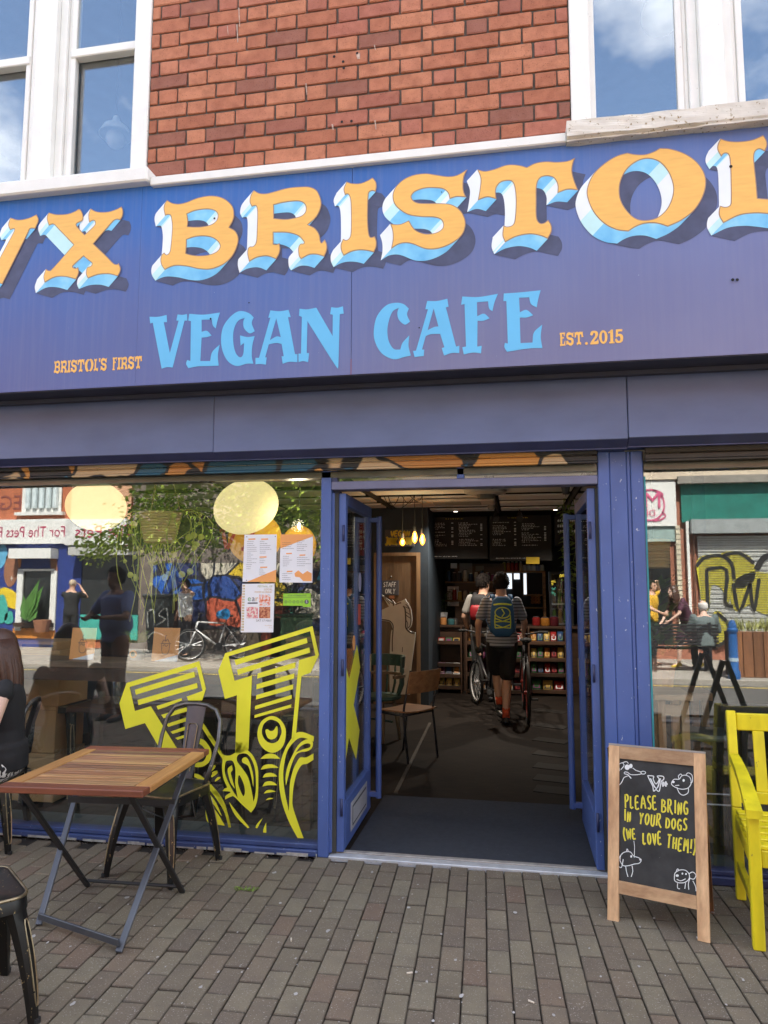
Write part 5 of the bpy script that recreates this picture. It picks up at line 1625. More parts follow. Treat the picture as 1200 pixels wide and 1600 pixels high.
# ------------------------------------------------------------------ staff door, unicorn, signs
dz = MB()
sdoor = thing('staff_door', 'brown wooden staff door in the navy wall behind the unicorn', 'door', (-1.62, DWY, 0))
MB().box((-1.885, DWY+.02, .01), (-1.35, DWY+.06, 2.0), bev=.003).build('door_panel', wood('staff_door_wood', (.2, .125, .065), (.12, .07, .035), 'Z'), sdoor)
fr = MB()
frw = wood('staff_door_frame_wood', (.32, .2, .1), (.2, .12, .06), 'Z')
fr.box((-1.94, DWY-.012, 0), (-1.888, DWY+.08, 2.0)).box((-1.347, DWY-.012, 0), (-1.295, DWY+.08, 2.0)).box((-1.94, DWY-.012, 2.001), (-1.295, DWY+.08, 2.045))
fr.build('door_frame', frw, sdoor)
a, b = onY(597, 907, DWY), onY(623, 930, DWY)
sg = thing('staff_only_sign', 'small black hand lettered staff only sign on the brown door', 'sign', (a.x, DWY, a.z))
MB().box((a.x, DWY+.004, b.z), (b.x, DWY+.018, a.z)).build('board', ink_dark, sg)
m = MB(); h = (a.z-b.z)*.3
hand_text(m, 'STAFF', h, (a.x+.02, DWY+.002, a.z-h*1.4), (1, 0, 0), (0, 0, 1), .008, cw=.55)
hand_text(m, 'ONLY', h, (a.x+.045, DWY+.002, a.z-h*2.9), (1, 0, 0), (0, 0, 1), .008, cw=.6)
m.build('lettering', chalk_white, sg)
a, b = onY(608, 930, DWY), onY(616, 935, DWY)
tag(MB().box((a.x, DWY+.006, b.z), (b.x, DWY+.018, a.z)).build('door_plate', plain('copper_plate', (.35, .14, .06), .5)), 'small copper plate under the staff only sign', 'plate')
q = onY(611, 901, DWY)
tag(MB().ball((q.x, DWY+.01, q.z), .012).build('door_knob', chrome), 'tiny bright hook on the staff door above its sign', 'knob')  # small chrome knob of the staff door
# vegan junk food board
a, b = onY(602, 828, DWY), onY(648, 854, DWY)
vb = thing('junk_food_board', 'black board with yellow vegan junk food lettering over the staff door', 'sign', (a.x, DWY-.03, a.z))
MB().box((a.x, DWY-.03, b.z), (b.x, DWY-.012, a.z), bev=.003).build('board', ink_dark, vb)
m = MB(); w = b.x-a.x; h = a.z-b.z
yel = plain('mustard_paint', (.75, .6, .05), .7)
hand_text(m, 'VEGAN', h*.3, (a.x+w*.2, DWY-.032, a.z-h*.38), (1, 0, -.0), (0, 0, 1), .02, cw=.78)
hand_text(m, 'JUNK FOOD', h*.4, (a.x+w*.03, DWY-.032, b.z+h*.12), (1, 0, .0), (0, 0, 1), .026, cw=.42, space=.2)
m.build('lettering', yel, vb)
# unicorn cut-out
UY = 5.12
def up_(pts, y, ox=580, oy=900, s=10.0): return [onY(p.x/s+ox, p.y/s+oy, y) for p in smooth_poly(pts, 3)]
uc = [(160,285,1),(330,410,1),(335,372),(380,435,1),(430,400),(480,385),(530,360),(555,400),(600,460),(630,560),(640,700),(622,790),(585,832),(620,868),(690,880,1),(684,1000),(655,1200),(625,1440),(610,1700),(605,1850,1),(300,1850,1),(285,1700),(290,1180),(310,862),(335,850),(320,770),(290,720),(230,705),(150,692),(122,640),(130,560),(160,530),(230,500),(275,480,1)]
uni = thing('unicorn_cutout', 'flat white unicorn cut-out standing in front of the staff door', 'cutout', (onY(625, 1000, UY).x, UY, 0))
lp = up_(uc, UY)
zmin = min(p.z for p in lp)
for p in lp:
    if p.z < .35: p.z = max(0.0, p.z)
m = MB().plate([lp], (0, .018, 0)); m.build('board', plain('unicorn_white', (.8, .82, .8), .8, var=.08), uni)
m = MB()
def S(*pts): return [(x/10+580, y/10+900) for x, y in pts]
for st, w in ((S((170, 300), (290, 440)), .012), (S((200, 310), (350, 450)), .012), (S((380, 450), (430, 425), (470, 420)), .022), (S((500, 470), (530, 520), (540, 700), (540, 800), (570, 850), (620, 885), (685, 890)), .03),
        (S((540, 440), (590, 500), (610, 600), (620, 700), (600, 790), (550, 820)), .018), (S((540, 560), (600, 600)), .014), (S((540, 610), (610, 660)), .014), (S((540, 680), (570, 740), (565, 800)), .014), (S((535, 480), (590, 510)), .014),
        (S((140, 590), (135, 650), (160, 680), (240, 690), (300, 710), (340, 770), (340, 860), (330, 1000), (330, 1180)), .022), (S((490, 1110), (485, 1190)), .012), (S((330, 400), (350, 430), (345, 470)), .02)):
    stroke_shapes(m, [st], lambda x, y: onY(x, y, UY-.003), w*.65)
m.build('drawn_line', ink_dark, uni)

# ------------------------------------------------------------------ menu boards
def chalk_rows(mb, x0, x1, z0, z1, rows, y, h, rng, right=None):
    z = z0
    for r in range(rows):
        if rng.random() < .14:
            z -= h*1.9; continue
        x = x0 + rng.uniform(0, .01)
        xe = x0 + (x1-x0)*rng.uniform(.35, 1.0)
        while x < xe:
            w = rng.uniform(h*.8, h*3.2)
            k = max(1, int(w/(h*.7)))
            for q in range(k):
                xa = x+q*h*.7
                mb.add([(xa, y, z), (xa+h*rng.uniform(.3, .55), y, z), (xa+h*rng.uniform(.3, .55), y, z+h*rng.uniform(.6, 1)), (xa, y, z+h*rng.uniform(.5, 1))], [(0, 1, 2, 3)])
            x += w+h*.6
        if right is not None and rng.random() < .7:
            mb.add([(right, y, z), (right+h*2.2, y, z), (right+h*2.2, y, z+h*.8), (right, y, z+h*.8)], [(0, 1, 2, 3)])
        z -= h*1.75
        if z < z1: break
MY = 6.3
rc = random.Random(21)
for i, (p0, p1_, lab) in enumerate((((668, 808), (762.5, 873), 'left black chalk menu board over the counter, two text columns'), ((764.5, 806), (863, 876), 'middle black chalk menu board over the counter, with price column'), ((866, 806), (925, 852), 'third black chalk board at the right, large loose handwriting'))):
    a, b = onY(*p0, MY), onY(*p1_, MY)
    t_ = thing('menu_board', lab, 'menu board', (a.x, MY, b.z))
    MB().box((a.x, MY, b.z), (b.x, MY+.03, a.z), bev=.004).build('board', plain('blackboard', (.014, .013, .012), .8, var=.3), t_)
    m = MB(); w, h = b.x-a.x, a.z-b.z
    if i < 2:
        for k in range(2):
            chalk_rows(m, a.x+w*(.05+.47*k), a.x+w*(.36+.47*k), a.z-h*.16, b.z+h*.1, 16, MY-.003, .0125, rc, right=a.x+w*(.4+.48*k))
        chalk_rows(m, a.x+w*.1, a.x+w*.95, b.z+h*.05, b.z, 1, MY-.003, .012, rc)
        m.build('chalk_writing', chalk_white, t_)
        m = MB(); chalk_rows(m, a.x+w*.3, a.x+w*.8, a.z-h*.06, a.z-h*.1, 1, MY-.003, .014, rc)
        m.build('heading', yel, t_)
    else:
        for r, wd_ in enumerate(('BRING', 'YOUR DOG', 'IN')):
            pass
        chalk_rows(m, a.x+w*.08, a.x+w*.7, a.z-h*.2, b.z+h*.3, 5, MY-.003, .045, rc)
        m.build('chalk_writing', chalk_white, t_)
a, b = onY(822, 870.5, MY-.02), onY(843, 881, MY-.02)
tag(MB().box((a.x, MY-.03, b.z), (b.x, MY-.02, a.z)).build('notice', plain('yellow_card', (.62, .44, .03), .7)), 'small yellow notice hanging under the middle menu board', 'notice')

# ------------------------------------------------------------------ counter, shelves and goods
cnt = thing('shop_counter', 'long dark wooden counter under the menu boards', 'counter', (0, 7, 0))
MB().box((-1.18, 6.95, 0), (1.34, 7.45, .95)).build('body', dark_wood, cnt)
MB().box((-1.18, 6.88, .951), (1.34, 7.5, .99), bev=.006).build('countertop', dark_wood, cnt)
def rack(label, pxa, pxb, ys, yfront):
    x0, x1 = onY(pxa, 1050, yfront).x, onY(pxb, 1050, yfront).x
    t_ = thing('display_rack', label, 'display rack', ((x0+x1)/2, yfront, 0))
    MB().box((x0, yfront, 0), (x0+.02, 6.94, .98)).box((x1-.02, yfront, 0), (x1, 6.94, .98)).build('side_panel', dark_wood, t_)
    zs = []
    for py in ys:
        z = onY((pxa+pxb)/2, py, yfront).z
        z = max(z, .03)
        MB().box((x0+.021, yfront-.004, z-.035), (x1-.021, yfront+.012, z+.02), bev=.003).build('lip', dark_wood, t_)
        MB().box((x0+.021, yfront+.013, z-.034), (x1-.021, 6.93, z-.016)).build('shelf', dark_wood, t_)
        zs.append(z)
    return x0, x1, zs
RF = 6.62
lx0, lx1, lzs = rack('low dark rack with magazines at the left of the counter', 668, 722, (1003, 1038, 1055, 1073), RF)
rx0, rx1, rzs = rack('low dark rack of snack packets right of the customers', 826, 886, (1004, 1030, 1054, 1080), RF)
mx0, mx1, mzs = rack('low dark rack behind the waiting customers, middle of the counter', 728, 820, (1004, 1030, 1054, 1080), RF)
pk = [rgb(150, 40, 40), rgb(40, 70, 110), rgb(190, 190, 185), rgb(60, 110, 70), rgb(180, 120, 50), rgb(120, 60, 110), rgb(200, 170, 90), rgb(90, 30, 40), rgb(60, 60, 70)]
pkn = ['dark red', 'navy blue', 'white', 'green', 'tan', 'purple', 'straw yellow', 'maroon', 'slate grey']
pkm = [plain('packet_'+n.replace(' ', '_'), c, .4, var=.25, scale=25) for n, c in zip(pkn, pk)]
rg_ = random.Random(8)
def packet(x, y, z, w, h, ci, label, group):
    t_ = thing('snack_packet', label, 'packet', (x, y, z), 0, group)
    m = MB(); rg = []
    for i in range(5):
        v = i/4; e = (1-abs(2*v-1)**2.5)
        rg.append([(x+math.cos(a)*w/2*(.93+.07*e), y-.01-.02*v*0+math.sin(a)*(.006+.026*e)+.05*v, z+.004+h*v) for a in [2*math.pi*q/10 for q in range(10)]])
    m.rings(rg); m.build('pouch', pkm[ci], t_, smooth=True)
    l = MB().add([(x-w*.34, y-.042+.05*.35, z+h*.3), (x+w*.34, y-.042+.05*.35, z+h*.3), (x+w*.34, y-.036+.05*.65, z+h*.66), (x-w*.34, y-.036+.05*.65, z+h*.66)], [(0, 1, 2, 3)])
    l.build('printed_label', pkm[(ci+2) % len(pkm)] if ci != 0 else paper_white, t_)
rown = ['lowest shelf', 'second shelf', 'third shelf', 'top shelf']
for r, z in enumerate(reversed(rzs)):
    n = 5 if r != 0 else 3
    for i in range(n):
        w = (rx1-rx0-.06)/n
        ci = rg_.randrange(len(pkn))
        packet(rx0+.03+w*(i+.5), RF+.08, z-.014, w*.9, .15+.03*rg_.random(), ci, '%s packet, %s from the left on the %s of the right rack' % (pkn[ci], ['first', 'second', 'third', 'fourth', 'fifth'][i], rown[r]), 'snack packets on the right rack')
for r, z in enumerate(reversed(mzs)):
    for i in range(6):
        w = (mx1-mx0-.06)/6; ci = rg_.randrange(len(pkn))
        packet(mx0+.03+w*(i+.5), RF+.08, z-.014, w*.9, .15+.03*rg_.random(), ci, '%s packet, %s from the left on the %s of the middle rack' % (pkn[ci], ['first', 'second', 'third', 'fourth', 'fifth', 'sixth'][i], rown[r]), 'snack packets on the middle rack')
for r, z in enumerate(reversed(lzs)):
    if r == 2: continue
    n = 4
    for i in range(n):
        w = (lx1-lx0-.06)/n
        x = lx0+.03+w*(i+.5)
        if r == 0:
            packet(x, RF+.08, z-.014, w*.92, .13, 6, 'straw yellow packet, %s from the left in the left rack' % ['first', 'second', 'third', 'fourth'][i], 'snack packets in the left rack')
        else:
            ci = (i*3+r*2) % len(pkn)
            t_ = thing('magazine', '%s magazine, %s from the left in the counter rack, row %s' % (pkn[ci], ['first', 'second', 'third', 'fourth'][i], ['one', 'one', 'two', 'two'][r]), 'magazine', (x, RF+.05, z), 0, 'magazines in the left rack')
            hh = .17 if r == 1 else .05
            MB().bar((x, RF+.03, z-.012), (x, RF+.13, z+hh), w*.86, .012).build('cover', pkm[ci], t_)
            MB().bar((x, RF+.048-.008, z+hh*.2), (x, RF+.115-.012, z+hh*.75), w*.6, .014).build('cover_print', pkm[(ci+2) % 9], t_)
# things on the counter
def jar(x, y, z, r, h, mat, lid, label, cat='jar', nm='jar'):
    t_ = thing(nm, label, cat, (x, y, z))
    MB().lathe([(r*.9, 0), (r, .01), (r, h*.78), (r*.7, h*.9), (r*.7, h*.92)], (x, y, z), 14).build('body', mat, t_, smooth=True, auto=40)
    MB().lathe([(r*.74, h*.92), (r*.74, h)], (x, y, z), 14).build('lid', lid, t_)
zt_ = .991
for i, (px, r, h, mt, lab) in enumerate(((676, .07, .08, paper_white, 'stack of white leaflets tub at the left end of the counter'), (693, .05, .12, paper_orange, 'orange pot on the counter beside the white leaflets'), (705, .06, .1, plain('teal_pot', (.06, .2, .22), .5), 'teal pot on the counter beside the orange pot'),
        (712, .04, .1, steel, 'small steel pot on the counter beside the teal pot'), (838, .06, .14, pkm[0], 'dark red jar on the counter behind the snack rack'), (852, .07, .13, pkm[4], 'tan jar on the counter behind the snack rack'), (866, .07, .15, pkm[7], 'maroon jar on the counter behind the snack rack'))):
    q = onY(px, 980, 7.02); jar(q.x, 7.02, zt_, r, h, mt, ink_dark, lab)
# back wall furniture: shelf with cups, lit service window, coffee machine, drinks fridge
bs = thing('back_shelf', 'wooden back shelf with cups above the service hatch', 'shelf', (0, 7.75, 0))
sx0, sx1 = onY(783, 900, 7.6).x, onY(852, 900, 7.6).x
zs_ = onY(800, 892, 7.6).z
MB().box((sx0, 7.55, zs_-.03), (sx1, 7.88, zs_), bev=.003).build('shelf_board', oak, bs)
for x in (sx0, sx1-.04): MB().box((x, 7.56, .99), (x+.04, 7.86, zs_-.031)).build('shelf_side', oak, bs)
for k, py in enumerate((929, 949)):
    z = onY(830, py, 7.6).z
    MB().box(((sx0+sx1)/2, 7.57, z-.02), (sx1-.041, 7.86, z)).build('shelf_board', oak, bs)
cols = [(.5, .45, .08), (.5, .14, .05), (.35, .03, .03), (.4, .03, .04), (.4, .3, .2), (.55, .53, .5), (.5, .5, .48), (.6, .6, .58), (.12, .2, .4), (.5, .48, .45)]
cn = ['yellow', 'orange', 'red', 'crimson', 'tan', 'cream', 'grey', 'white', 'blue', 'pale']
for i, c in enumerate(cols):
    x = sx0+.05+(sx1-sx0-.1)*i/(len(cols)-1)
    h = .15 if i < 5 else .1
    jar(x, 7.68, zs_, .028 if i < 5 else .04, h, plain('tin_'+cn[i], c, .35), steel if i < 5 else plain('tin_'+cn[i], c), '%s %s on the back shelf under the menu boards' % (cn[i], 'tin' if i < 5 else 'cup'), 'tin' if i < 5 else 'cup', 'tin' if i < 5 else 'cup')
for k, (zz, x0_, x1_, n_) in enumerate(((1.36, -1.15, -.25, 9), (1.66, -1.15, -.25, 9), (1.3, .95, 1.3, 4), (1.62, .95, 1.3, 4))):
    t_ = thing('wall_shelf', ['low grinder-side', 'high grinder-side', 'low fridge-side', 'high fridge-side'][k]+' dark wall shelf of jars behind the counter', 'shelf', (x0_, 7.5, zz))
    MB().box((x0_, 7.45, zz-.025), (x1_, 7.565, zz)).build('shelf_board', oak, t_)
    for i in range(n_):
        ci = rg_.randrange(len(pkm)); jar(x0_+.06+(x1_-x0_-.1)*i/n_, 7.5, zz+.001, .034, rg_.uniform(.12, .2), pkm[ci], [ink_dark, steel, paper_white][i % 3], '%s jar, %s along the %s wall shelf' % (pkn[ci], ['first', 'second', 'third', 'fourth', 'fifth', 'sixth', 'seventh', 'eighth', 'ninth'][i], ['low grinder-side', 'high grinder-side', 'low fridge-side', 'high fridge-side'][k]))
hatch = emit('daylit_rear_window', (.85, .92, 1.0), .22)
for k, (pa, pb, lab) in enumerate((((788, 896), (800, 920), 'bright pane of the rear window above the counter'), ((803, 896), (812, 905), 'small bright pane beside the rear window'), ((818, 896), (823, 930), 'tall narrow bright pane of the rear window'))):
    a, b = onY(*pa, 7.85), onY(*pb, 7.85)
    t_ = thing('rear_window', lab, 'window', (a.x, 7.86, b.z))
    MB().box((a.x, 7.855, b.z), (b.x, 7.865, a.z)).build('pane', hatch, t_)
    MB().box((a.x-.015, 7.85, b.z-.015), (a.x-.001, 7.89, a.z+.015)).box((b.x+.001, 7.85, b.z-.015), (b.x+.015, 7.89, a.z+.015)).build('window_frame', oak, t_)
cakes = MB(); 
for i in range(9):
    q = onY(832+(i % 3)*5, 941-(i//3)*5, 7.6); cakes.ball((q.x, 7.62, q.z), .03, 8, 6)
tag(cakes.build('pastries', plain('baked_brown', (.3, .15, .06), .7)), 'pile of baked buns on the back shelf beside the customers', 'pastry')
a, b = onY(858, 893, 7.0), onY(897, 985, 7.0)
fg = thing('drinks_fridge', 'glass fronted drinks fridge at the right end of the counter', 'fridge', ((a.x+b.x)/2, 7.1, .99))
MB().box((a.x, 7.0, .992), (a.x+.03, 7.4, a.z)).box((b.x-.03, 7.0, .992), (b.x, 7.4, a.z)).box((a.x+.031, 7.0, a.z-.04), (b.x-.031, 7.4, a.z-.001)).box((a.x+.031, 7.37, .992), (b.x-.031, 7.4, a.z-.041)).build('cabinet', black_metal, fg)
MB().box((a.x+.031, 7.005, 1.0), (b.x-.031, 7.011, a.z-.041)).build('fridge_pane', shop_glass, fg)
for r in range(2):
    z = 1.03+r*.3
    MB().box((a.x+.031, 7.03, z-.02), (b.x-.031, 7.36, z-.004)).build('shelf', steel, fg)
    for i in range(4):
        x = a.x+.07+i*.085
        jar(x, 7.12, z-.003, .03, .22, [plain('green_bottle', (.1, .2, .04), .3), plain('amber_bottle', (.25, .13, .03), .3)][(i+r) % 2], steel, '%s bottle, %s from the left on the %s shelf of the fridge' % (['green', 'amber'][(i+r) % 2], ['first', 'second', 'third', 'fourth'][i], ['lower', 'upper'][r]), 'bottle', 'bottle')
q = onY(677, 930, 7.3)
cm = thing('coffee_machine', 'silver coffee grinder behind the left end of the counter', 'coffee machine', (q.x, 7.3, .99))
MB().lathe([(.06, 0), (.06, .3), (.045, .34), (.07, .42), (.07, .55), (.05, .56)], (q.x, 7.3, .991), 16).build('hopper', steel, cm, smooth=True, auto=40)
MB().tube([(q.x+.05, 7.27, 1.3), (q.x+.12, 7.22, 1.32)], .015).build('spout', steel, cm)
# plants and papers on the back left
def leaf_quad(mb, p, d, up, l, w):
    d = Vector(d).normalized(); s = d.cross(Vector(up)).normalized(); u = s.cross(d)
    mb.add([p, p+d*l*.45+s*w/2+u*l*.06, p+d*l+u*-.04*l, p+d*l*.45-s*w/2+u*l*.06], [(0, 1, 2, 3)])
q = onY(690, 960, 7.2)
pt = thing('pot_plant', 'bushy dark plant in white pot behind the counter', 'plant', (q.x, 7.2, .99))
MB().lathe([(.07, 0), (.1, .18), (.09, .18)], (q.x, 7.2, .991), 14).build('pot', paper_white, pt)
m = MB()
for i in range(160):
    a = rg_.uniform(0, 6.28); r = rg_.uniform(0, .16); z = rg_.uniform(.16, .5)
    leaf_quad(m, Vector((q.x+r*math.cos(a), 7.2+r*math.sin(a), .99+z)), (math.cos(a), math.sin(a), rg_.uniform(-.3, .6)), (0, 0, 1), .07, .025)
m.build('foliage', leaf_dark, pt)
for k, (pa, pb, col, lab) in enumerate((((699, 916), (717, 947), paper_white, 'white handwritten notice pinned behind the counter'), ((718, 880), (738, 904), plain('grey_paper', (.2, .2, .2), .8), 'grey clipboard hanging above the white notice'), ((743, 884), (756, 893), plain('grey_card', (.16, .16, .15), .8), 'grey card right of the clipboard'), ((704, 880), (714, 888), paper_white, 'small bright label on the wall left of the clipboard'))):
    a, b = onY(*pa, 7.55), onY(*pb, 7.55)
    t_ = thing('notice', lab, 'notice', (a.x, 7.55, b.z))
    MB().box((a.x, 7.55, b.z), (b.x, 7.56, a.z)).build('sheet', col, t_)
    if k == 0:
        m = MB(); chalk_rows(m, a.x+.02, b.x-.02, a.z-.07, b.z+.05, 4, 7.547, .03, rc); m.build('handwriting', ink_dark, t_)
tag(MB().box((-1.0, 7.57, .99), (-.2, 7.6, 1.95)).build('back_board', dark_wood), 'dark wooden board behind the counter carrying notices', 'board')

# right-hand grocery rack seen past the open door leaf
gx0, gx1, gy0, gy1 = .78, 1.3, 3.1, 5.4
gk = thing('grocery_rack', 'tall dark rack of groceries along the right wall', 'rack', (gx1, 4.2, 0))
for y in (gy0, (gy0+gy1)/2, gy1): MB().box((gx0, y-.015, 0), (gx1, y+.015, 1.75)).build('upright', dark_wood, gk)
rz_ = [.12, .46, .8, 1.14, 1.48]
for z in rz_: MB().box((gx0, gy0+.016, z-.02), (gx1, gy1-.016, z)).build('shelf', dark_wood, gk)
gcol = pkm+[plain('packet_lime', (.22, .4, .05), .4), plain('packet_pink', (.5, .12, .2), .4), plain('packet_orange', (.5, .17, .04), .4)]
gnm = pkn+['lime green', 'pink', 'orange']
for r, z in enumerate(rz_):
    for i in range(8):
        y = gy0+.14+i*.27
        if abs(y-(gy0+gy1)/2) < .05: y += .06
        ci = rg_.randrange(len(gnm)); h = rg_.uniform(.16, .27)
        t_ = thing('grocery_box', '%s box, number %s from the door on the %s shelf of the right rack' % (gnm[ci], ['one', 'two', 'three', 'four', 'five', 'six', 'seven', 'eight'][i], ['bottom', 'second', 'middle', 'fourth', 'top'][r]), 'grocery box', (gx0+.1, y, z), 0, 'boxes on the right grocery rack')
        MB().box((gx0+.02, y-.09, z+.001), (gx0+.2, y+.09, z+h), bev=.004).build('carton', gcol[ci], t_)
        MB().box((gx0+.017, y-.06, z+h*.3), (gx0+.0195, y+.06, z+h*.7)).build('printed_label', gcol[(ci+4) % len(gcol)], t_)
# trailing plant over the rack
tp = thing('trailing_plant', 'trailing green plant hanging inside the right door leaf', 'plant', (.62, 3.2, 2.4))
m = MB(); s_ = MB()
q0 = onY(884, 770, 3.0)
MB().lathe([(.03, -.06), (.045, .02), (.04, .02)], (q0.x, 3.0, 2.56), 12).build('pot', ink_dark, tp)
s_.tube([(q0.x, 3.0, 2.48), (q0.x, 3.0, cz)], .003, 4)
for k in range(5):
    pts = []; x, y, z = q0.x+rg_.uniform(-.05, .1), 3.0+rg_.uniform(-.1, .1), 2.46
    for i in range(14):
        pts.append((x, y, z)); x += rg_.uniform(-.02, .03); y += rg_.uniform(-.02, .02); z -= rg_.uniform(.07, .14)*(.5+.12*k)
        for _ in range(2):
            a = rg_.uniform(0, 6.28); leaf_quad(m, Vector((x, y, z)), (math.cos(a), math.sin(a), -.4), (0, 0, 1), .09, .05)
    s_.tube(pts, .003, 4)
s_.build('stem', stem_green, tp); m.build('leaf', leaf_bright, tp)['kind'] = 'stuff'
tag(MB().box((.7, 2.55, 0), (.95, 2.9, .45)).build('newspaper_stack', plain('newsprint', (.5, .48, .45), .8, var=.3, scale=30)), 'stack of newspapers on the floor beside the right rack', 'newspapers')

# ------------------------------------------------------------------ chairs and table inside
ply = wood('plywood_orange', (.4, .2, .08), (.22, .1, .04), 'X')
fl_, fr2 = onZ(638, 1195), onZ(684, 1183)
pc = thing('plywood_chair', 'school chair of orange plywood on a thin black metal frame', 'chair', (fl_.lerp(fr2, .5)), 0)
ux = (fr2-fl_).normalized(); uy = Vector((-ux.y, ux.x, 0))
def pw(a, b, z): return fl_+ux*a+uy*b+Vector((0, 0, z))
Wd = (fr2-fl_).length
f = MB()
for a in (0.0, Wd):
    f.tube([pw(a, 0, 0), pw(a, .06, .43), pw(a, .05, .5), pw(a, -.03, .83)], .0105, 8)
    f.tube([pw(a, .44, 0), pw(a, .38, .42)], .0105, 8)
    f.tube([pw(a, .05, .42), pw(a, .38, .42)], .0105, 8)
f.tube([pw(0, .38, .42), pw(Wd, .38, .42)], .0105, 8).tube([pw(0, .06, .42), pw(Wd, .06, .42)], .0105, 8)
f.build('frame', black_metal, pc, smooth=True)
def curved_panel(mb, f0, na, th):
    pass
sg_ = MB(); rr = []
for i in range(9):
    u = i/8
    rr.append([pw(-.01+(Wd+.02)*u, y, .437+.012*(2*u-1)**2-(.012 if y > .38 else 0)+t) for y, t in ((.02, 0), (.4, 0), (.4, .012), (.02, .012))])
sg_.rings(rr); sg_.build('seat', ply, pc)
sg_ = MB(); rr = []
for i in range(9):
    u = i/8; bow = -.03*(1-(2*u-1)**2)
    rr.append([pw(-.01+(Wd+.02)*u, y+bow, z) for y, z in ((.012, .62), (-.028, .82), (-.040, .82), (.0, .62))])
sg_.rings(rr); sg_.build('backrest', ply, pc)
# spindle-back armchair
gw = plain('green_worn_paint', (.05, .1, .075), .6, var=.4, speck=(.3, .22, .12), speck_amt=.0)
wc = thing('windsor_chair', 'old spindle-back chair with a worn green painted top rail', 'chair', (-1.42, 3.25, 0), rad(150))
bx = MB().lathe([(.0, .42), (.2, .42), (.215, .435), (.21, .46), (0, .46)], (0, 0, 0), 20, caps=False); bx.build('seat', gw, wc, local=True)
for a in (.7, 2.4, 3.9, 5.5):
    MB().tube([(.13*math.cos(a), .13*math.sin(a), .42), (.17*math.cos(a), .17*math.sin(a), .25), (.2*math.cos(a), .2*math.sin(a), 0)], [.018, .024, .014], 8).build('leg', plain('worn_leg_wood', (.2, .14, .08), .6, var=.4), wc, local=True, smooth=True)
st_ = MB().tube([(.16, .0, .2), (-.16, 0, .2)], .01); st_.build('stretcher', gw, wc, local=True)
arc = lambda r, z, a0=rad(190), a1=rad(350), n=15: [(r*math.cos(a0+(a1-a0)*i/(n-1)), r*math.sin(a0+(a1-a0)*i/(n-1)), z) for i in range(n)]
cr_ = MB(); cr_.tube(arc(.245, .80), .045, 8, flat=.3, up=(0, 0, 1)); 
rr = []
for p_ in arc(.25, .0):
    d_ = Vector((p_[0], p_[1], 0)).normalized()
    rr.append([Vector((p_[0], p_[1], z))+d_*o_ for z, o_ in ((.74, 0), (.86, .01), (.86, -.018), (.74, -.02))])
MB().rings(rr).build('top_rail', gw, wc, local=True)
rr = []
for p_ in arc(.25, .0, rad(165), rad(375), 19):
    d_ = Vector((p_[0], p_[1], 0)).normalized()
    rr.append([Vector((p_[0], p_[1], z))+d_*o_ for z, o_ in ((.645, .01), (.675, .01), (.675, -.035), (.645, -.035))])
MB().rings(rr).build('arm_rail', plain('worn_leg_wood', (.2, .14, .08)), wc, local=True)
for i, p_ in enumerate(arc(.24, 0, rad(200), rad(340), 7)):
    MB().tube([(p_[0]*.8, p_[1]*.8, .45), (p_[0]*.97, p_[1]*.97, .56), (p_[0], p_[1], .76)], [.01, .014, .009], 6).build('spindle', gw, wc, local=True, smooth=True)
# round table inside the left leaf with an orange menu
it = thing('cafe_table', 'dark cafe table inside behind the left door leaf', 'table', (-1.75, 2.6, 0))
MB().lathe([(0, .70), (.36, .70), (.36, .73), (0, .73)], (-1.75, 2.6, 0), 24, caps=False).build('table_top', dark_wood, it)
MB().lathe([(.2, 0), (.2, .02), (.03, .04), (.03, .7)], (-1.75, 2.6, 0), 16).build('pedestal', black_metal, it)
mm = thing('table_menu', 'orange and white menu card standing on the inside table', 'menu', (-1.62, 2.45, .73))
MB().box((-1.7, 2.44, .731), (-1.5, 2.45, 1.0)).build('card_sheet', paper_orange, mm)
MB().box((-1.52, 2.436, .731), (-1.5, 2.439, .99)).build('card_edge', paper_white, mm)
q = onY(564, 800, 5.45)
rs = thing('red_poster', 'tall red poster with white lettering on the navy wall', 'poster', (q.x, 5.49, q.z))
a, b = onY(558, 815, 5.48), onY(567, 868, 5.48)
MB().box((a.x-.03, 5.48, b.z), (b.x+.03, 5.49, a.z)).build('sheet', plain('poster_red', (.4, .02, .02), .7), rs)
m = MB(); chalk_rows(m, a.x-.01, b.x, a.z-.08, b.z+.05, 6, 5.477, .045, rc); m.build('lettering', ink_white, rs)
# ------------------------------------------------------------------ behind and on the left window
# vinyl decals on the inside of the glass
DYV = GLASS_Y-.0045
def decal(label, loops, ox, oy, s, sub=4, holes_of=None):
    t_ = thing('window_decal', label, 'decal', (onY(loops[0][0][0]/s+ox, loops[0][0][1]/s+oy, DYV)))
    return t_
def add_shape(mb, ox, oy, s, *lps, sub=4):
    mb.plate([[onY(p.x/s+ox, p.y/s+oy, DYV) for p in smooth_poly(l, sub)] for l in lps], (0, .0008, 0))
C1 = lambda l: [(x, y, 1) for x, y in l]
dv = thing('window_decal', 'large yellow drawn letter decal on the left window beside the door post', 'decal', onY(420, 1150, DYV))
m = MB()
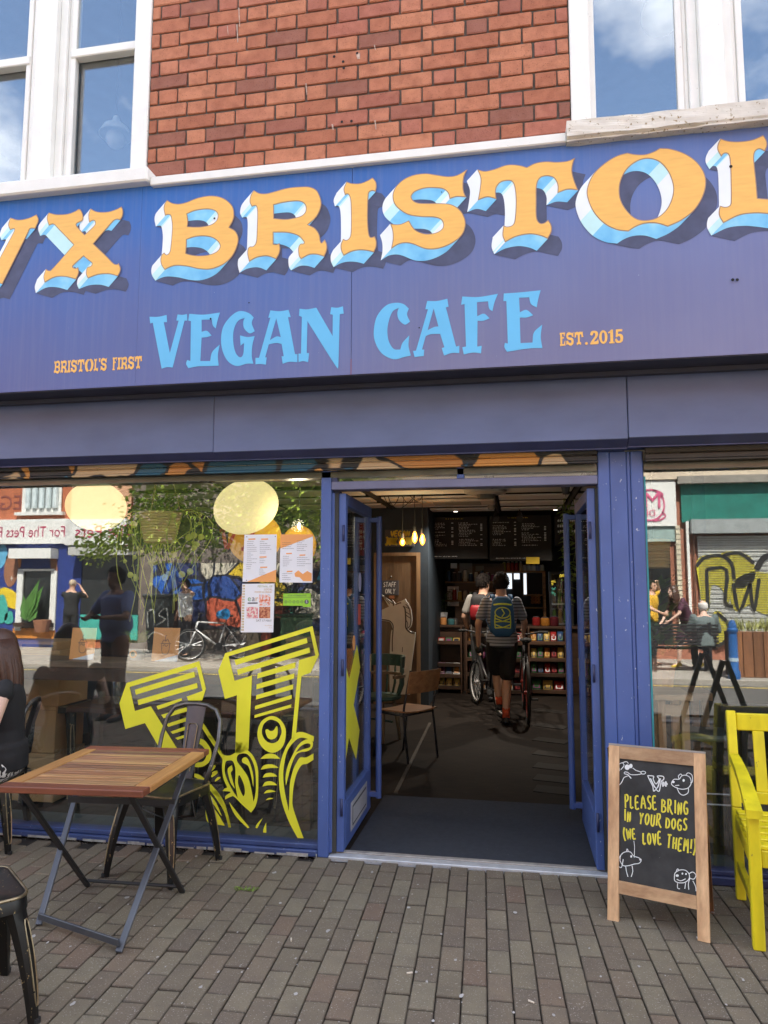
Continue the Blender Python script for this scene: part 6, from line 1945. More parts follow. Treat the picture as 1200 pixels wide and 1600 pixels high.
# outer block outline of the head, left arm and long right edge (region 330,970 scale 6.667)
s1 = 6.6667
add_shape(m, 330, 970, s1, C1([(1055, 55), (1122, 355), (1035, 540), (940, 575), (885, 1165), (850, 1260), (838, 1215), (915, 410), (1085, 360), (1030, 108), (180, 370), (243, 625), (425, 570), (388, 1340), (250, 1400), (268, 775), (143, 815), (73, 525), (145, 338)]))
for q in ([(242, 408), (995, 178), (1003, 230), (257, 462)], [(268, 510), (1022, 278), (1030, 330), (280, 562)], [(485, 548), (878, 432), (876, 490), (480, 602)], [(473, 662), (866, 548), (862, 600), (470, 714)], [(470, 775), (855, 662), (852, 712), (466, 820)], [(457, 886), (840, 772), (838, 812), (455, 925)], [(452, 982), (835, 870), (832, 903), (450, 1012)]):
    add_shape(m, 330, 970, s1, C1(q))
ring_o = [(628, 992), (720, 1030), (775, 1130), (765, 1260), (720, 1340), (640, 1375), (560, 1345), (500, 1270), (482, 1160), (525, 1045)]
ring_i = [(628, 1030), (700, 1060), (733, 1140), (722, 1200), (690, 1255), (630, 1275), (565, 1245), (528, 1170), (540, 1090), (580, 1045)]
add_shape(m, 330, 970, s1, ring_o, ring_i)
add_shape(m, 330, 970, s1, [(565, 1145), (585, 1130), (615, 1148), (650, 1140), (680, 1098), (692, 1120), (690, 1180), (670, 1220), (625, 1235), (585, 1215)])
# lower half (region 330,1140)
for q in ([(512, 305, 1), (560, 262), (620, 250), (670, 262), (720, 305, 1), (620, 300)], [(515, 418, 1), (545, 375), (610, 360), (660, 370), (702, 398, 1), (600, 402)], [(535, 500, 1), (560, 462), (610, 450), (655, 460), (688, 488, 1), (600, 492)], [(533, 592, 1), (560, 550), (610, 538), (655, 550), (688, 580, 1), (600, 580)],
          [(547, 666, 1), (575, 635), (620, 628), (675, 645, 1), (610, 655)], [(568, 735, 1), (600, 712), (650, 715, 1), (610, 727)]):
    add_shape(m, 330, 1140, s1, q)
# scroll on the right
add_shape(m, 330, 1140, s1, [(835, 95, 1), (885, 35), (960, 28), (1070, 70, 1), (1066, 125, 1), (1000, 95), (930, 85), (870, 120), (800, 210), (765, 330), (750, 480), (765, 640), (808, 850, 1), (815, 700), (820, 560), (850, 430), (880, 360), (925, 292), (990, 290), (1065, 248, 1), (1065, 315, 1), (1000, 355), (940, 372), (890, 460), (860, 580), (848, 700), (850, 800), (900, 960), (962, 1132, 1), (900, 1130, 1), (820, 980), (750, 800), (712, 620), (706, 450), (730, 310), (780, 180)])
add_shape(m, 330, 1140, s1, [(778, 585, 1), (775, 480), (800, 370), (850, 260), (900, 170), (960, 115), (1020, 100), (1058, 130), (1050, 190), (1000, 225), (930, 235), (880, 270), (835, 370), (805, 480)], [(880, 238, 1), (960, 205), (1025, 185), (1030, 150), (990, 145), (930, 175)])
# spoon shapes in the middle
add_shape(m, 330, 1140, s1, [(250, 240, 1), (255, 130, 1), (385, 130, 1), (382, 215, 1), (440, 280), (485, 400), (490, 560), (485, 700), (460, 800), (415, 865, 1), (330, 790), (240, 700), (205, 700), (145, 728, 1), (150, 690), (200, 655), (185, 645), (118, 640, 1), (140, 612), (165, 600), (130, 520), (112, 400), (115, 300), (60, 205), (-40, 60, 1), (0, 60, 1), (70, 165), (120, 255), (190, 270)],
    [(150, 340), (180, 322), (225, 330), (250, 400), (252, 480), (250, 560), (275, 712, 1), (220, 630), (165, 520), (140, 430)],
    [(275, 270), (320, 248), (380, 260), (430, 330), (460, 440), (466, 600), (455, 700), (440, 752, 1), (425, 660), (385, 500), (320, 400), (270, 330)],
    [(285, 478), (310, 500), (345, 590), (350, 660), (335, 692), (310, 650), (280, 560)])
add_shape(m, 330, 1140, s1, [(172, 410), (215, 370, 1), (222, 420), (205, 450), (215, 500), (248, 618, 1), (205, 560), (180, 480)])
add_shape(m, 330, 1140, s1, [(320, 310), (350, 288), (385, 310), (420, 400), (440, 500), (438, 598, 1), (415, 480), (385, 380), (330, 345)])
for q in ([(185, 752, 1), (230, 810), (300, 900), (398, 1020, 1), (380, 1027, 1), (270, 920), (215, 830)], [(460, 1022, 1), (480, 980), (535, 922, 1), (510, 970), (478, 1030, 1)], [(540, 1072, 1), (545, 1030), (572, 968, 1), (573, 1074, 1)], [(0, 570, 1), (70, 660), (140, 780), (180, 900), (205, 1018, 1), (180, 1018, 1), (150, 900), (90, 760), (0, 640, 1)]):
    add_shape(m, 330, 1140, s1, q)
m.build('vinyl_shape', yellow_vinyl, dv)
# its neighbour to the left (region 180,1030)
dv2 = thing('window_decal', 'slanting yellow drawn letter decal behind the cafe chair', 'decal', onY(270, 1150, DYV))
m = MB()
add_shape(m, 180, 1030, s1, C1([(875, 20), (945, 310), (905, 430), (760, 430), (745, 390), (910, 330), (850, 80), (150, 290), (205, 540), (370, 490), (640, 925), (460, 925), (310, 665), (105, 728), (43, 460), (118, 248)]))
for q in ([(205, 318), (822, 130), (832, 185), (215, 370)], [(232, 425), (852, 248), (858, 300), (243, 478)], [(430, 488), (690, 405), (695, 430), (520, 500), (445, 525)], [(478, 580), (740, 500), (760, 540), (505, 615)], [(528, 678), (790, 590), (810, 625), (555, 705)], [(575, 755), (830, 665), (850, 700), (600, 778)], [(625, 820), (870, 740), (885, 765), (650, 840)]):
    add_shape(m, 180, 1030, s1, C1(q))
add_shape(m, 180, 1030, s1, C1([(905, 650), (935, 690), (1130, 1005), (1130, 1060), (905, 720)]))
add_shape(m, 180, 1030, s1, [(900, 830), (960, 880), (1000, 960), (990, 1050), (930, 1110), (850, 1125), (780, 1090), (740, 1000), (760, 900), (820, 840)], [(870, 880), (930, 930), (950, 1000), (920, 1060), (860, 1075), (810, 1040), (795, 980), (820, 910)])
for q in ([(985, 1130), (1030, 1105), (1045, 1120), (1000, 1165)], [(1010, 1180), (1055, 1160), (1062, 1175), (1020, 1205)]):
    add_shape(m, 180, 1030, s1, q)
# foot scroll (region 300,1150 scale 10)
add_shape(m, 300, 1150, 10, [(40, 585, 1), (120, 610), (230, 700), (380, 850), (500, 1030), (560, 1220), (605, 1420, 1), (575, 1428, 1), (500, 1180), (380, 980), (240, 800), (120, 690), (35, 640, 1)])
add_shape(m, 300, 1150, 10, [(170, 810, 1), (270, 900), (380, 1050), (465, 1250, 1), (430, 1210), (330, 1060), (175, 850, 1)])
add_shape(m, 300, 1150, 10, [(175, 930, 1), (280, 1060), (400, 1210), (512, 1400, 1), (270, 1370, 1), (225, 1300), (205, 1130)])
for q in ([(280, 520), (340, 460), (362, 470), (350, 510), (275, 570)], [(305, 610), (380, 540), (398, 560), (390, 590), (312, 645)], [(360, 690), (400, 645), (448, 640, 1), (430, 670), (365, 710)]):
    add_shape(m, 300, 1150, 10, q)
m.build('vinyl_shape', yellow_vinyl, dv2)

# posters taped to the inside of the glass
def px_rect(mb, q, y, mi=0, t=.0006):
    mb.plate([[onY(x, yy, y) for x, yy in q]], (0, t, 0), mi)
def para(mb, x0, y0, x1, rows, dy, rng, y, mi=0, h=.45):
    for r in range(rows):
        yy = y0+r*dy; xe = x0+(x1-x0)*rng.uniform(.35, 1); x = x0
        while x < xe:
            w = rng.uniform(1.2, 4.0)
            px_rect(mb, [(x, yy), (min(x+w, xe), yy-.1), (min(x+w, xe), yy+h-.1), (x, yy+h)], y, mi); x += w+.5
rp2 = random.Random(12)
YP = GLASS_Y-.0042
po = thing('menu_poster', 'white cafe menu taped to the window, orange corner at its foot', 'poster', onY(407, 873, YP))
m = MB(); px_rect(m, [(382, 835.5), (432.5, 835), (431, 909.5), (379, 909)], YP); m.build('sheet', paper_white, po)
m = MB(); px_rect(m, [(386, 909), (431.5, 890), (431, 909.5)], YP-.0006); 
for (x, yy) in ((388, 841.5), (408, 841.5), (405.5, 869.5), (406.5, 885.5)): px_rect(m, [(x, yy), (x+11, yy-.3), (x+11, yy+1.7), (x, yy+2)], YP-.0006)
m.build('orange_print', paper_orange, po)
m = MB(); para(m, 386, 846, 402, 12, 3.0, rp2, YP-.0009); para(m, 385, 882, 402, 3, 3.2, rp2, YP-.0009); para(m, 406, 846, 424, 7, 3.0, rp2, YP-.0009); para(m, 405.5, 873, 418, 3, 3.0, rp2, YP-.0009); para(m, 405, 889, 418, 4, 3.0, rp2, YP-.0012)
for x, yy in ((385, 838), (429.5, 837.5), (384.5, 906)): px_rect(m, [(x, yy), (x+1.2, yy), (x+1.2, yy+1.4), (x, yy+1.4)], YP-.0009)
m.build('print', ink_dark, po)
po = thing('menu_poster', 'white cafe menu taped to the window, orange corner at its top', 'poster', onY(464, 873, YP))
m = MB(); px_rect(m, [(438.5, 835), (489, 835), (488, 910.5), (436.5, 910)], YP); m.build('sheet', paper_white, po)
m = MB(); px_rect(m, [(438.5, 835), (489, 835), (489, 838), (438, 857)], YP-.0006)
px_rect(m, [(460, 896), (466, 891), (473, 897), (480, 892), (487, 896), (487, 908), (474, 908), (468, 902), (461, 901)], YP-.0006)
for (x, yy) in ((447, 864), (468, 866.5), (448, 892)): px_rect(m, [(x, yy), (x+9, yy-.3), (x+9, yy+1.7), (x, yy+2)], YP-.0006)
m.build('orange_print', paper_orange, po)
m = MB(); para(m, 441, 848, 460, 4, 3, rp2, YP-.0012); para(m, 464, 845, 484, 6, 3, rp2, YP-.0012); para(m, 442, 869, 460, 6, 3, rp2, YP-.0009); para(m, 464, 871, 486, 5, 3.2, rp2, YP-.0009); para(m, 441, 896, 458, 4, 3, rp2, YP-.0009)
m.build('print', ink_dark, po)
# food festival poster
po = thing('festival_poster', 'white food festival poster with three photographs on the window', 'poster', onY(405, 950, YP))
m = MB(); px_rect(m, [(378.5, 912.3), (429, 911.8), (427, 988), (376, 988)], YP); m.build('sheet', paper_white, po)
m = MB()
for r in range(17):
    for c in range(2): px_rect(m, [(379.2+c*2.0-.14*r*.9, 914+r*4.3), (380.6+c*2.0-.14*r*.9, 914+r*4.3), (380.6+c*2.0-.14*r*.9, 916.8+r*4.3), (379.2+c*2.0-.14*r*.9, 916.8+r*4.3)], YP-.0006)
m.build('border_pattern', plain('ochre_print', (.5, .36, .12), .7), po)
gold = plain('gold_print', (.55, .33, .1), .7); greenp = plain('green_print', (.12, .3, .1), .7)
def ptext(body, px, py, hpx, mat, parent, align='RIGHT', sx=1.0, y=None):
    y = YP-.0009 if y is None else y
    o_ = onY(px, py, y); h = abs(onY(px, py-hpx, y).z-o_.z)
    return lettering(body, h*1.35, o_, (1, 0, 0), (0, 0, 1), mat, parent, align=align, sx=sx)
ptext('FESTIVAL OF', 425.5, 916.5, 3.2, plain('sage_print', (.35, .4, .2), .7), po); ptext('LOCAL', 425.5, 921, 3.2, gold, po); ptext('FOOD & DRINK', 425, 925.3, 3.0, gold, po)
ptext('e', 389.5, 935.5, 9.5, greenp, po, 'CENTER'); ptext('a', 395.8, 935.5, 9.5, ink_dark, po, 'CENTER'); ptext('r', 401, 935.5, 9.5, gold, po, 'CENTER')
ptext('SAT 17 MAY', 424.5, 970, 3.6, plain('grey_print', (.12, .12, .13), .7), po); ptext('Food Market', 424.5, 977.5, 1.6, gold, po); ptext('10 - 4', 424.5, 981, 1.6, gold, po)
m = MB(); px_rect(m, [(387, 941.4), (402.5, 941.2), (402.5, 943.2), (387, 943.4)], YP-.0009); m.build('print', ink_dark, po)
def photo_mat(name, cols, sc):
    t = NT(name); v = t.coords((1, 1, 1), False); f = t.noise(v, sc, 3, .6)
    c = t.ramp(f, [(.25+.5*i/(len(cols)-1), c) for i, c in enumerate(cols)]); return t.principled(c, .6)
for k, (q, cols) in enumerate((([(405, 929), (422.5, 928.8), (422.3, 946.3), (404.7, 946.5)], [rgb(60, 60, 110), rgb(225, 225, 225), rgb(220, 120, 80), rgb(120, 50, 50)]), ([(385.3, 948.5), (403, 948.4), (402.8, 966), (385, 966)], [rgb(110, 130, 70), rgb(230, 220, 210), rgb(200, 70, 90), rgb(240, 235, 230)]), ([(405, 948.2), (422.3, 948), (422, 966), (404.5, 966)], [rgb(40, 60, 30), rgb(150, 70, 50), rgb(210, 150, 110), rgb(60, 40, 30)]))):
    m = MB(); px_rect(m, q, YP-.0009); m.build('photograph', photo_mat('printed_photo_%d' % k, cols, 55), po)
# hygiene rating
hy = thing('hygiene_sticker', 'lime green food hygiene rating sticker on the window', 'sticker', onY(464, 938, YP))
m = MB(); px_rect(m, [(442.5, 927.5), (485.5, 927), (485.5, 948.5), (473.5, 948.3), (473, 946.5), (442.5, 946.3)], YP); m.build('sheet', plain('lime_green_print', (.3, .62, .04), .5), hy)
ptext('FOOD HYGIENE RATING', 464.3, 930.6, 2.6, ink_dark, hy, 'CENTER', sx=.78, y=YP-.0007)
m = MB(); px_rect(m, [(442.8, 933.3), (485.3, 932.9), (485.3, 933.3), (442.8, 933.7)], YP-.0007)
for i in range(6):
    cx = 446.8+i*6.2; r = 2.2 if i < 5 else 3.4; cx += 1.2*(i == 5)
    o_l = [(cx+r*math.cos(a), 940.4+r*math.sin(a)) for a in [2*math.pi*k/16 for k in range(16)]]
    if i < 5:
        m.plate([[onY(*p, YP-.0007) for p in o_l], [onY(cx+(r-.45)*math.cos(a), 940.4+(r-.45)*math.sin(a), YP-.0007) for a in [2*math.pi*k/16 for k in range(16)]]], (0, .0005, 0))
    else: px_rect(m, o_l, YP-.0007)
m.build('print', ink_dark, hy)
for i in range(5): ptext(str(i), 446.8+i*6.2, 940.4, 2.2, ink_dark, hy, 'CENTER', y=YP-.0007)
ptext('5', 479, 940.4, 4.4, ink_white, hy, 'CENTER', y=YP-.0014)

# the bar counter behind the window and what stands on it
BZ = onY(140, 1030, .3).z
bar = thing('window_bar', 'rough wooden bar counter along the inside of the left window', 'counter', (-2.9, .35, 0))
for k, (y0, y1) in enumerate(((.17, .33), (.335, .5))):
    MB().box((-4.5, y0, BZ-.045), (-1.32, y1, BZ), bev=.004).build('plank', wood('bar_wood', (.2, .13, .08), (.09, .055, .035), 'X'), bar)
MB().box((-4.5, .175, BZ-.13), (-1.36, .2, BZ-.046)).build('apron', dark_wood, bar)
p0, p1q = onY(462, 1150, .4), onY(489, 1150, .4)
MB().box((p0.x, .36, .013), (p1q.x, .42, BZ-.046), bev=.003).build('leg', brown_wood_z, bar)
MB().box((-4.3, .36, .013), (-4.2, .42, BZ-.046), bev=.003).build('leg', brown_wood_z, bar)
def menu_card(px0, px1, py0, py1, lab):
    a, b = onY(px0, py0, .27), onY(px1, py1, .27)
    t_ = thing('bar_menu', lab, 'menu', (a.x, .27, BZ))
    z0, z1 = BZ+.001, a.z
    MB().plate([[Vector((a.x, .262, z0)), Vector((b.x, .262, z0)), Vector((b.x, .29, z1)), Vector((a.x, .29, z1))]], (0, .004, 0)).build('sheet', paper_orange, t_)
    w, h = b.x-a.x, z1-z0
    P_ = lambda u, v: Vector((a.x+w*u, .2612+.028*v, z0+h*v))
    MB().plate([[P_(.1, 0), P_(1, 0), P_(1, .2)]], (0, .0005, 0)).build('white_corner', paper_white, t_)
    m = MB()
    for st in ([(.35, .52), (.4, .24), (.62, .24), (.66, .52)], [(.3, .53), (.7, .53)], [(.36, .55), (.42, .64), (.5, .6), (.56, .66), (.64, .55)], [(.5, .6), (.47, .74), (.52, .78)], [(.4, .45), (.46, .5), (.52, .44), (.6, .5)]):
        stroke_shapes(m, [st], lambda u, v: P_(u, v)+Vector((0, -.0006, 0)), .0035)
    m.build('drawn_line', ink_dark, t_)
menu_card(111, 147, 981, 1027, 'orange menu card on the window bar, left of the grass pot')
menu_card(239, 278, 981, 1027, 'orange menu card on the window bar, right of the grass pot')
q = onY(214, 1027, .33)
gp = thing('grass_pot', 'galvanised pot of grass with an orange badge on the window bar', 'plant', (q.x, .33, BZ))
gr_ = (onY(226, 1010, .33).x-onY(202, 1010, .33).x)/2
MB().lathe([(gr_*.8, 0), (gr_, gr_*2.0), (gr_*1.04, gr_*2.05), (gr_*.95, gr_*2.05), (gr_*.9, gr_*1.8)], (q.x, .33, BZ+.001), 20).build('pot', plain('galvanised', (.45, .47, .48), .4, .5), gp, smooth=True, auto=40)
m = MB()
for i in range(150):
    a = rp2.uniform(0, 6.28); r = rp2.uniform(0, gr_*.8); l = rp2.uniform(.05, .12)
    b_ = Vector((q.x+r*math.cos(a), .33+r*math.sin(a), BZ+gr_*1.9)); d = Vector((math.cos(a)*rp2.uniform(0, .7), math.sin(a)*.5, 1)).normalized()
    s = d.cross(Vector((0, 1, 0))).normalized()*.0035
    m.add([b_-s, b_+s, b_+d*l*.6+s*.7, b_+d*l+Vector((math.cos(a), 0, -.3))*l*.35, b_+d*l*.6-s*.7], [(0, 1, 2, 3, 4)])
m.build('grass_blades', leaf_bright, gp)
m = MB(); m.plate([[Vector((q.x+.028*math.cos(a), .33-gr_*.95, BZ+gr_*.75+.028*math.sin(a))) for a in [2*math.pi*k/18 for k in range(18)]]], (0, .004, 0)); m.build('badge', paper_orange, gp)
m = MB(); m.plate([[Vector((q.x+.016*math.cos(a), .33-gr_*.97-.002, BZ+gr_*.75+.016*math.sin(a))) for a in [2*math.pi*k/12 for k in range(12)]]], (0, .002, 0)); m.build('badge_print', plain('dark_green_print', (.04, .1, .04), .6), gp)
# water bottle and glasses on the lower shelf behind
bt = thing('glass_bottle', 'clear glass bottle standing behind the window bar', 'bottle', (-2.6, .9, .72))
clear = glass_mat('bottle_glass', .12, grime=.06)
q = onY(184, 1090, .75)
MB().lathe([(.04, 0), (.045, .02), (.045, .2), (.018, .29), (.018, .34), (.022, .345)], (q.x, .75, .70), 16, caps=False).build('body', clear, bt, smooth=True, auto=50)
tb2 = thing('inside_table', 'dark table between stools inside the left window', 'table', (-2.6, .95, 0))
MB().box((-3.3, .62, .66), (-2.0, 1.15, .70), bev=.004).build('table_top', dark_wood, tb2)
for x in (-3.2, -2.1): MB().box((x-.03, .86, 0), (x+.03, .92, .659)).build('leg', black_metal, tb2)
gls = thing('drinking_glass', 'short drinking glass on the table inside the left window', 'glass', (-2.75, .8, .7))
q = onY(157, 1105, .72); MB().lathe([(.028, 0), (.034, .1)], (q.x, .72, .701), 14, caps=False).build('body', clear, gls, smooth=True)
# cardboard boxes stacked at the left
blk = ink_dark
def carton(x0, x1, y0, y1, z0, z1, label, text=None, bars=1, group='cardboard boxes stacked inside the left window'):
    t_ = thing('cardboard_box', label, 'box', ((x0+x1)/2, y0, z0), 0, group)
    MB().box((x0, y0, z0+.001), (x1, y1, z1), bev=.004).build('carton', card, t_)
    w = x1-x0; h = z1-z0
    MB().box((x0+w*.0, y0-.0012, z1-.03), (x1, y0-.0002, z1-.027)).build('flap_edge', plain('card_edge', (.22, .13, .06), .9), t_)
    m = MB()
    if bars:
        for k in range(bars):
            a = x0+w*(.1+.48*k); m.plate([[Vector((a, y0-.0014, z0+h*.38)), Vector((a+w*.38, y0-.0014, z0+h*.38)), Vector((a+w*.38, y0-.0014, z0+h*.68)), Vector((a, y0-.0014, z0+h*.68))]], (0, .001, 0))
        m.build('black_label', blk, t_)
        m = MB(); 
        for k in range(bars):
            a = x0+w*(.1+.48*k); chalk_rows(m, a+w*.04, a+w*.34, z0+h*.57, z0+h*.4, 2, y0-.0025, h*.05, rp2)
        m.build('label_print', card, t_)
    if text: lettering(text, h*.42, (x0+w*.5, y0-.0015, z0+h*.5), (1, 0, 0), (0, 0, 1), blk, t_, sx=1.0)
a, b = onY(20, 1012, .62), onY(88, 1030, .62)
cx0, cx1 = onY(-40, 1040, .62).x, onY(87, 1040, .62).x
bz = [.42, .66, .83, 1.0, 1.11, onY(60, 1007, .62).z+.02]
carton(cx0, cx1, .62, .98, bz[4]-.0, bz[5], 'topmost cardboard box by the left window, two black labels', None, 2)
carton(cx0, cx1+.03, .62, .98, bz[2]+.12, bz[4]-.001, 'cardboard box printed MATE, second from the top of its stack', 'MATE', 0)
carton(cx0+.02, cx1+.05, .6, .97, bz[1]+.04, bz[2]+.119, 'cardboard box with one black label, third from the top', None, 1)
carton(cx0-.02, cx1+.02, .62, .98, .36, bz[1]+.039, 'cardboard box fourth from the top of its stack behind the seated woman', None, 1)
carton(cx0, cx1+.04, .6, .98, .013, .359, 'bottom cardboard box of the stack, printed MATE', 'MATE', 0)
carton(cx1+.08, cx1+.4, .7, 1.0, .013, .33, 'single low cardboard box on the floor beside the stack', None, 0)
# metal stools
blackworn = plain('worn_black_metal', (.022, .021, .02), .32, .6, var=.3, scale=6, speck=(.35, .25, .12), speck_amt=.035, stretch=(1, 1, .6))
brass = plain('worn_brass_edge', (.3, .24, .15), .38, .8, var=.4, scale=20, speck=(.02, .02, .02), speck_amt=.05)
def tolix_legs(parent, zs, hs, spread, w=.075, local=True):
    """four pressed sheet legs with a long slot, tapering to the foot"""
    for sx in (1, -1):
        for sy in (1, -1):
            top = Vector((sx*hs, sy*hs, zs)); foot = Vector((sx*spread, sy*spread, 0))
            d = (foot-top); out = Vector((sx, sy, 0)).normalized(); sd = Vector((-sy*1.0, sx*1.0, 0)).normalized()
            rg = []
            for i in range(9):
                v = i/8
                ww = w*(1-.62*v**.8); dp = w*.55*(1-.45*v)
                c = top+d*v+out*(.012*math.sin(v*math.pi))
                rg.append([c+sd*(-ww/2)-out*dp, c+sd*(-ww/2)-out*.012, c+sd*(-ww*.22)+out*.004, c+sd*(ww*.22)+out*.004, c+sd*(ww/2)-out*.012, c+sd*(ww/2)-out*dp])
            lg = MB().rings(rg).build('leg', blackworn, parent, local=local, smooth=True, auto=35)
            sl = MB(); pts = []
            for i in range(22):
                a = 2*math.pi*i/22
                v = .5+.36*math.sin(a); hw = .013*(1.25-.5*v)*math.copysign(abs(math.cos(a))**.5, math.cos(a))
                pts.append(top+d*v+out*(.012*math.sin(v*math.pi)+.0045)+sd*hw)
            sl.tube(pts, .0032, 5, closed=True)
            sl.build('slot_edge', brass, lg, local=local)
            MB().tube([foot+Vector((0, 0, .018)), foot], [.014, .013], 8).build('foot', rubber, lg, local=local)
def seat_rounded(hw, r, z, th, bulge=.0):
    pts = []
    for cx_, cy_, a0 in ((hw-r, hw-r, 0), (-hw+r, hw-r, 90), (-hw+r, -hw+r, 180), (hw-r, -hw+r, 270)):
        for i in range(6):
            a = rad(a0+18*i); pts.append((cx_+r*math.cos(a), cy_+r*math.sin(a)))
    return pts
def tolix_seat(parent, hw, z, local=True):
    pts = seat_rounded(hw, .06, z, .03)
    m = MB(); ring = lambda k, zz: [Vector((x*k, y*k, zz)) for x, y in pts]
    m.rings([ring(1.03, z-.055), ring(1.01, z-.012), ring(.985, z-.001), ring(.93, z), ring(.86, z-.006), ring(.3, z-.008)])
    m.build('seat', blackworn, parent, local=local, smooth=True, auto=50)
    e = MB().tube([Vector((x*1.0, y*1.0, z-.005)) for x, y in pts], .007, 6, closed=True)
    e.build('seat_edge', brass, parent, local=local, smooth=True)
stool0 = thing('metal_stool', 'worn black metal stool inside the window, beside the boxes', 'stool', (onY(120, 1120, .8).x-.12, .42+.38, .0), rad(6), 'metal stools inside the left window')
tolix_seat(stool0, .16, .70); tolix_legs(stool0, .66, .15, .2)
MB().tube([(.18, .18, .25), (-.18, .18, .25)], .008).tube([(.18, -.18, .25), (-.18, -.18, .25)], .008).build('foot_rail', blackworn, stool0, local=True)
for k, (x, y, lab) in enumerate(((-2.42, .86, 'worn black metal stool inside the window, behind the slanting decal'), (-1.52, .78, 'worn black metal stool inside the window, seen through the tall decal'))):
    c = copy_tree(stool0); c.location = (x, y, 0); c.rotation_euler = (0, 0, rad(-10+30*k)); c['label'] = lab
# crate with black cap
a, b = onY(452, 992, .42), onY(500, 1030, .42)
crt = thing('wooden_crate', 'brown wooden crate at the right end of the window bar, under the cap', 'crate', ((a.x+b.x)/2, .5, BZ))
tz_ = onY(470, 993, .42).z
n = 4
for i in range(n):
    z0 = BZ+.002+(tz_-BZ)*i/n; z1 = BZ+(tz_-BZ)*(i+1)/n-.006
    MB().box((a.x-.02, .40, z0), (b.x, .415, z1), bev=.002).build('slat', oak, crt)
MB().box((a.x-.02, .416, BZ+.002), (a.x-.005, .62, tz_-.004)).box((b.x-.015, .416, BZ+.002), (b.x, .62, tz_-.004)).box((a.x-.004, .605, BZ+.002), (b.x-.016, .62, tz_-.004)).box((a.x-.004, .417, tz_-.03), (b.x-.016, .604, tz_-.012)).build('side', oak, crt)
hc = thing('baseball_hat', 'black baseball cap resting on the wooden crate', 'cap', ((a.x+b.x)/2-.02, .5, tz_))
cx_ = onY(481, 970, .5).x
vs = MB(); rg = []
for z, r in ((0, .088), (.03, .09), (.06, .082), (.085, .06), (.1, .025), (.102, .002)):
    rg.append([Vector((cx_+r*1.0*math.cos(q_), .5+r*1.15*math.sin(q_), tz_+z)) for q_ in [2*math.pi*k/18 for k in range(18)]])
vs.rings(rg); vs.build('crown', plain('black_cap_cloth', (.012, .012, .014), .9), hc, smooth=True)
MB().ball((cx_-.085, .46, tz_+.012), (.07, .075, .008), 14, 6).build('peak', plain('black_cap_cloth', (.012, .012, .014), .9), hc, smooth=True)
# paper lanterns and glowing discs
def lantern_mat(name, col, em=0.0):
    t = NT(name)
    d = t.new('ShaderNodeBsdfDiffuse'); d.inputs['Color'].default_value = (*col, 1)
    tl = t.new('ShaderNodeBsdfTranslucent'); tl.inputs['Color'].default_value = (*col, 1)
    mx = t.new('ShaderNodeMixShader'); mx.inputs['Fac'].default_value = .5
    t.link(d.outputs[0], mx.inputs[1]); t.link(tl.outputs[0], mx.inputs[2])
    e = t.new('ShaderNodeEmission'); e.inputs['Color'].default_value = (*col, 1); e.inputs['Strength'].default_value = em
    ad = t.new('ShaderNodeAddShader'); t.link(mx.outputs[0], ad.inputs[0]); t.link(e.outputs[0], ad.inputs[1])
    t.link(ad.outputs[0], t.out.inputs['Surface']); return t.m
lan = lantern_mat('cream_lantern', (.74, .65, .38), .13)
amb = lantern_mat('amber_lantern', (.75, .45, .05), .04)
LY = 1.0
def lantern(px, py, rx, rz, tilt, mat, lab, y=LY, depth=.8):
    c = onY(px, py, y); sx = (onY(px+rx, py, y).x-c.x); sz = (c.z-onY(px, py+rz, y).z)
    t_ = thing('lantern', lab, 'lantern', c)
    m = MB(); m.ball(c, (sx, sx*depth, sz), 28, 18, rot=Matrix.Rotation(rad(tilt), 3, 'Y')); m.build('shade', mat, t_, smooth=True)
    MB().tube([c+Vector((0, 0, sz*.97)), Vector((c.x, c.y, cz))], .004, 5).build('cord', rubber, t_)
    return t_, c, sx, sz
lantern(150, 791, 44, 38, 8, lan, 'pale yellow oval lantern left of the hanging basket')
lantern(384.5, 792, 50, 42, -20, lan, 'largest pale yellow oval lantern, above the posters')
t_, c, sx, sz = lantern(398, 841, 63/1.5, 40, 0, amb, 'amber lantern painted with red letters behind the menu poster', 1.35, .35)
m = MB(); yq = c.y-sx*.36
for st in ([(348, 829), (354, 858)], [(368, 829), (355, 858)], [(343, 829), (353, 829)], [(362, 829), (373, 829)], [(380, 829), (396, 858)], [(397, 829), (381, 858)], [(377, 858), (387, 858)], [(391, 858), (400, 858)]):
    stroke_shapes(m, [st], lambda x, y: onY(x, y, yq-.01), .03)
m.build('red_lettering', plain('red_paint', (.4, .04, .015), .6), t_)
ld = bpy.data.lights.new('lantern_light', 'POINT'); ld.energy = 2; ld.color = (1, .82, .58); ld.shadow_soft_size = .05
lo_ = bpy.data.objects.new('lantern_light', ld); lo_.location = onY(467.5, 822, 1.0)+Vector((0, -.05, 0)); COL.objects.link(lo_)
t_, c, sx, sz = lantern(467, 852, 27, 31, 0, amb, 'small amber lantern with a glowing bulb above the right menu poster', 1.35, .6)
MB().ball(onY(467.5, 822, 1.1), (.012, .012, .028), 10, 8).build('bulb', emit('warm_bulb', (1, .75, .35), 5), t_)
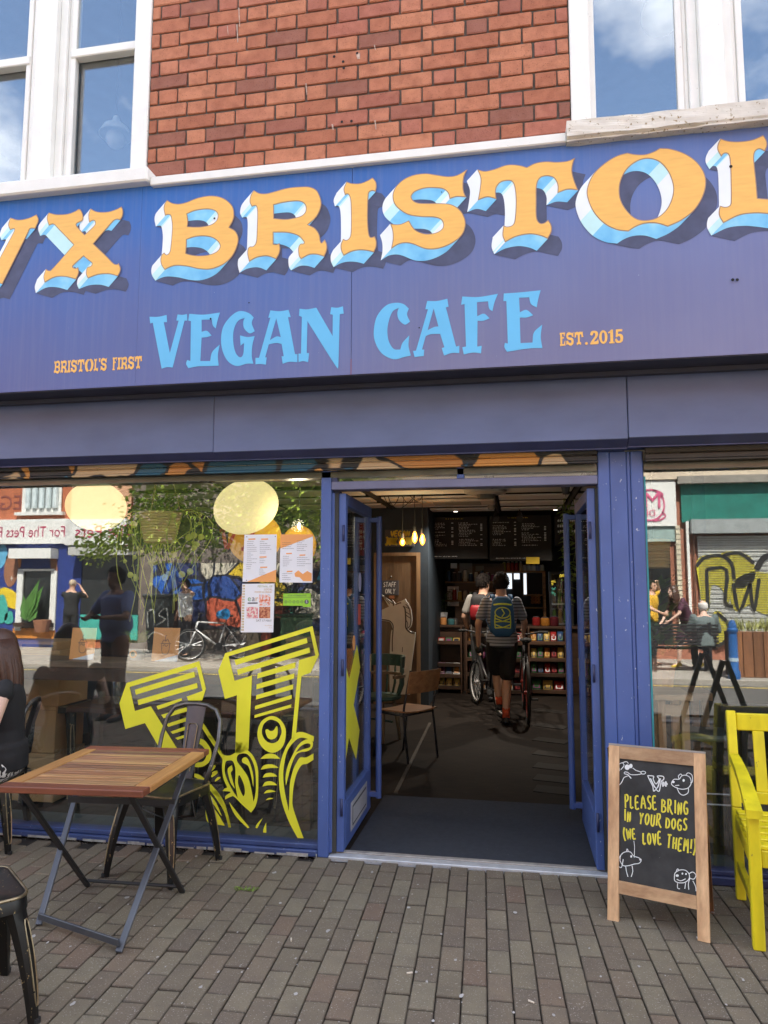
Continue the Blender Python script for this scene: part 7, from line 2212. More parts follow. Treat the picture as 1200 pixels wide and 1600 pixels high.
# hanging basket with trailing stems
HY = .27
bcl, bcr = onY(222, 820, HY), onY(279, 820, HY)
bc = (bcl+bcr)/2
hb = thing('hanging_basket', 'woven basket with trailing pale green vine hanging in the left window', 'hanging plant', Vector((bc.x, HY, onY(250, 847, HY).z)))
def wicker():
    t = NT('woven_wicker'); v = t.coords((1, 1, 1), False)
    w = t.new('ShaderNodeTexWave'); w.inputs['Scale'].default_value = 40; w.inputs['Distortion'].default_value = 3; w.bands_direction = 'Z'
    t.link(v, w.inputs['Vector'])
    c = t.ramp(w.outputs['Fac'], [(0.1, (.3, .18, .06)), (.6, (.8, .56, .25))])
    return t.principled(c, .8, 0, w.outputs['Fac'], .6, .006)
wick = wicker()
r1 = (bcr.x-bcl.x)/2; r0 = r1*.72; zt2, zb2 = onY(250, 803, HY).z, onY(250, 846, HY).z
m = MB()
for i in range(11):
    v = i/10; r = r0+(r1-r0)*v; z = zb2+(zt2-zb2)*v
    m.tube([(bc.x+r*math.cos(a)*(1+.02*math.sin(8*a+i*3.14)), HY+r*math.sin(a)*(1+.02*math.sin(8*a+i*3.14)), z) for a in [2*math.pi*k/28 for k in range(28)]], (zt2-zb2)/18, 6, closed=True)
m.lathe([(r0*.97, 0), (r1*.97, zt2-zb2)], (bc.x, HY, zb2), 24)
m.build('basket', wick, hb, smooth=True)
m = MB()
for a in (.5, 2.6, 4.7): m.tube([(bc.x+r1*math.cos(a), HY+r1*math.sin(a), zt2), (bc.x+.03*math.cos(a), HY, zt2+.42), (bc.x, HY, cz)], .004, 5)
m.build('hanging_cord', plain('jute_cord', (.35, .26, .12), .9), hb)
m = MB(); lv = MB(); rv = random.Random(31)
for k in range(36):
    a = rv.uniform(0, 6.28); L = rv.uniform(.3, .72) if k > 8 else rv.uniform(.15, .35)
    sx_, sy_ = math.cos(a), math.sin(a)*.6
    out_ = rv.uniform(.08, .3)
    pts = []
    for i in range(11):
        v = i/10
        x = bc.x+sx_*(r1*.8+out_*math.sin(min(1, v*1.7)*1.57)*(1-1.1*max(0, v-.4)))+math.sin(v*4.5+k)*.09*v
        y = HY+sy_*(r1*.8+out_*.25*min(1, v*2))
        z = zt2+.05*math.sin(v*6)*(v < .5)-L*v*v*(1.0)-.05*v
        pts.append(Vector((x, max(y, .1), z)))
    m.tube(pts, .0034, 5)
    for _ in range(rv.choice((0, 0, 1, 1, 2, 3))):
        p_ = pts[rv.randrange(4, 11)]; b_ = rv.uniform(0, 6.28); s_ = rv.uniform(.016, .034)
        q_ = [p_+Vector((math.cos(t)*s_*(.8+.2*math.cos(t)), -.004, math.sin(t)*s_*.75)) for t in [b_+2*math.pi*j/9 for j in range(9)]]
        lv.add(q_+[p_+Vector((0, -.012, 0))], [(j, (j+1) % 9, 9) for j in range(9)])
m.build('stem', plain('vine_stem', (.36, .4, .06), .5), hb, smooth=True)
lv.build('leaf', plain('yellow_green_leaf', (.5, .52, .08), .5, var=.3), hb)['kind'] = 'stuff'
m = MB()
for i in range(420):
    a = rv.uniform(0, 6.28); r = rv.uniform(0, r1*1.2)
    leaf_quad(m, Vector((bc.x+r*math.cos(a), HY+r*math.sin(a)*.8, zt2+rv.uniform(-.02, .12))), (math.cos(a), math.sin(a)*.6, rv.uniform(-.6, .8)), (0, 0, 1), rv.uniform(.03, .06), .025)
m.build('foliage', leaf_bright, hb)

# ------------------------------------------------------------------ behind the right window
wi = (wick, )
c = onY(1021, 865, .7)
bk = thing('hanging_wicker_basket', 'brown wicker basket shade hanging behind the right window', 'basket', (c.x, .7, c.z))
rr_ = onY(1046, 865, .7).x-c.x
m = MB()
za, zb3 = onY(1021, 846, .7).z, onY(1021, 885, .7).z
for i in range(9):
    v = i/8; m.tube([(c.x+rr_*(1-.12*(1-v))*math.cos(a), .7+rr_*math.sin(a), zb3+(za-zb3)*v) for a in [2*math.pi*k/24 for k in range(24)]], (za-zb3)/14, 6, closed=True)
m.lathe([(rr_*.85, 0), (rr_*.97, za-zb3)], (c.x, .7, zb3), 24); m.build('basket', wick, bk, smooth=True)
MB().tube([(c.x, .7, za), (c.x, .7, cz)], .004, 5).build('cord', rubber, bk)
rp_ = thing('window_plant', 'glossy green potted plant behind the right window, under the basket', 'plant', (c.x, .75, 1.0))
m = MB()
for i in range(70):
    a = rv.uniform(0, 6.28); r = rv.uniform(.02, .13)
    leaf_quad(m, Vector((c.x+.02+r*math.cos(a), .75+r*math.sin(a), rv.uniform(1.12, 1.6))), (math.cos(a), math.sin(a), rv.uniform(-.3, 1)), (0, 0, 1), .16, .075)
m.build('foliage', leaf_dark, rp_); MB().lathe([(.08, 0), (.11, .2), (.1, .2)], (c.x+.02, .75, .93), 16).build('pot', plain('terracotta', (.3, .13, .07), .8), rp_)
MB().box((.76, .6, .88), (1.2, .95, .925)).build('stand_top', oak, rp_); MB().box((.78, .62, .013), (.82, .66, .879)).box((1.14, .88, .013), (1.18, .92, .879)).box((.78, .88, .013), (.82, .92, .879)).box((1.14, .62, .013), (1.18, .66, .879)).build('stand_leg', oak, rp_)
# stacked wooden children's benches
def pine_stool(label, x0, x1, y0, y1, z0, z1):
    t_ = thing('wooden_stool', label, 'stool', ((x0+x1)/2, (y0+y1)/2, z0))
    MB().box((x0, y0, z1-.035), (x1, y1, z1), bev=.004).build('seat', pine_x, t_)
    for x in (x0+.02, x1-.065):
        for y in (y0+.02, y1-.06):
            MB().box((x, y, z0), (x+.045, y+.04, z1-.036), bev=.003).build('leg', pine_z, t_)
    MB().box((x0+.066, y0+.022, z1-.12), (x1-.066, y0+.042, z1-.06)).build('rail', pine_x, t_)
    MB().box((x0+.066, y0+.024, z0+.08), (x1-.066, y0+.044, z0+.13)).build('rail', pine_x, t_)
a, b = onY(1022, 1085, .16), onY(1086, 1160, .16)
pine_stool('upper of two stacked pine stools behind the right window', a.x, b.x, .16, .5, .405, a.z)
pine_stool('lower of two stacked pine stools behind the right window', a.x, b.x+.02, .15, .52, .013, .404)
# black trestle and dark stool
ap = mir(1115, 1026, 1.7)
tr_ = thing('sandwich_board', 'black A-frame sandwich board on the pavement, seen mirrored in the right window', 'sandwich board', (ap.x, ap.y, 0))
for y in (ap.y-.3, ap.y+.3):
    for sx in (-1, 1): MB().bar((ap.x+sx*.012, y, ap.z), (ap.x+sx*.36, y, 0), .035, .03, up=(0, 1, 0)).build('leg', black_metal, tr_)
    for z_ in (.42, .55): MB().bar((ap.x-.36*(1-z_/ap.z), y, z_), (ap.x+.36*(1-z_/ap.z), y, z_), .02, .02).build('brace', black_metal, tr_)
gs = thing('grey_stool', 'low dark grey stool inside the right window beside the pine stools', 'stool', (1.35, .45, 0))
a = onY(1075, 1160, .35); b = onY(1150, 1160, .35); zz = onY(1100, 1148, .35).z
MB().box((a.x-.03, .3, zz-.035), (b.x, .62, zz), bev=.012).build('seat', plain('grey_stool_paint', (.07, .085, .085), .4), gs)
for x in (a.x-.01, b.x-.05):
    for y in (.32, .57): MB().box((x, y, .013), (x+.035, y+.03, zz-.036)).build('leg', black_metal, gs)
for k in range(2): MB().tube([(a.x, .33, zz*.45+.06*k), (b.x-.02, .33, zz*.45+.06*k)], .006).build('foot_rail', steel, gs)
bc_ = thing('black_chair', 'black slatted chair back inside the right window behind the yellow bench', 'chair', (1.75, .5, 0))
x0 = onY(1133, 1110, .4).x
for k in range(6): MB().box((x0+.09*k, .4, .5), (x0+.035+.09*k, .42, onY(1133, 1105, .4).z-.03)).build('slat', black_metal, bc_)
MB().box((x0-.02, .395, onY(1133, 1105, .4).z-.029), (x0+.55, .425, onY(1133, 1105, .4).z+.02)).build('top_rail', black_metal, bc_)
MB().box((x0-.02, .38, .46), (x0+.55, .8, .499)).build('seat', black_metal, bc_)
for x in (x0-.01, x0+.5): MB().box((x, .4, .013), (x+.035, .43, .459)).box((x, .76, .013), (x+.035, .79, .459)).build('leg', black_metal, bc_)
# lamps in the upper rooms
for (px, py, lab, y) in ((181, 200, 'white pendant lamp seen through the upper left window', .35), (1034, 22, 'round white pendant lamp seen through the upper right window', .35)):
    c = onY(px, py, y)
    t_ = thing('pendant_lamp', lab, 'pendant lamp', c)
    if px < 600: MB().lathe([(.02, .09), (.03, .05), (.09, -.0), (.12, -.06), (.115, -.06)], c, 18, caps=False).build('lamp_shade', white_paint, t_, smooth=True); MB().ball(c+Vector((0, 0, -.09)), .07, 14, 10).build('globe', white_paint, t_, smooth=True)
    else: MB().ball(c, .13, 20, 14).build('globe', white_paint, t_, smooth=True)
    MB().tube([c+Vector((0, 0, .09)), Vector((c.x, c.y, 6.39))], .006, 6).build('cord', rubber, t_)
# ------------------------------------------------------------------ outdoor furniture
def slat_wood():
    t = NT('table_slat_wood')
    v = t.coords((2.2, 34, 10))
    f = t.noise(v, 2.0, 7, .6)
    oi = t.new('ShaderNodeObjectInfo')
    base = t.ramp(oi.outputs['Random'], [(0, (.24, .085, .035)), (.2, (.48, .24, .085)), (.4, (.15, .055, .03)), (.6, (.55, .32, .12)), (.8, (.3, .12, .05)), (1, (.42, .22, .1))])
    dk = t.mix(.55, base, (.09, .035, .02))
    c = t.mix(t.ramp(f, [(.35, (0, 0, 0)), (.65, (1, 1, 1))]), dk, base)
    f2 = t.noise(t.coords((3, 26, 10)), 3, 5)
    c = t.mix(t.ramp(f2, [(.58, (0, 0, 0)), (.75, (.45, .45, .45))]), c, (.34, .29, .25))
    return t.principled(c, .42, 0, f, .2, .002)
slatm = slat_wood()
tt = rad(4.0)
tc = Vector((-1.999, -.918, 0))
tbl = thing('cafe_table', 'square slatted wooden cafe table on crossed steel legs on the pavement', 'table', tc, tt)
W, D, TZ = .69, .83, .70
bx_ = .075
edge_m = wood('table_edge_red', (.26, .075, .03), (.12, .035, .02), 'X')
edge_o = wood('table_rail_orange', (.5, .26, .08), (.3, .13, .04), 'Y')
MB().box((-W/2, -D/2, TZ-.03), (W/2, -D/2+bx_, TZ), bev=.004).build('front_rail', edge_m, tbl, local=True)
MB().box((-W/2, D/2-bx_, TZ-.03), (W/2, D/2, TZ), bev=.004).build('back_rail', edge_m, tbl, local=True)
for s in (-1, 1):
    MB().box((s*W/2, -D/2+bx_+.001, TZ-.03), (s*(W/2-bx_), D/2-bx_-.001, TZ), bev=.004).build('side_rail', edge_o, tbl, local=True)
n = 17
y0, y1 = -D/2+bx_+.006, D/2-bx_-.006
for i in range(n):
    a = y0+(y1-y0)*i/n; b = y0+(y1-y0)*(i+1)/n-.005
    MB().box((-W/2+bx_+.004, a, TZ-.024), (W/2-bx_-.004, b, TZ-.002+random.uniform(-.0012, .0008)), bev=.0025).build('slat', slatm, tbl, local=True)
leg_m = plain('grey_steel_leg', (.085, .09, .105), .38, .5, var=.2, speck=(.25, .25, .26), speck_amt=-.04)
leg_d = plain('dark_steel_leg', (.03, .03, .033), .5, .3, var=.2)
inv = Matrix.Rotation(-tt, 3, 'Z')
def tl(p): return inv @ (Vector(p)-tc)
fl4, fr4, bl4, br4 = onZ(60, 1447), onZ(185, 1490), onZ(137, 1385), onZ(285, 1395)
L = lambda p, z=0.0: Vector((tl(p).x, tl(p).y, z))
for (ft, tx, ty, mt_) in ((fr4, W/2-.06, .27, leg_m), (fl4, -W/2+.06, .27, leg_m), (br4, W/2-.085, -D/2+.06, leg_d), (bl4, -W/2+.085, -D/2+.06, leg_d)):
    q = MB().bar((tx, ty, TZ-.035), L(ft, .004), .03, .016, up=(0, 1, 0), bev=.003)
    q.build('leg', mt_, tbl, local=True)
MB().bar(L(fl4, .045), L(fr4, .045), .012, .03, bev=.002).build('stretcher', leg_m, tbl, local=True)
MB().tube([L(bl4, .03), L(br4, .03)], .009).build('stretcher', leg_d, tbl, local=True)
MB().bar((-W/2+.06, .1, .5), (W/2-.06, .1, .5), .012, .03).build('stretcher', leg_d, tbl, local=True)
MB().box((-W/2+.02, -.3, TZ-.045), (-W/2+.05, .3, TZ-.0305)).box((W/2-.05, -.3, TZ-.045), (W/2-.02, .3, TZ-.0305)).build('under_rail', leg_d, tbl, local=True)

# metal cafe chairs; local +y is where the sitter faces
gun = plain('gunmetal_panel', (.075, .078, .085), .38, .7, var=.25, scale=4)
def cafe_chair(label, loc, rotz):
    t_ = thing('cafe_chair', label, 'chair', loc, rotz, 'pressed metal cafe chairs outside')
    tolix_seat(t_, .19, .45); tolix_legs(t_, .42, .165, .225, .085)
    m = MB()
    pts = [(-.175, -.12, .44), (-.195, -.16, .55), (-.205, -.21, .68), (-.19, -.245, .79), (-.15, -.262, .845), (-.08, -.272, .868), (0, -.275, .872), (.08, -.272, .868), (.15, -.262, .845), (.19, -.245, .79), (.205, -.21, .68), (.195, -.16, .55), (.175, -.12, .44)]
    m.tube(pts, .0125, 10); m.build('back_hoop', plain('hoop_worn_steel', (.12, .115, .11), .35, .8, var=.5, scale=12, speck=(.45, .4, .3), speck_amt=.03), t_, local=True, smooth=True)
    rg = []
    for i in range(8):
        v = i/7; w = .046+.022*v; z = .452+.41*v; y = -.178-.095*v**1.0
        rg.append([(-w, y-.006, z), (-w, y, z), (-w*.5, y+.004, z), (w*.5, y+.004, z), (w, y, z), (w, y-.006, z), (0, y-.004, z)])
    sp_ = MB().rings(rg).build('splat', gun, t_, local=True, smooth=True, auto=30)
    e = []
    for i in range(9): e.append((-.028-.006*i/8, -.173-.095*(.1+.62*i/8)+.0015, .452+.41*(.1+.62*i/8)))
    e += [(-.02, -.173-.095*.75+.0015, .452+.41*.75), (.02, -.173-.095*.75+.0015, .452+.41*.75)]
    for i in range(8, -1, -1): e.append((.028+.006*i/8, -.173-.095*(.1+.62*i/8)+.0015, .452+.41*(.1+.62*i/8)))
    MB().tube([(x, y+.0025, z) for x, y, z in e], .0028, 5).build('pressed_line', brass, sp_, local=True)
    m = MB()
    for s in (-1, 1): m.tube([(s*.16, -.02, .40), (s*.19, -.02, .3), (s*.0, 0, .27)], .006)
    m.build('brace', blackworn, t_, local=True)
    return t_
ch1 = cafe_chair('worn black metal cafe chair tucked behind the slatted table, facing the street', (-2.0, -.345, 0), rad(180-11))
ch2 = copy_tree(ch1); ch2.location = (-2.075, -1.815, 0); ch2.rotation_euler = (0, 0, rad(-40)); ch2['label'] = 'worn black metal cafe chair nearest the camera, only its seat corner and leg showing'
ch3 = copy_tree(ch1); ch3.location = (-3.29, -.20, 0); ch3.rotation_euler = (0, 0, rad(112)); ch3['label'] = 'metal cafe chair under the seated woman at the window'

# the seated woman
def zebra():
    t = NT('zebra_print_cloth'); v = t.coords((1, 1, 1), False)
    w = t.new('ShaderNodeTexWave'); w.inputs['Scale'].default_value = 16; w.inputs['Distortion'].default_value = 9; w.inputs['Detail'].default_value = 2; w.inputs['Detail Scale'].default_value = 1.6
    t.link(v, w.inputs['Vector'])
    c = t.ramp(w.outputs['Fac'], [(.45, (.012, .012, .014)), (.5, (.6, .59, .57))])
    return t.principled(c, .85)
wm, WP, WA, _h = person('person', 'seated woman with long brown hair, black top and zebra print trousers', Vector((-3.115, -.30, 0)), rad(130),
    dict(pelvis=(0, -.03, .56), neck=(0, .0, 1.07), head=(0, .04, 1.225), chest=(0, 0, .9), shR=(.175, -.0, 1.02), shL=(-.19, -.0, 1.02), elR=(.22, .1, .78), elL=(-.29, .07, .79), wrR=(.1, .34, .74), wrL=(-.16, .32, .76),
         hipR=(.09, 0, .53), hipL=(-.09, 0, .53), knR=(.1, .43, .51), knL=(-.1, .43, .51), anR=(.1, .40, .085), anL=(-.1, .4, .085), look=(.1, 1, -.08)),
    H=1.70, girth=.9, skin=plain('fair_skin', (.62, .4, .31), .55, var=.05), top='black_top', top_mat=cloth('black_top_cloth', (.012, .012, .014)), sleeve=.1, bottom='trousers', bottom_mat=zebra(), hair='long', hair_mat=plain('brown_hair', (.06, .025, .015), .4, var=.6, scale=40, stretch=(8, 8, .6), bump=.5), voxel=.009)
gm = MB()
for s in (-1, 1): gm.tube([_h(s*.03+.024*math.cos(a), .106, .012+.022*math.sin(a)) for a in [2*math.pi*k/16 for k in range(16)]], .0018, 5, closed=True); gm.tube([_h(s*.054, .104, .015), _h(s*.078, .0, .02)], .0018, 4)
go = gm.build('glasses', black_metal, None); go.parent = wm
t3 = thing('cafe_table', 'dark cafe table at the far left in front of the seated woman', 'table', (-3.95, -.55, 0))
MB().box((-4.3, -.9, .70), (-3.62, -.2, .73), bev=.004).build('table_top', dark_wood, t3)
MB().lathe([(.22, 0), (.22, .02), (.03, .05), (.03, .699)], (-3.95, -.55, 0), 16).build('pedestal', black_metal, t3)

# ------------------------------------------------------------------ chalk A-board
fL, fR = onZ(949, 1437), onZ(1109.5, 1474)
bL, bR = onZ(967, 1394), onZ(1116, 1425)
AH = .79
topL, topR = fL.lerp(bL, .5), fR.lerp(bR, .5); topL.z = AH-.005; topR.z = AH+.003
tc2 = (fL+fR+bL+bR)/4
ab = thing('chalk_a_board', 'pine framed chalk A-board asking customers to bring in dogs', 'A-board', Vector((tc2.x, tc2.y, 0)))
def board_frame(fl__, fr__, tl__, tr__, out):
    """one leaf of the board in its own plane; u across, v up"""
    ux_ = (fr__-fl__); vx_ = (tl__-fl__)
    nrm = ux_.cross(vx_).normalized()
    if nrm.dot(out) < 0: nrm = -nrm
    def P(u, v, o=0.0): return fl__ + (fr__-fl__)*u*(1-v) + (tr__-tl__)*u*v + vx_*v + nrm*o
    return P, nrm
P, nrm = board_frame(fL, fR, topL, topR, Vector((0, -1, 0)))
Wd2 = (fR-fL).length; Hd = (topL-fL).length
su = .052/Wd2
def leaf_piece(nm, u0, u1, v0, v1, mat, t=.02, o=0.0, parent=ab, Pf=None, nr=None):
    Pf = Pf or P; nr = nr or nrm
    q = [Pf(u0, v0, o), Pf(u1, v0, o), Pf(u1, v1, o), Pf(u0, v1, o)]
    return MB().plate([q], -nr*t).build(nm, mat, parent)
leaf_piece('stile', 0, su, 0, 1, pine_z); leaf_piece('stile', 1-su, 1, 0, 1, pine_z)
leaf_piece('top_rail', su+.002, 1-su-.002, .925, 1, pine_x); leaf_piece('bottom_rail', su+.002, 1-su-.002, .155, .225, pine_x)
panel = leaf_piece('chalk_panel', su-.01, 1-su+.01, .215, .935, plain('chalk_blackboard', (.03, .03, .03), .8, var=.6, scale=9, speck=(.25, .25, .25), speck_amt=-.05), t=.006, o=-.008)
leaf_piece('top_edge', 0.0, 1, 1.001, 1.012, plain('grey_wood_edge', (.3, .27, .24), .8), t=.03, o=.001)
P2, n2 = board_frame(bL, bR, topL+Vector((0, .035, 0)), topR+Vector((0, .035, 0)), Vector((0, 1, 0)))
for u0, u1, v0, v1 in ((0, su, 0, .98), (1-su, 1, 0, .98)): leaf_piece('rear_stile', u0, u1, v0, v1, wood('stained_pine', (.3, .13, .05), (.16, .07, .03), 'Z'), Pf=P2, nr=n2)
leaf_piece('rear_panel', su-.01, 1-su+.01, .215, .935, plain('chalk_blackboard', (.022, .022, .022)), t=.006, o=-.008, Pf=P2, nr=n2)
leaf_piece('rear_rail', su+.002, 1-su-.002, .15, .214, oak, Pf=P2, nr=n2); leaf_piece('rear_rail', su+.002, 1-su-.002, .936, .98, oak, Pf=P2, nr=n2)
# intersect a pixel with the board plane, so that the chalk lies on it
o0 = P(0, 0, -.0068)
def on_board(px, py):
    d = ray(px, py); t = (o0-CAMP).dot(nrm)/d.dot(nrm)
    return CAMP+d*t
ychalk = plain('yellow_chalk', (.72, .62, .06), .9, var=.12)
m = MB()
for words, (xa, ya), (xb, yb), h in (('PLEASE', (977, 1262), (1021, 1264), 19), ('BRING', (1034, 1269), (1071, 1273), 19), ('IN', (976, 1283), (986, 1284), 17), ('YOUR', (999, 1286), (1032, 1292), 18), ('DOGS', (1040, 1293), (1072, 1298), 17), ('(WE', (975, 1311), (994, 1311), 16), ('LOVE', (1005, 1318), (1031, 1320), 18), ('THEM!)', (1042, 1324), (1080, 1332), 19)):
    A_, B_ = on_board(xa, ya), on_board(xb, yb)
    hh = (on_board(xa, ya-h)-A_).length; xd = (B_-A_).normalized()
    u_ = nrm.cross(xd).normalized()
    if u_.z < 0: u_ = -u_
    tmp = MB(); wd = hand_text(tmp, words, hh, (0, 0, 0), (1, 0, 0), (0, 0, 1), .01, cw=.62)
    k = (B_-A_).length/wd
    # scale the letters' width so that the word has the length it has on the board
    hand_text(m, words, hh, A_, xd, u_, .0074, cw=.62*k if k < 1.6 else .62, nrm=nrm, space=.4, rng=random.Random(len(words)))
m.build('chalk_lettering', ychalk, ab)
m = MB()
def CH(pts, ox, oy, s, w=.0034):
    stroke_shapes(m, [[(x/s+ox, y/s+oy) for x, y in pts]], on_board, w, 0, nrm)
def blob(cx_, cy_, rx_, ry_, ox, oy, s):
    m.plate([[on_board((cx_+rx_*math.cos(a))/s+ox, (cy_+ry_*math.sin(a))/s+oy) for a in [2*math.pi*k/14 for k in range(14)]]], -nrm*.0004)
O1 = (955, 1180, 8.0)
# generic dog doodles: long nosed dog, top left
CH([(70, 230), (105, 190), (95, 120), (140, 95), (160, 130), (120, 180)], *O1); CH([(140, 95), (190, 80), (215, 105)], *O1); blob(200, 150, 32, 34, *O1); blob(245, 135, 22, 28, *O1)
CH([(270, 160), (310, 190), (365, 208), (370, 235), (300, 245), (240, 240), (205, 215), (170, 210), (165, 230), (205, 240)], *O1); CH([(365, 215), (395, 200), (430, 212), (415, 235), (370, 232)], *O1); CH([(205, 260), (160, 280), (130, 340), (80, 395)], *O1); CH([(205, 240), (250, 290)], *O1, .005)
# small letter V and star between the dogs
CH([(455, 255), (530, 262), (525, 300), (560, 360), (600, 300), (575, 262), (650, 265), (655, 305), (625, 330), (600, 450), (560, 430), (530, 450), (520, 390), (490, 330), (455, 255)], *O1, .0045); CH([(490, 290), (565, 420), (615, 290)], *O1, .006)
CH([(640, 330), (690, 390)], *O1, .008); CH([(690, 330), (640, 390)], *O1, .008); CH([(630, 360), (705, 360)], *O1, .008)
# floppy eared terrier, top right
CH([(760, 330), (790, 300), (850, 300), (880, 260), (930, 250), (985, 280), (1000, 350), (960, 410), (880, 425), (800, 400), (755, 365), (760, 330)], *O1); blob(775, 335, 18, 14, *O1); blob(905, 315, 14, 18, *O1); CH([(930, 255), (960, 220), (1010, 250), (1015, 330), (990, 345)], *O1); CH([(820, 400), (850, 470), (900, 500), (960, 470), (965, 412)], *O1); CH([(850, 300), (840, 260), (870, 235), (890, 258)], *O1); CH([(800, 380), (850, 375)], *O1)
O2 = (955, 1290, 8.0)
# shaggy dog, bottom left
CH([(110, 440), (120, 370), (170, 330), (240, 330), (280, 380), (340, 400), (375, 430), (350, 470), (290, 480), (220, 500), (150, 500), (110, 440)], *O2); blob(365, 425, 15, 12, *O2); blob(250, 385, 12, 16, *O2); CH([(140, 350), (100, 400), (90, 500), (130, 520), (150, 420)], *O2); CH([(180, 500), (190, 570), (210, 640)], *O2); CH([(260, 500), (270, 570), (250, 640)], *O2); CH([(190, 330), (200, 290), (215, 325)], *O2)
CH([(283, 190), (292, 260), (288, 400)], *O2, .0028)
# round faced puppy, bottom right
CH([(790, 640), (800, 590), (860, 555), (930, 560), (975, 610), (970, 670), (920, 710), (850, 715), (795, 690), (790, 640)], *O2); blob(825, 625, 20, 16, *O2); blob(890, 600, 11, 13, *O2); blob(935, 605, 11, 13, *O2); CH([(820, 670), (870, 690), (930, 665)], *O2); CH([(975, 600), (1020, 580), (1060, 620), (1030, 670), (975, 650)], *O2); CH([(850, 560), (830, 540), (815, 570)], *O2); CH([(830, 720), (830, 780), (860, 790)], *O2); CH([(930, 715), (920, 790)], *O2); CH([(985, 660), (965, 720), (970, 800)], *O2); CH([(1020, 690), (1055, 760), (1060, 820)], *O2)
m.build('chalk_drawing', chalk_white, ab)

# ------------------------------------------------------------------ yellow bench, its right part runs out of the picture
yb = plain('yellow_bench_paint', (.72, .6, .012), .5, var=.26, scale=9, bump=.4, bscale=18, speck=(.26, .19, .05), speck_amt=.005, stretch=(1, 1, .35))
bf, bb_ = onZ(1186, 1483), onZ(1158, 1404)
ux3 = Vector((1, -.06, 0)).normalized()
fyv = (bf-bb_); fyv.z = 0
bench = thing('garden_bench', 'yellow painted wooden garden bench in front of the right window', 'bench', (bf+bb_)/2)
BL = 1.2
d3 = fyv.normalized()
def bp(a, s, z): return bb_ + d3*s + ux3*a + Vector((0, 0, z))
Dp = fyv.length
for a in (0.0, BL):
    MB().bar(bp(a, 0, 0), bp(a, -.02, .45), .045, .05, up=d3, bev=.004).bar(bp(a, -.02, .45), bp(a, -.1, .93), .045, .05, up=d3, bev=.004).build('rear_post', yb, bench)
    MB().bar(bp(a, Dp, 0), bp(a, Dp, .61), .05, .05, up=d3, bev=.005).build('front_leg', yb, bench)
    rr = []
    for i in range(8):
        v = i/7; s = -.03+(Dp+.09)*v; z = .70-.08*v+.02*math.sin(v*3.14)-.03*v*v
        w = .022+.012*v
        c = bp(a, s, z); rr.append([c-ux3*w+Vector((0, 0, -.018)), c+ux3*w+Vector((0, 0, -.018)), c+ux3*w+Vector((0, 0, .018)), c-ux3*w+Vector((0, 0, .018))])
    MB().rings(rr).build('armrest', yb, bench)
    MB().bar(bp(a, .03, .39), bp(a, Dp-.02, .37), .03, .07, up=(0, 0, 1), bev=.003).build('seat_rail', yb, bench)
    MB().bar(bp(a, .02, .17), bp(a, Dp-.02, .17), .028, .045, up=(0, 0, 1), bev=.003).build('stretcher', yb, bench)
for i in range(6):
    s = .045+(Dp-.02)*i/6
    MB().bar(bp(-.01, s+.03, .445-.012*(i/5)), bp(BL+.01, s+.03, .445-.012*(i/5)), .066, .018, up=(0, 0, 1), bev=.004).build('seat_slat', yb, bench)
MB().bar(bp(.026, Dp-.005, .385), bp(BL-.026, Dp-.005, .385), .025, .075, up=(0, 0, 1), bev=.004).build('front_rail', yb, bench)
MB().bar(bp(.024, -.092, .875), bp(BL-.024, -.092, .875), .026, .09, up=(0, 0, 1), bev=.006).build('back_rail', yb, bench)
MB().bar(bp(.024, -.03, .5), bp(BL-.024, -.03, .5), .026, .06, up=(0, 0, 1), bev=.004).build('back_rail', yb, bench)
for i in range(9):
    a = .13+(BL-.26)*i/8
    MB().bar(bp(a, -.035, .53), bp(a, -.085, .83), .055, .016, up=d3, bev=.003).build('back_slat', yb, bench)
# ------------------------------------------------------------------ the other side of the street, seen mirrored in the shop windows
OY = 2*GLASS_Y-12.6
rv7 = random.Random(77)
def mrect(mb, pa, pb, yv, mi=0, t=.01, o=0.0):
    """rectangle given by two opposite corners as they appear mirrored in the glass"""
    a, b = mir(*pa, yv), mir(*pb, yv)
    y = a.y+o
    x0, x1 = sorted((a.x, b.x)); z0, z1 = sorted((a.z, b.z))
    mb.box((x0, y, z0), (x1, y-t, z1), mi)
terra = plain('terracotta_render', (.42, .13, .06), .85, var=.15)
cream = plain('cream_render', (.6, .5, .38), .85, var=.1)
white_r = plain('white_sign_board', (.72, .72, .69), .6, var=.04)
magenta = plain('magenta_lettering', (.42, .03, .09), .6)
navy_p = plain('navy_mural_paint', (.02, .04, .2), .6, var=.2)
glass_d = plain('dark_far_glass', (.02, .022, .022), .15)
# --- pet shop
pet = thing('pet_shop', 'orange shop building with white For The Pets sign across the street', 'building', (-12.5, OY-3, 0))
xa, xb = -22.0, mir(205, 800, 12.6).x
MB().box((xa, OY-6, 0), (xb, OY, 7.2)).build('wall', terra, pet)
xs_ = mir(112, 780, 12.6).x
MB().box((xs_+.01, OY, 3.25), (xb, OY+.02, 7.15)).build('pilaster', plain('pale_orange_render', (.55, .3, .18), .85, var=.1), pet)
m = MB(); a, b = mir(38, 760, 12.6), mir(97, 800, 12.6)
MB().box((a.x, OY+.03, b.z), (b.x, OY+.06, b.z+1.5)).build('window_frame', white_r, pet)
MB().box((a.x+.1, OY+.061, b.z+.1), (b.x-.1, OY+.066, b.z+1.4)).build('pane', plain('far_window_grey', (.25, .28, .28), .2), pet)
m = MB()
for i in range(5):
    x = a.x+.2+i*.2; m.tube([(x, OY+.09, b.z+.1), (x, OY+.09, b.z+1.4)], .07, 8)
m.build('curtain', plain('pale_blue_curtain', (.6, .68, .7), .8), pet)
MB().box((a.x-.15, OY, b.z-.08), (b.x+.1, OY+.14, b.z-.001)).build('sill', white_r, pet)
z0, z1 = mir(60, 850, 12.6).z, mir(60, 815, 12.6).z
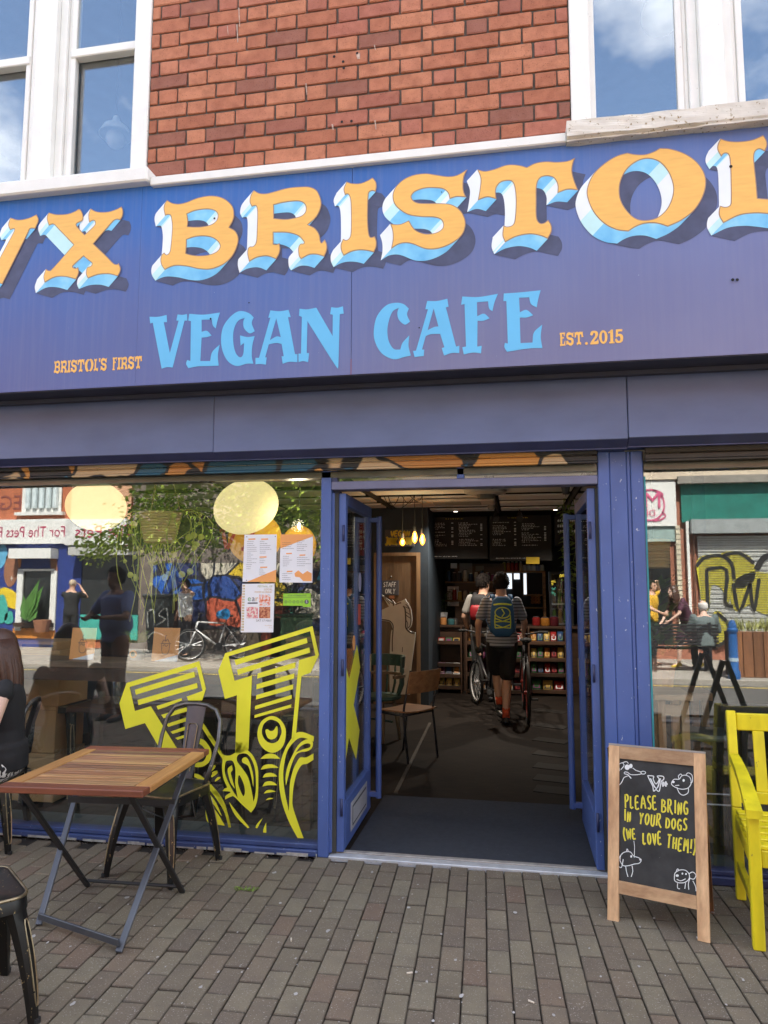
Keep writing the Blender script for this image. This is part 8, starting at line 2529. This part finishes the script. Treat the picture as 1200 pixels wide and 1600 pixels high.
MB().box((xa, OY, z0), (xs_, OY+.16, z1+.05)).build('fascia', white_r, pet)
MB().box((xs_+.004, OY, z0-.05), (xb, OY+.22, z1+.02)).build('fascia', plain('grey_white_sign', (.6, .6, .58), .6), pet)
zc = (z0+z1)/2
tw = mir(19, 833, 12.6).x-mir(105, 833, 12.6).x
for k in range(4): lettering('For The Pets', .40, (mir(62, 833, 12.6).x-k*tw*-1.13, OY+.165, zc), (-1, 0, 0), (0, 0, 1), magenta, pet, sx=abs(tw)/1.95)
lettering('For The Pets', .46, (mir(192, 836, 12.6).x, OY+.226, zc-.02), (-1, 0, 0), (0, 0, 1), magenta, pet)
lettering('VEGAN', .55, (mir(5, 787, 12.6).x, OY+.01, mir(5, 787, 12.6).z), (-1, 0, 0), (0, 0, 1), plain('faded_red_print', (.22, .06, .05), .8), pet)
# mural on the ground floor
MB().box((xa, OY+.001, 0.0), (mir(122, 900, 12.6).x, OY+.02, z0-.001)).build('mural_ground', navy_p, pet)
def patch(nm, pts, col, yv=12.57, t=.004, sub=3, parent=pet):
    q = smooth_poly(pts, sub)
    MB().plate([[mir(p.x, p.y, yv) for p in q]], (0, -t, 0)).build(nm, col, parent)
teal_l = plain('mural_teal', (.05, .36, .3), .6); brown_l = plain('mural_brown', (.3, .13, .07), .6); yel_l = plain('mural_yellow', (.7, .5, .02), .6); sky_l = plain('mural_sky_blue', (.12, .4, .62), .6); org_l = plain('mural_orange', (.55, .2, .03), .6)
patch('mural_shape', [(0, 855), (8, 852), (12, 870), (4, 885), (0, 886)], sky_l); patch('mural_shape', [(10, 870), (18, 862), (27, 880), (26, 905), (14, 918), (6, 900)], brown_l)
patch('mural_shape', [(-2, 922), (10, 918), (28, 930), (28, 950), (12, 948), (-2, 934)], yel_l, 12.565); patch('mural_shape', [(84, 930), (100, 922), (122, 928), (122, 950), (100, 958), (84, 955)], yel_l, 12.565)
patch('mural_shape', [(-2, 935), (6, 930), (12, 948), (10, 968), (-2, 972)], teal_l, 12.56); patch('mural_shape', [(8, 960), (18, 955), (20, 972), (8, 974)], teal_l, 12.56); patch('mural_shape', [(28, 860), (34, 862), (32, 885), (28, 884)], org_l)
patch('mural_shape', [(78, 865), (86, 862), (90, 890), (88, 930), (84, 930)], brown_l)
for (x, y) in ((18, 904), (104, 899), (98, 921)): patch('mural_star', [(x-2, y, 1), (x-.5, y-.8, 1), (x, y-4, 1), (x+.6, y-.8, 1), (x+2.4, y, 1), (x+.6, y+.8, 1), (x, y+4, 1), (x-.5, y+.8, 1)], white_r, 12.55)
m = MB(); mrect(m, (28, 858), (92, 873), 12.6, t=-.35); m.build('awning_box', white_r, pet)
m = MB(); mrect(m, (123, 856), (215, 868), 12.6, t=-.4, o=.05); m.build('awning_box', plain('grey_awning', (.42, .42, .4), .6), pet)
m = MB(); mrect(m, (32, 892), (84, 985), 12.58, t=-.005); m.build('doorway', glass_d, pet)
m = MB()
for pa, pb in (((30, 889), (86, 892.5)), ((29.5, 892), (33.5, 985)), ((82, 892), (86.5, 985))): mrect(m, pa, pb, 12.56, t=-.05)
m.build('door_frame', white_r, pet)
m = MB(); mrect(m, (94, 852), (124, 1000), 12.57, t=-.04); m.build('blue_pier', navy_p, pet)
m = MB(); mrect(m, (125, 868), (215, 960), 12.58, t=-.02); m.build('shop_pane', glass_d, pet)
m = MB(); mrect(m, (125, 960), (215, 1000), 12.58, t=-.03); m.build('stall_riser', teal_l, pet)
m = MB(); mrect(m, (20, 973), (80, 980), 12.4, t=.4); m.build('ledge', dark_wood, pet)
m = MB(); mrect(m, (20, 981), (90, 998), 12.55, t=.05); m.build('stall_riser', org_l, pet)
pp = thing('big_leaf_plant', 'large leaved plant in the doorway of the pet shop', 'plant', mir(52, 975, 12.3))
for (x0_, y0_, x1_, y1_, w) in ((42, 970, 60, 905, .3), (44, 970, 66, 915, .3), (42, 968, 36, 930, .25), (45, 972, 60, 945, .3), (40, 970, 34, 950, .2)):
    a, b = mir(x0_, y0_, 12.3), mir(x1_, y1_, 12.25); m = MB(); leaf_quad(m, a, b-a, (0, 1, .2), (b-a).length, w); m.build('leaf', plain('broad_leaf', (.08, .2, .04), .5), pp)
c = mir(66, 970, 12.35); MB().lathe([(.16, -.28), (.22, .02), (.2, .02)], (c.x, c.y, c.z), 14).build('pot', plain('terracotta', (.3, .13, .07), .8), pp)
# --- graffiti wall behind the tree
gwall = thing('graffiti_wall_building', 'dark building with a bright graffiti wall behind the street tree', 'building', (-4, OY-3, 0))
gx_a, gx_b = xb+.05, mir(1000, 900, 12.6).x
MB().box((gx_a, OY-6, 0), (gx_b, OY, 7.0)).build('wall', plain('grey_brown_render', (.16, .13, .11), .85, var=.3), gwall)
gm_ = graffiti_material('graffiti_mural', 1.5, [(.02, .1, .4), (.03, .04, .12), (.6, .42, .03), (.05, .3, .5), (.04, .04, .05), (.05, .3, .22), (.5, .1, .05), (.02, .06, .25), (.55, .5, .4)], (.02, .02, .03))
m = MB(); mrect(m, (240, 880), (520, 985), 12.59, t=-.01); m.build('mural', gm_, gwall)
m = MB(); mrect(m, (520, 860), (990, 990), 12.59, t=-.01); m.build('mural', gm_, gwall)
m = MB(); mrect(m, (485, 770), (502, 800), 12.5, t=-.05); m.build('window_frame', white_r, gwall)
m = MB()
for k in range(14): mrect(m, (460, 862+k*2.2), (500, 863.2+k*2.2), 12.5, t=-.03)
m.build('louvre', plain('louvre_brown', (.2, .15, .1), .8), gwall)
# --- corner shop with teal front and painted shutter
cs = thing('corner_shop', 'shop with teal fascia and a painted roller shutter across the street', 'building', (4.5, OY-3, 0))
MB().box((gx_b+.02, OY-6, 0), (12, OY, 7.4)).build('wall', plain('far_red_brick', (.33, .13, .08), .9, var=.25, scale=20), cs)
m = MB()
for k in range(18):
    for j in range(3): 
        x = gx_b+.1+k*.26+(j % 2)*.13; m.box((x, OY, 4.05+j*.09), (x+.24, OY+.012, 4.05+j*.09+.078))
m.build('brick', plain('far_red_brick_light', (.42, .19, .12), .9, var=.25), cs)
m = MB(); mrect(m, (940, 738), (1300, 744), 12.55, t=-.12); m.build('cornice', cream, cs)
m = MB(); mrect(m, (1056, 746), (1300, 752), 12.55, t=-.2); m.build('cornice', plain('weathered_timber', (.25, .23, .2), .9), cs)
m = MB(); mrect(m, (960, 753), (1056.5, 822), 12.55, t=-.08); m.build('shop_board', white_r, cs)
bc7 = mir(1012, 790, 12.46)
m = MB()
def mst(pts, w): stroke_shapes(m, [[tuple(p) for p in pts]], lambda x, y: mir(x, y, 12.455), w, 0, (0, 1, 0))
mst([(1016+22*math.cos(a), 789+24*math.sin(a)) for a in [2*math.pi*k/24 for k in range(25)]], .035)
mst([(1020, 765), (1030, 768), (1036, 774), (1028, 776)], .03); mst([(1034, 800), (1040, 806), (1032, 812), (1020, 814)], .03); 
m.build('pink_ornament', plain('pink_print', (.6, .1, .22), .6), cs)
lettering("MY", .52, (mir(1008, 783, 12.455).x, bc7.y+.012, mir(1008, 783, 12.455).z), (-1, 0, 0), (0, 0, 1), plain('pink_print', (.6, .1, .22), .6), cs)
lettering("DEAR", .2, (mir(1006, 802, 12.455).x, bc7.y+.012, mir(1006, 802, 12.455).z), (-1, 0, 0), (0, 0, 1), plain('pink_print', (.6, .1, .22), .6), cs)
m = MB(); mrect(m, (1062, 755), (1320, 813), 12.57, t=-.06); m.build('teal_fascia', plain('teal_fascia_paint', (.012, .16, .125), .5, var=.25), cs)
m = MB(); mrect(m, (1000, 823), (1056, 846), 12.57, t=-.05); m.build('shop_pane', plain('pale_green_glass', (.3, .4, .38), .3), cs)
m = MB(); mrect(m, (960, 847), (1052, 1005), 12.58, t=-.01); m.build('shop_pane', glass_d, cs)
m = MB(); mrect(m, (1054, 822), (1068, 1005), 12.56, t=-.1); m.build('tiled_pier', plain('cream_tile', (.62, .56, .42), .5, var=.08), cs)
m = MB()
for k in range(22): mrect(m, (1054, 826+k*8), (1068, 826.7+k*8), 12.455, t=-.005)
m.build('tile_joint', plain('tile_joint_grey', (.2, .18, .15), .9), cs)
m = MB(); mrect(m, (1070, 815), (1082, 1005), 12.56, t=-.1); m.build('white_pier', white_r, cs)
m = MB(); mrect(m, (1076, 813), (1320, 832), 12.56, t=-.25); m.build('shutter_box', plain('shutter_grey', (.33, .36, .36), .5, .3), cs)
m = MB(); mrect(m, (1083, 833), (1089, 1010), 12.54, t=-.06); m.build('shutter_guide', plain('brown_guide', (.16, .08, .05), .6), cs)
a, b = mir(1089, 838, 12.56), mir(1330, 1010, 12.56)
gy_m = plain('shutter_white_slat', (.62, .63, .6), .5, .2, var=.1); 
m = MB(); nsl = 46
for k in range(nsl):
    z0_ = b.z+(a.z-b.z)*k/nsl; m.box((a.x, a.y, z0_+.004), (b.x, a.y+.02+.012*(k % 2), z0_+(a.z-b.z)/nsl-.004))
m.build('shutter_slat', gy_m, cs)
gyel = plain('graffiti_yellow', (.62, .55, .03), .6); 
def gp_(lst, col, yv): 
    for l in lst:
        MB().plate([[mir(p.x, p.y, yv) for p in smooth_poly(l, 4)]], (0, -.012, 0)).build('graffiti', col, cs)
gp_([[(1088, 880), (1100, 868), (1125, 866), (1140, 876), (1146, 900), (1142, 930), (1136, 945), (1128, 920), (1112, 915), (1108, 950), (1098, 950), (1092, 910)], [(1126, 866), (1150, 862), (1172, 870), (1180, 890), (1176, 910), (1150, 920), (1146, 890)], [(1146, 910), (1170, 895), (1200, 895), (1240, 900), (1240, 960), (1190, 958), (1172, 945), (1152, 955), (1142, 940)], [(1118, 955), (1130, 962), (1140, 985), (1132, 1005), (1118, 1010), (1104, 985)]], gyel, 12.515)
m = MB()
def gst(pts, w=.07): stroke_shapes(m, [pts], lambda x, y: mir(x, y, 12.5), w, 0, (0, 1, 0))
gst([(1104, 890), (1135, 890), (1133, 940), (1146, 948)]); gst([(1104, 890), (1106, 950)]); gst([(1146, 912), (1155, 955), (1172, 912)]); gst([(1172, 912), (1178, 956), (1186, 905)]); gst([(1088, 885), (1100, 872), (1125, 868), (1143, 880), (1147, 905)]); gst([(1130, 868), (1155, 864), (1178, 880)]); gst([(1182, 890), (1195, 870), (1220, 865)], .12); gst([(1120, 958), (1138, 975), (1135, 1000), (1120, 1010)])
m.build('graffiti_outline', plain('graffiti_black', (.015, .015, .015), .6), cs)
m = MB()
for k in range(nsl):
    z0_ = b.z+(a.z-b.z)*k/nsl; m.box((a.x, a.y+.05, z0_-.004), (b.x, a.y+.06, z0_+.004))
m.build('slat_edge', plain('shutter_edge_grey', (.22, .22, .2), .5, .2), cs)
# --- street tree
trk = thing('street_tree', 'leafy street tree across the road with a bright green spreading crown', 'tree', (mir(395, 1000, 10.2).x, 2*GLASS_Y-10.2, 0))
tx, ty = trk.location.x, trk.location.y
m = MB(); bark = plain('bark', (.06, .045, .03), .9, var=.3, bump=.5)
m.tube([(tx, ty, 0), (tx+.03, ty, 1.2), (tx-.05, ty, 2.4), (tx, ty, 3.6), (tx+.1, ty, 5.2)], [.17, .13, .12, .1, .04], 10)
tips = []
for k in range(11):
    a = rv7.uniform(0, 6.28); l = rv7.uniform(1.3, 2.6); z = rv7.uniform(2.2, 4.2)
    p_ = Vector((tx, ty, z)); q_ = p_+Vector((math.cos(a)*l, math.sin(a)*l*.7, rv7.uniform(.1, 1.2))); m.tube([p_, p_.lerp(q_, .5)+Vector((0, 0, .15)), q_], [.06, .04, .012], 6); tips.append(q_); tips.append(p_.lerp(q_, .6))
m.build('trunk', bark, trk)
lf = [plain('tree_leaf', (.15, .24, .03), .5, var=.4), plain('tree_leaf_light', (.3, .4, .05), .5, var=.3)]
m = MB()
for c in range(200):
    if c < len(tips)*3: cc = tips[c % len(tips)]+Vector((rv7.uniform(-.5, .5), rv7.uniform(-.5, .5), rv7.uniform(-.3, .4)))
    else:
        a = rv7.uniform(0, 6.28); r = rv7.uniform(.3, 1)**.6
        cc = Vector((tx+2.5*r*math.cos(a), ty+1.7*r*abs(math.sin(a))*(1 if rv7.random() < .75 else -1), rv7.uniform(2.3, 5.4)))
    mi = rv7.random() < .4
    for i in range(62):
        d = Vector((rv7.gauss(0, 1), rv7.gauss(0, 1), rv7.gauss(0, .6)))*.27
        v = Vector((rv7.uniform(-1, 1), rv7.uniform(-1, 1), rv7.uniform(-.7, .4))).normalized()
        p_ = cc+d; s = v.orthogonal().normalized(); l = rv7.uniform(.09, .16)
        m.add([p_, p_+v*l*.5+s*l*.3, p_+v*l, p_+v*l*.5-s*l*.3], [(0, 1, 2, 3)], int(mi))
# a low bough reaching to the left over the pavement
for c in range(34):
    u = c/33; cc = Vector((tx-1.4-2.4*u, ty+.2*u, 3.1-.75*u+rv7.uniform(-.25, .25)))
    for i in range(46):
        d = Vector((rv7.gauss(0, 1), rv7.gauss(0, 1), rv7.gauss(0, .7)))*.16; v = Vector((rv7.uniform(-1, .4), rv7.uniform(-1, 1), rv7.uniform(-.8, .3))).normalized()
        p_ = cc+d; s = v.orthogonal().normalized(); l = rv7.uniform(.07, .13); m.add([p_, p_+v*l*.5+s*l*.3, p_+v*l, p_+v*l*.5-s*l*.3], [(0, 1, 2, 3)], 1)
m.build('crown', lf, trk)
# --- people across the street
def opp_person(label, px, py, yv, facing, **kw):
    p_ = mir(px, py, yv); 
    return person('person', label, Vector((p_.x, p_.y, 0)), facing, voxel=.016, **kw)
blackc = cloth('black_cloth', (.014, .014, .015)); greyc = cloth('light_grey_cloth', (.7, .71, .72)); jean = cloth('dark_jeans_cloth', (.03, .04, .06))
raise_arm = dict(elR=(.3, .2, 1.33), wrR=(.1, .26, 1.56), elL=(-.28, .2, 1.3), wrL=(-.08, .28, 1.54), handR=(-.3, .2, .4), handL=(.3, .2, .4))
opp_person('person in black clothes and pale cap photographing the pet shop', 108, 1020, 11.3, rad(172), pose=raise_arm, top='black_shirt', top_mat=blackc, bottom='trousers', bottom_mat=blackc, hair='cap', hair_mat=plain('beige_cap', (.45, .36, .27), .9))
opp_person('heavy person in light grey T-shirt shading their eyes across the road', 288, 1022, 11.0, rad(28), pose=dict(elR=(.38, .1, 1.4), wrR=(.13, .2, 1.6), handR=(-.5, .05, .3), elL=(-.27, -.03, 1.12), wrL=(-.26, .05, .9)), girth=1.25, top='tee_shirt', top_mat=greyc, bottom='trousers', bottom_mat=cloth('charcoal_cloth', (.05, .05, .055)))
opp_person('person in slate blue polo shirt standing on the near side of the road', 182, 960, 3.75, rad(20), H=1.84, girth=1.35, pose=dict(elR=(.3, .12, 1.16), wrR=(.16, .32, 1.16), elL=(-.3, .12, 1.16), wrL=(-.1, .34, 1.14)), top='polo_shirt', top_mat=cloth('slate_blue_cloth', (.16, .19, .33)), bottom='trousers', bottom_mat=cloth('charcoal_cloth', (.05, .05, .055)), skin=plain('brown_skin', (.22, .11, .065), .5))
opp_person('person in mustard yellow top with hand on head outside the corner shop', 1020, 1035, 11.2, rad(-60), pose=dict(elR=(.36, .05, 1.5), wrR=(.1, .1, 1.68), handR=(-.5, 0, .1), elL=(-.28, .1, 1.14), wrL=(-.2, .3, 1.05)), top='mustard_top', top_mat=cloth('mustard_cloth', (.62, .36, .03)), bottom='trousers', bottom_mat=jean)
opp_person('long haired person in floral dark dress leaning forward by the shutter', 1078, 1032, 10.9, rad(70), H=1.68, pose=dict(neck=(0, .22, 1.4), head=(0, .32, 1.53), shR=(.16, .2, 1.37), shL=(-.16, .2, 1.37), elR=(.2, .32, 1.1), wrR=(.12, .5, .95), elL=(-.2, .36, 1.1), wrL=(-.12, .52, .92), knL=(-.1, .16, .5), anL=(-.1, .18, .09), anR=(.1, -.2, .1)), top='dress', top_mat=plain('floral_cloth', (.07, .02, .04), .8, var=.8, scale=30), bottom='shorts', bottom_mat=plain('floral_cloth', (.07, .02, .04)), hair='long', hair_mat=plain('brown_hair', (.06, .025, .015)), shoe_mat=plain('yellow_shoe', (.62, .45, .02), .6), skin=plain('fair_skin', (.62, .4, .31)))
opp_person('white haired seated person in grey waistcoat seen from behind on the street bench', 1103, 1036, 10.25, rad(180), pose=dict(pelvis=(0, -.1, .52), neck=(0, .0, 1.05), head=(0, .06, 1.19), shR=(.19, -.0, 1.01), shL=(-.19, -.0, 1.01), elR=(.26, .06, .76), wrR=(.2, .3, .62), elL=(-.26, .06, .76), wrL=(-.2, .3, .62), hipR=(.09, -.06, .5), hipL=(-.09, -.06, .5), knR=(.11, .38, .49), knL=(-.11, .38, .49), anR=(.11, .36, .085), anL=(-.11, .36, .085)), girth=1.15, top='waistcoat', top_mat=cloth('grey_waistcoat_cloth', (.12, .15, .15)), sleeve=.9, bottom='trousers', bottom_mat=blackc, hair='bald_sides', hair_mat=plain('white_hair', (.6, .58, .55), .7), skin=plain('fair_skin', (.62, .4, .31)))
# --- street things
sb = thing('street_bench', 'black slatted street bench with its back to the road', 'bench', mir(1080, 1020, 10.2)); sb.location.z = 0
ax_, bx7 = mir(1010, 990, 10.0).x, mir(1124, 990, 10.0).x; by = 2*GLASS_Y-10.05
for k in range(7): MB().box((ax_, by, .5+k*.058), (bx7, by-.025, .538+k*.058), bev=.004).build('back_slat', black_metal, sb)
for k in range(5): MB().box((ax_, by-.06-k*.085, .42), (bx7, by-.13-k*.085, .445), bev=.004).build('seat_slat', black_metal, sb)
for x in (ax_+.15, bx7-.15): MB().bar((x, by-.02, 0), (x, by-.02, .92), .05, .05).build('leg', black_metal, sb); MB().bar((x, by-.42, 0), (x, by-.42, .42), .05, .05).build('leg', black_metal, sb)
p_ = mir(1147, 1047, 9.25)
bo_ = thing('bollard', 'bright blue painted bollard at the far kerb', 'bollard', (p_.x, p_.y, 0))
MB().lathe([(.1, 0), (.1, .12), (.078, .16), (.073, .78), (.09, .8), (.09, .85), (.07, .87), (.07, .92), (.04, 1.0), (0, 1.01)], (p_.x, p_.y, 0), 18).build('post', plain('bollard_blue', (.02, .1, .3), .4), bo_, smooth=True, auto=40)
MB().lathe([(.079, .3), (.081, .3), (.08, .36), (.078, .36)], (p_.x, p_.y, 0), 18, caps=False).build('band', plain('bollard_pale_band', (.4, .5, .6), .5), bo_)
p_ = mir(1186, 1045, 9.5)
pl_ = thing('wooden_planter', 'brown timber planter with grasses at the far kerb', 'planter', (p_.x, p_.y, 0))
for k in range(5): MB().box((p_.x-.42+k*.17, p_.y, 0), (p_.x-.42+k*.17+.16, p_.y+.03, .8), bev=.006).build('plank', wood('planter_wood', (.28, .12, .05), (.14, .06, .03), 'Z'), pl_)
MB().box((p_.x-.42, p_.y-.5, 0), (p_.x+.43, p_.y-.001, .77)).build('box', dark_wood, pl_)
m = MB()
for i in range(160):
    a = rv7.uniform(0, 6.28); b_ = Vector((p_.x+rv7.uniform(-.38, .4), p_.y-rv7.uniform(.05, .45), .77)); leaf_quad(m, b_, (math.cos(a)*.5, math.sin(a)*.5, 1), (math.cos(a), math.sin(a), 0), rv7.uniform(.15, .35), .025)
m.build('grass_blades', plain('dry_grass', (.35, .36, .12), .8), pl_)
p_ = mir(335, 1022, 10.3)
bicycle('bicycle with blue saddle parked on the far pavement by the tree', (p_.x, p_.y, 0), rad(60), whitep, steel, rubber, R=.34)
tag(MB().tube([(p_.x+.1, p_.y+.05, .97), (p_.x+.3, p_.y+.14, .99)], [.08, .12], 10).build('saddle_cover', plain('cyan_cover', (.02, .22, .5), .5)), 'bright blue cover on the saddle of the bicycle by the tree', 'saddle cover')
p_ = mir(258, 1015, 11.9)
bn = thing('wheelie_bin', 'dark wheelie bin with white graffiti tag across the road', 'bin', (p_.x, p_.y, 0))
MB().rings([[(p_.x+sx*w, p_.y+sy*w*.9, z) for sx, sy in ((-1, -1), (1, -1), (1, 1), (-1, 1))] for z, w in ((.06, .3), (1.3, .4))]).build('body', plain('dark_bin_plastic', (.04, .045, .045), .5), bn)
MB().box((p_.x-.43, p_.y-.42, 1.305), (p_.x+.43, p_.y+.4, 1.38), bev=.02).build('lid', plain('dark_bin_plastic', (.04, .045, .045)), bn)
m = MB()
for st in ([(-.25, .6), (-.2, 1.05), (.0, .9), (-.18, .8), (.05, .65)], [(.1, .65), (.12, 1.0), (.27, .95), (.25, .6)], [(-.2, .4), (.1, .5), (.25, .35)]): stroke_shapes(m, [st], lambda x, z: Vector((p_.x-x, p_.y+.385, z)), .03, 0, (0, 1, 0))
m.build('tag', plain('pale_tag_paint', (.4, .42, .4), .7), bn)
for k, (px, col, lab) in enumerate(((420, (.3, .06, .03), 'red bin standing right of the tree trunk across the road'), (455, (.05, .12, .05), 'dark green planter box right of the red bin across the road'))):
    q = mir(px, 1012, 11.6); t_ = thing('street_box', lab, 'bin' if k == 0 else 'planter', (q.x, q.y, 0))
    MB().box((q.x-.4, q.y-.35, 0), (q.x+.4, q.y+.3, .9 if k else 1.05), bev=.03).build('body', plain('street_box_%d' % k, col, .6, var=.3), t_)
    MB().box((q.x-.42, q.y-.37, .901 if k else 1.051), (q.x+.42, q.y+.32, .95 if k else 1.12), bev=.015).build('lid', plain('street_box_lid_%d' % k, tuple(v*.6 for v in col), .6), t_)
    if k:
        m = MB()
        for i in range(500):
            a = rv7.uniform(0, 6.28); r = rv7.uniform(0, .45); leaf_quad(m, Vector((q.x+r*math.cos(a), q.y+r*.7*math.sin(a), rv7.uniform(.95, 1.5))), (math.cos(a), math.sin(a), rv7.uniform(-.5, 1)), (0, 0, 1), .12, .06)
        m.build('foliage', leaf_dark, t_)
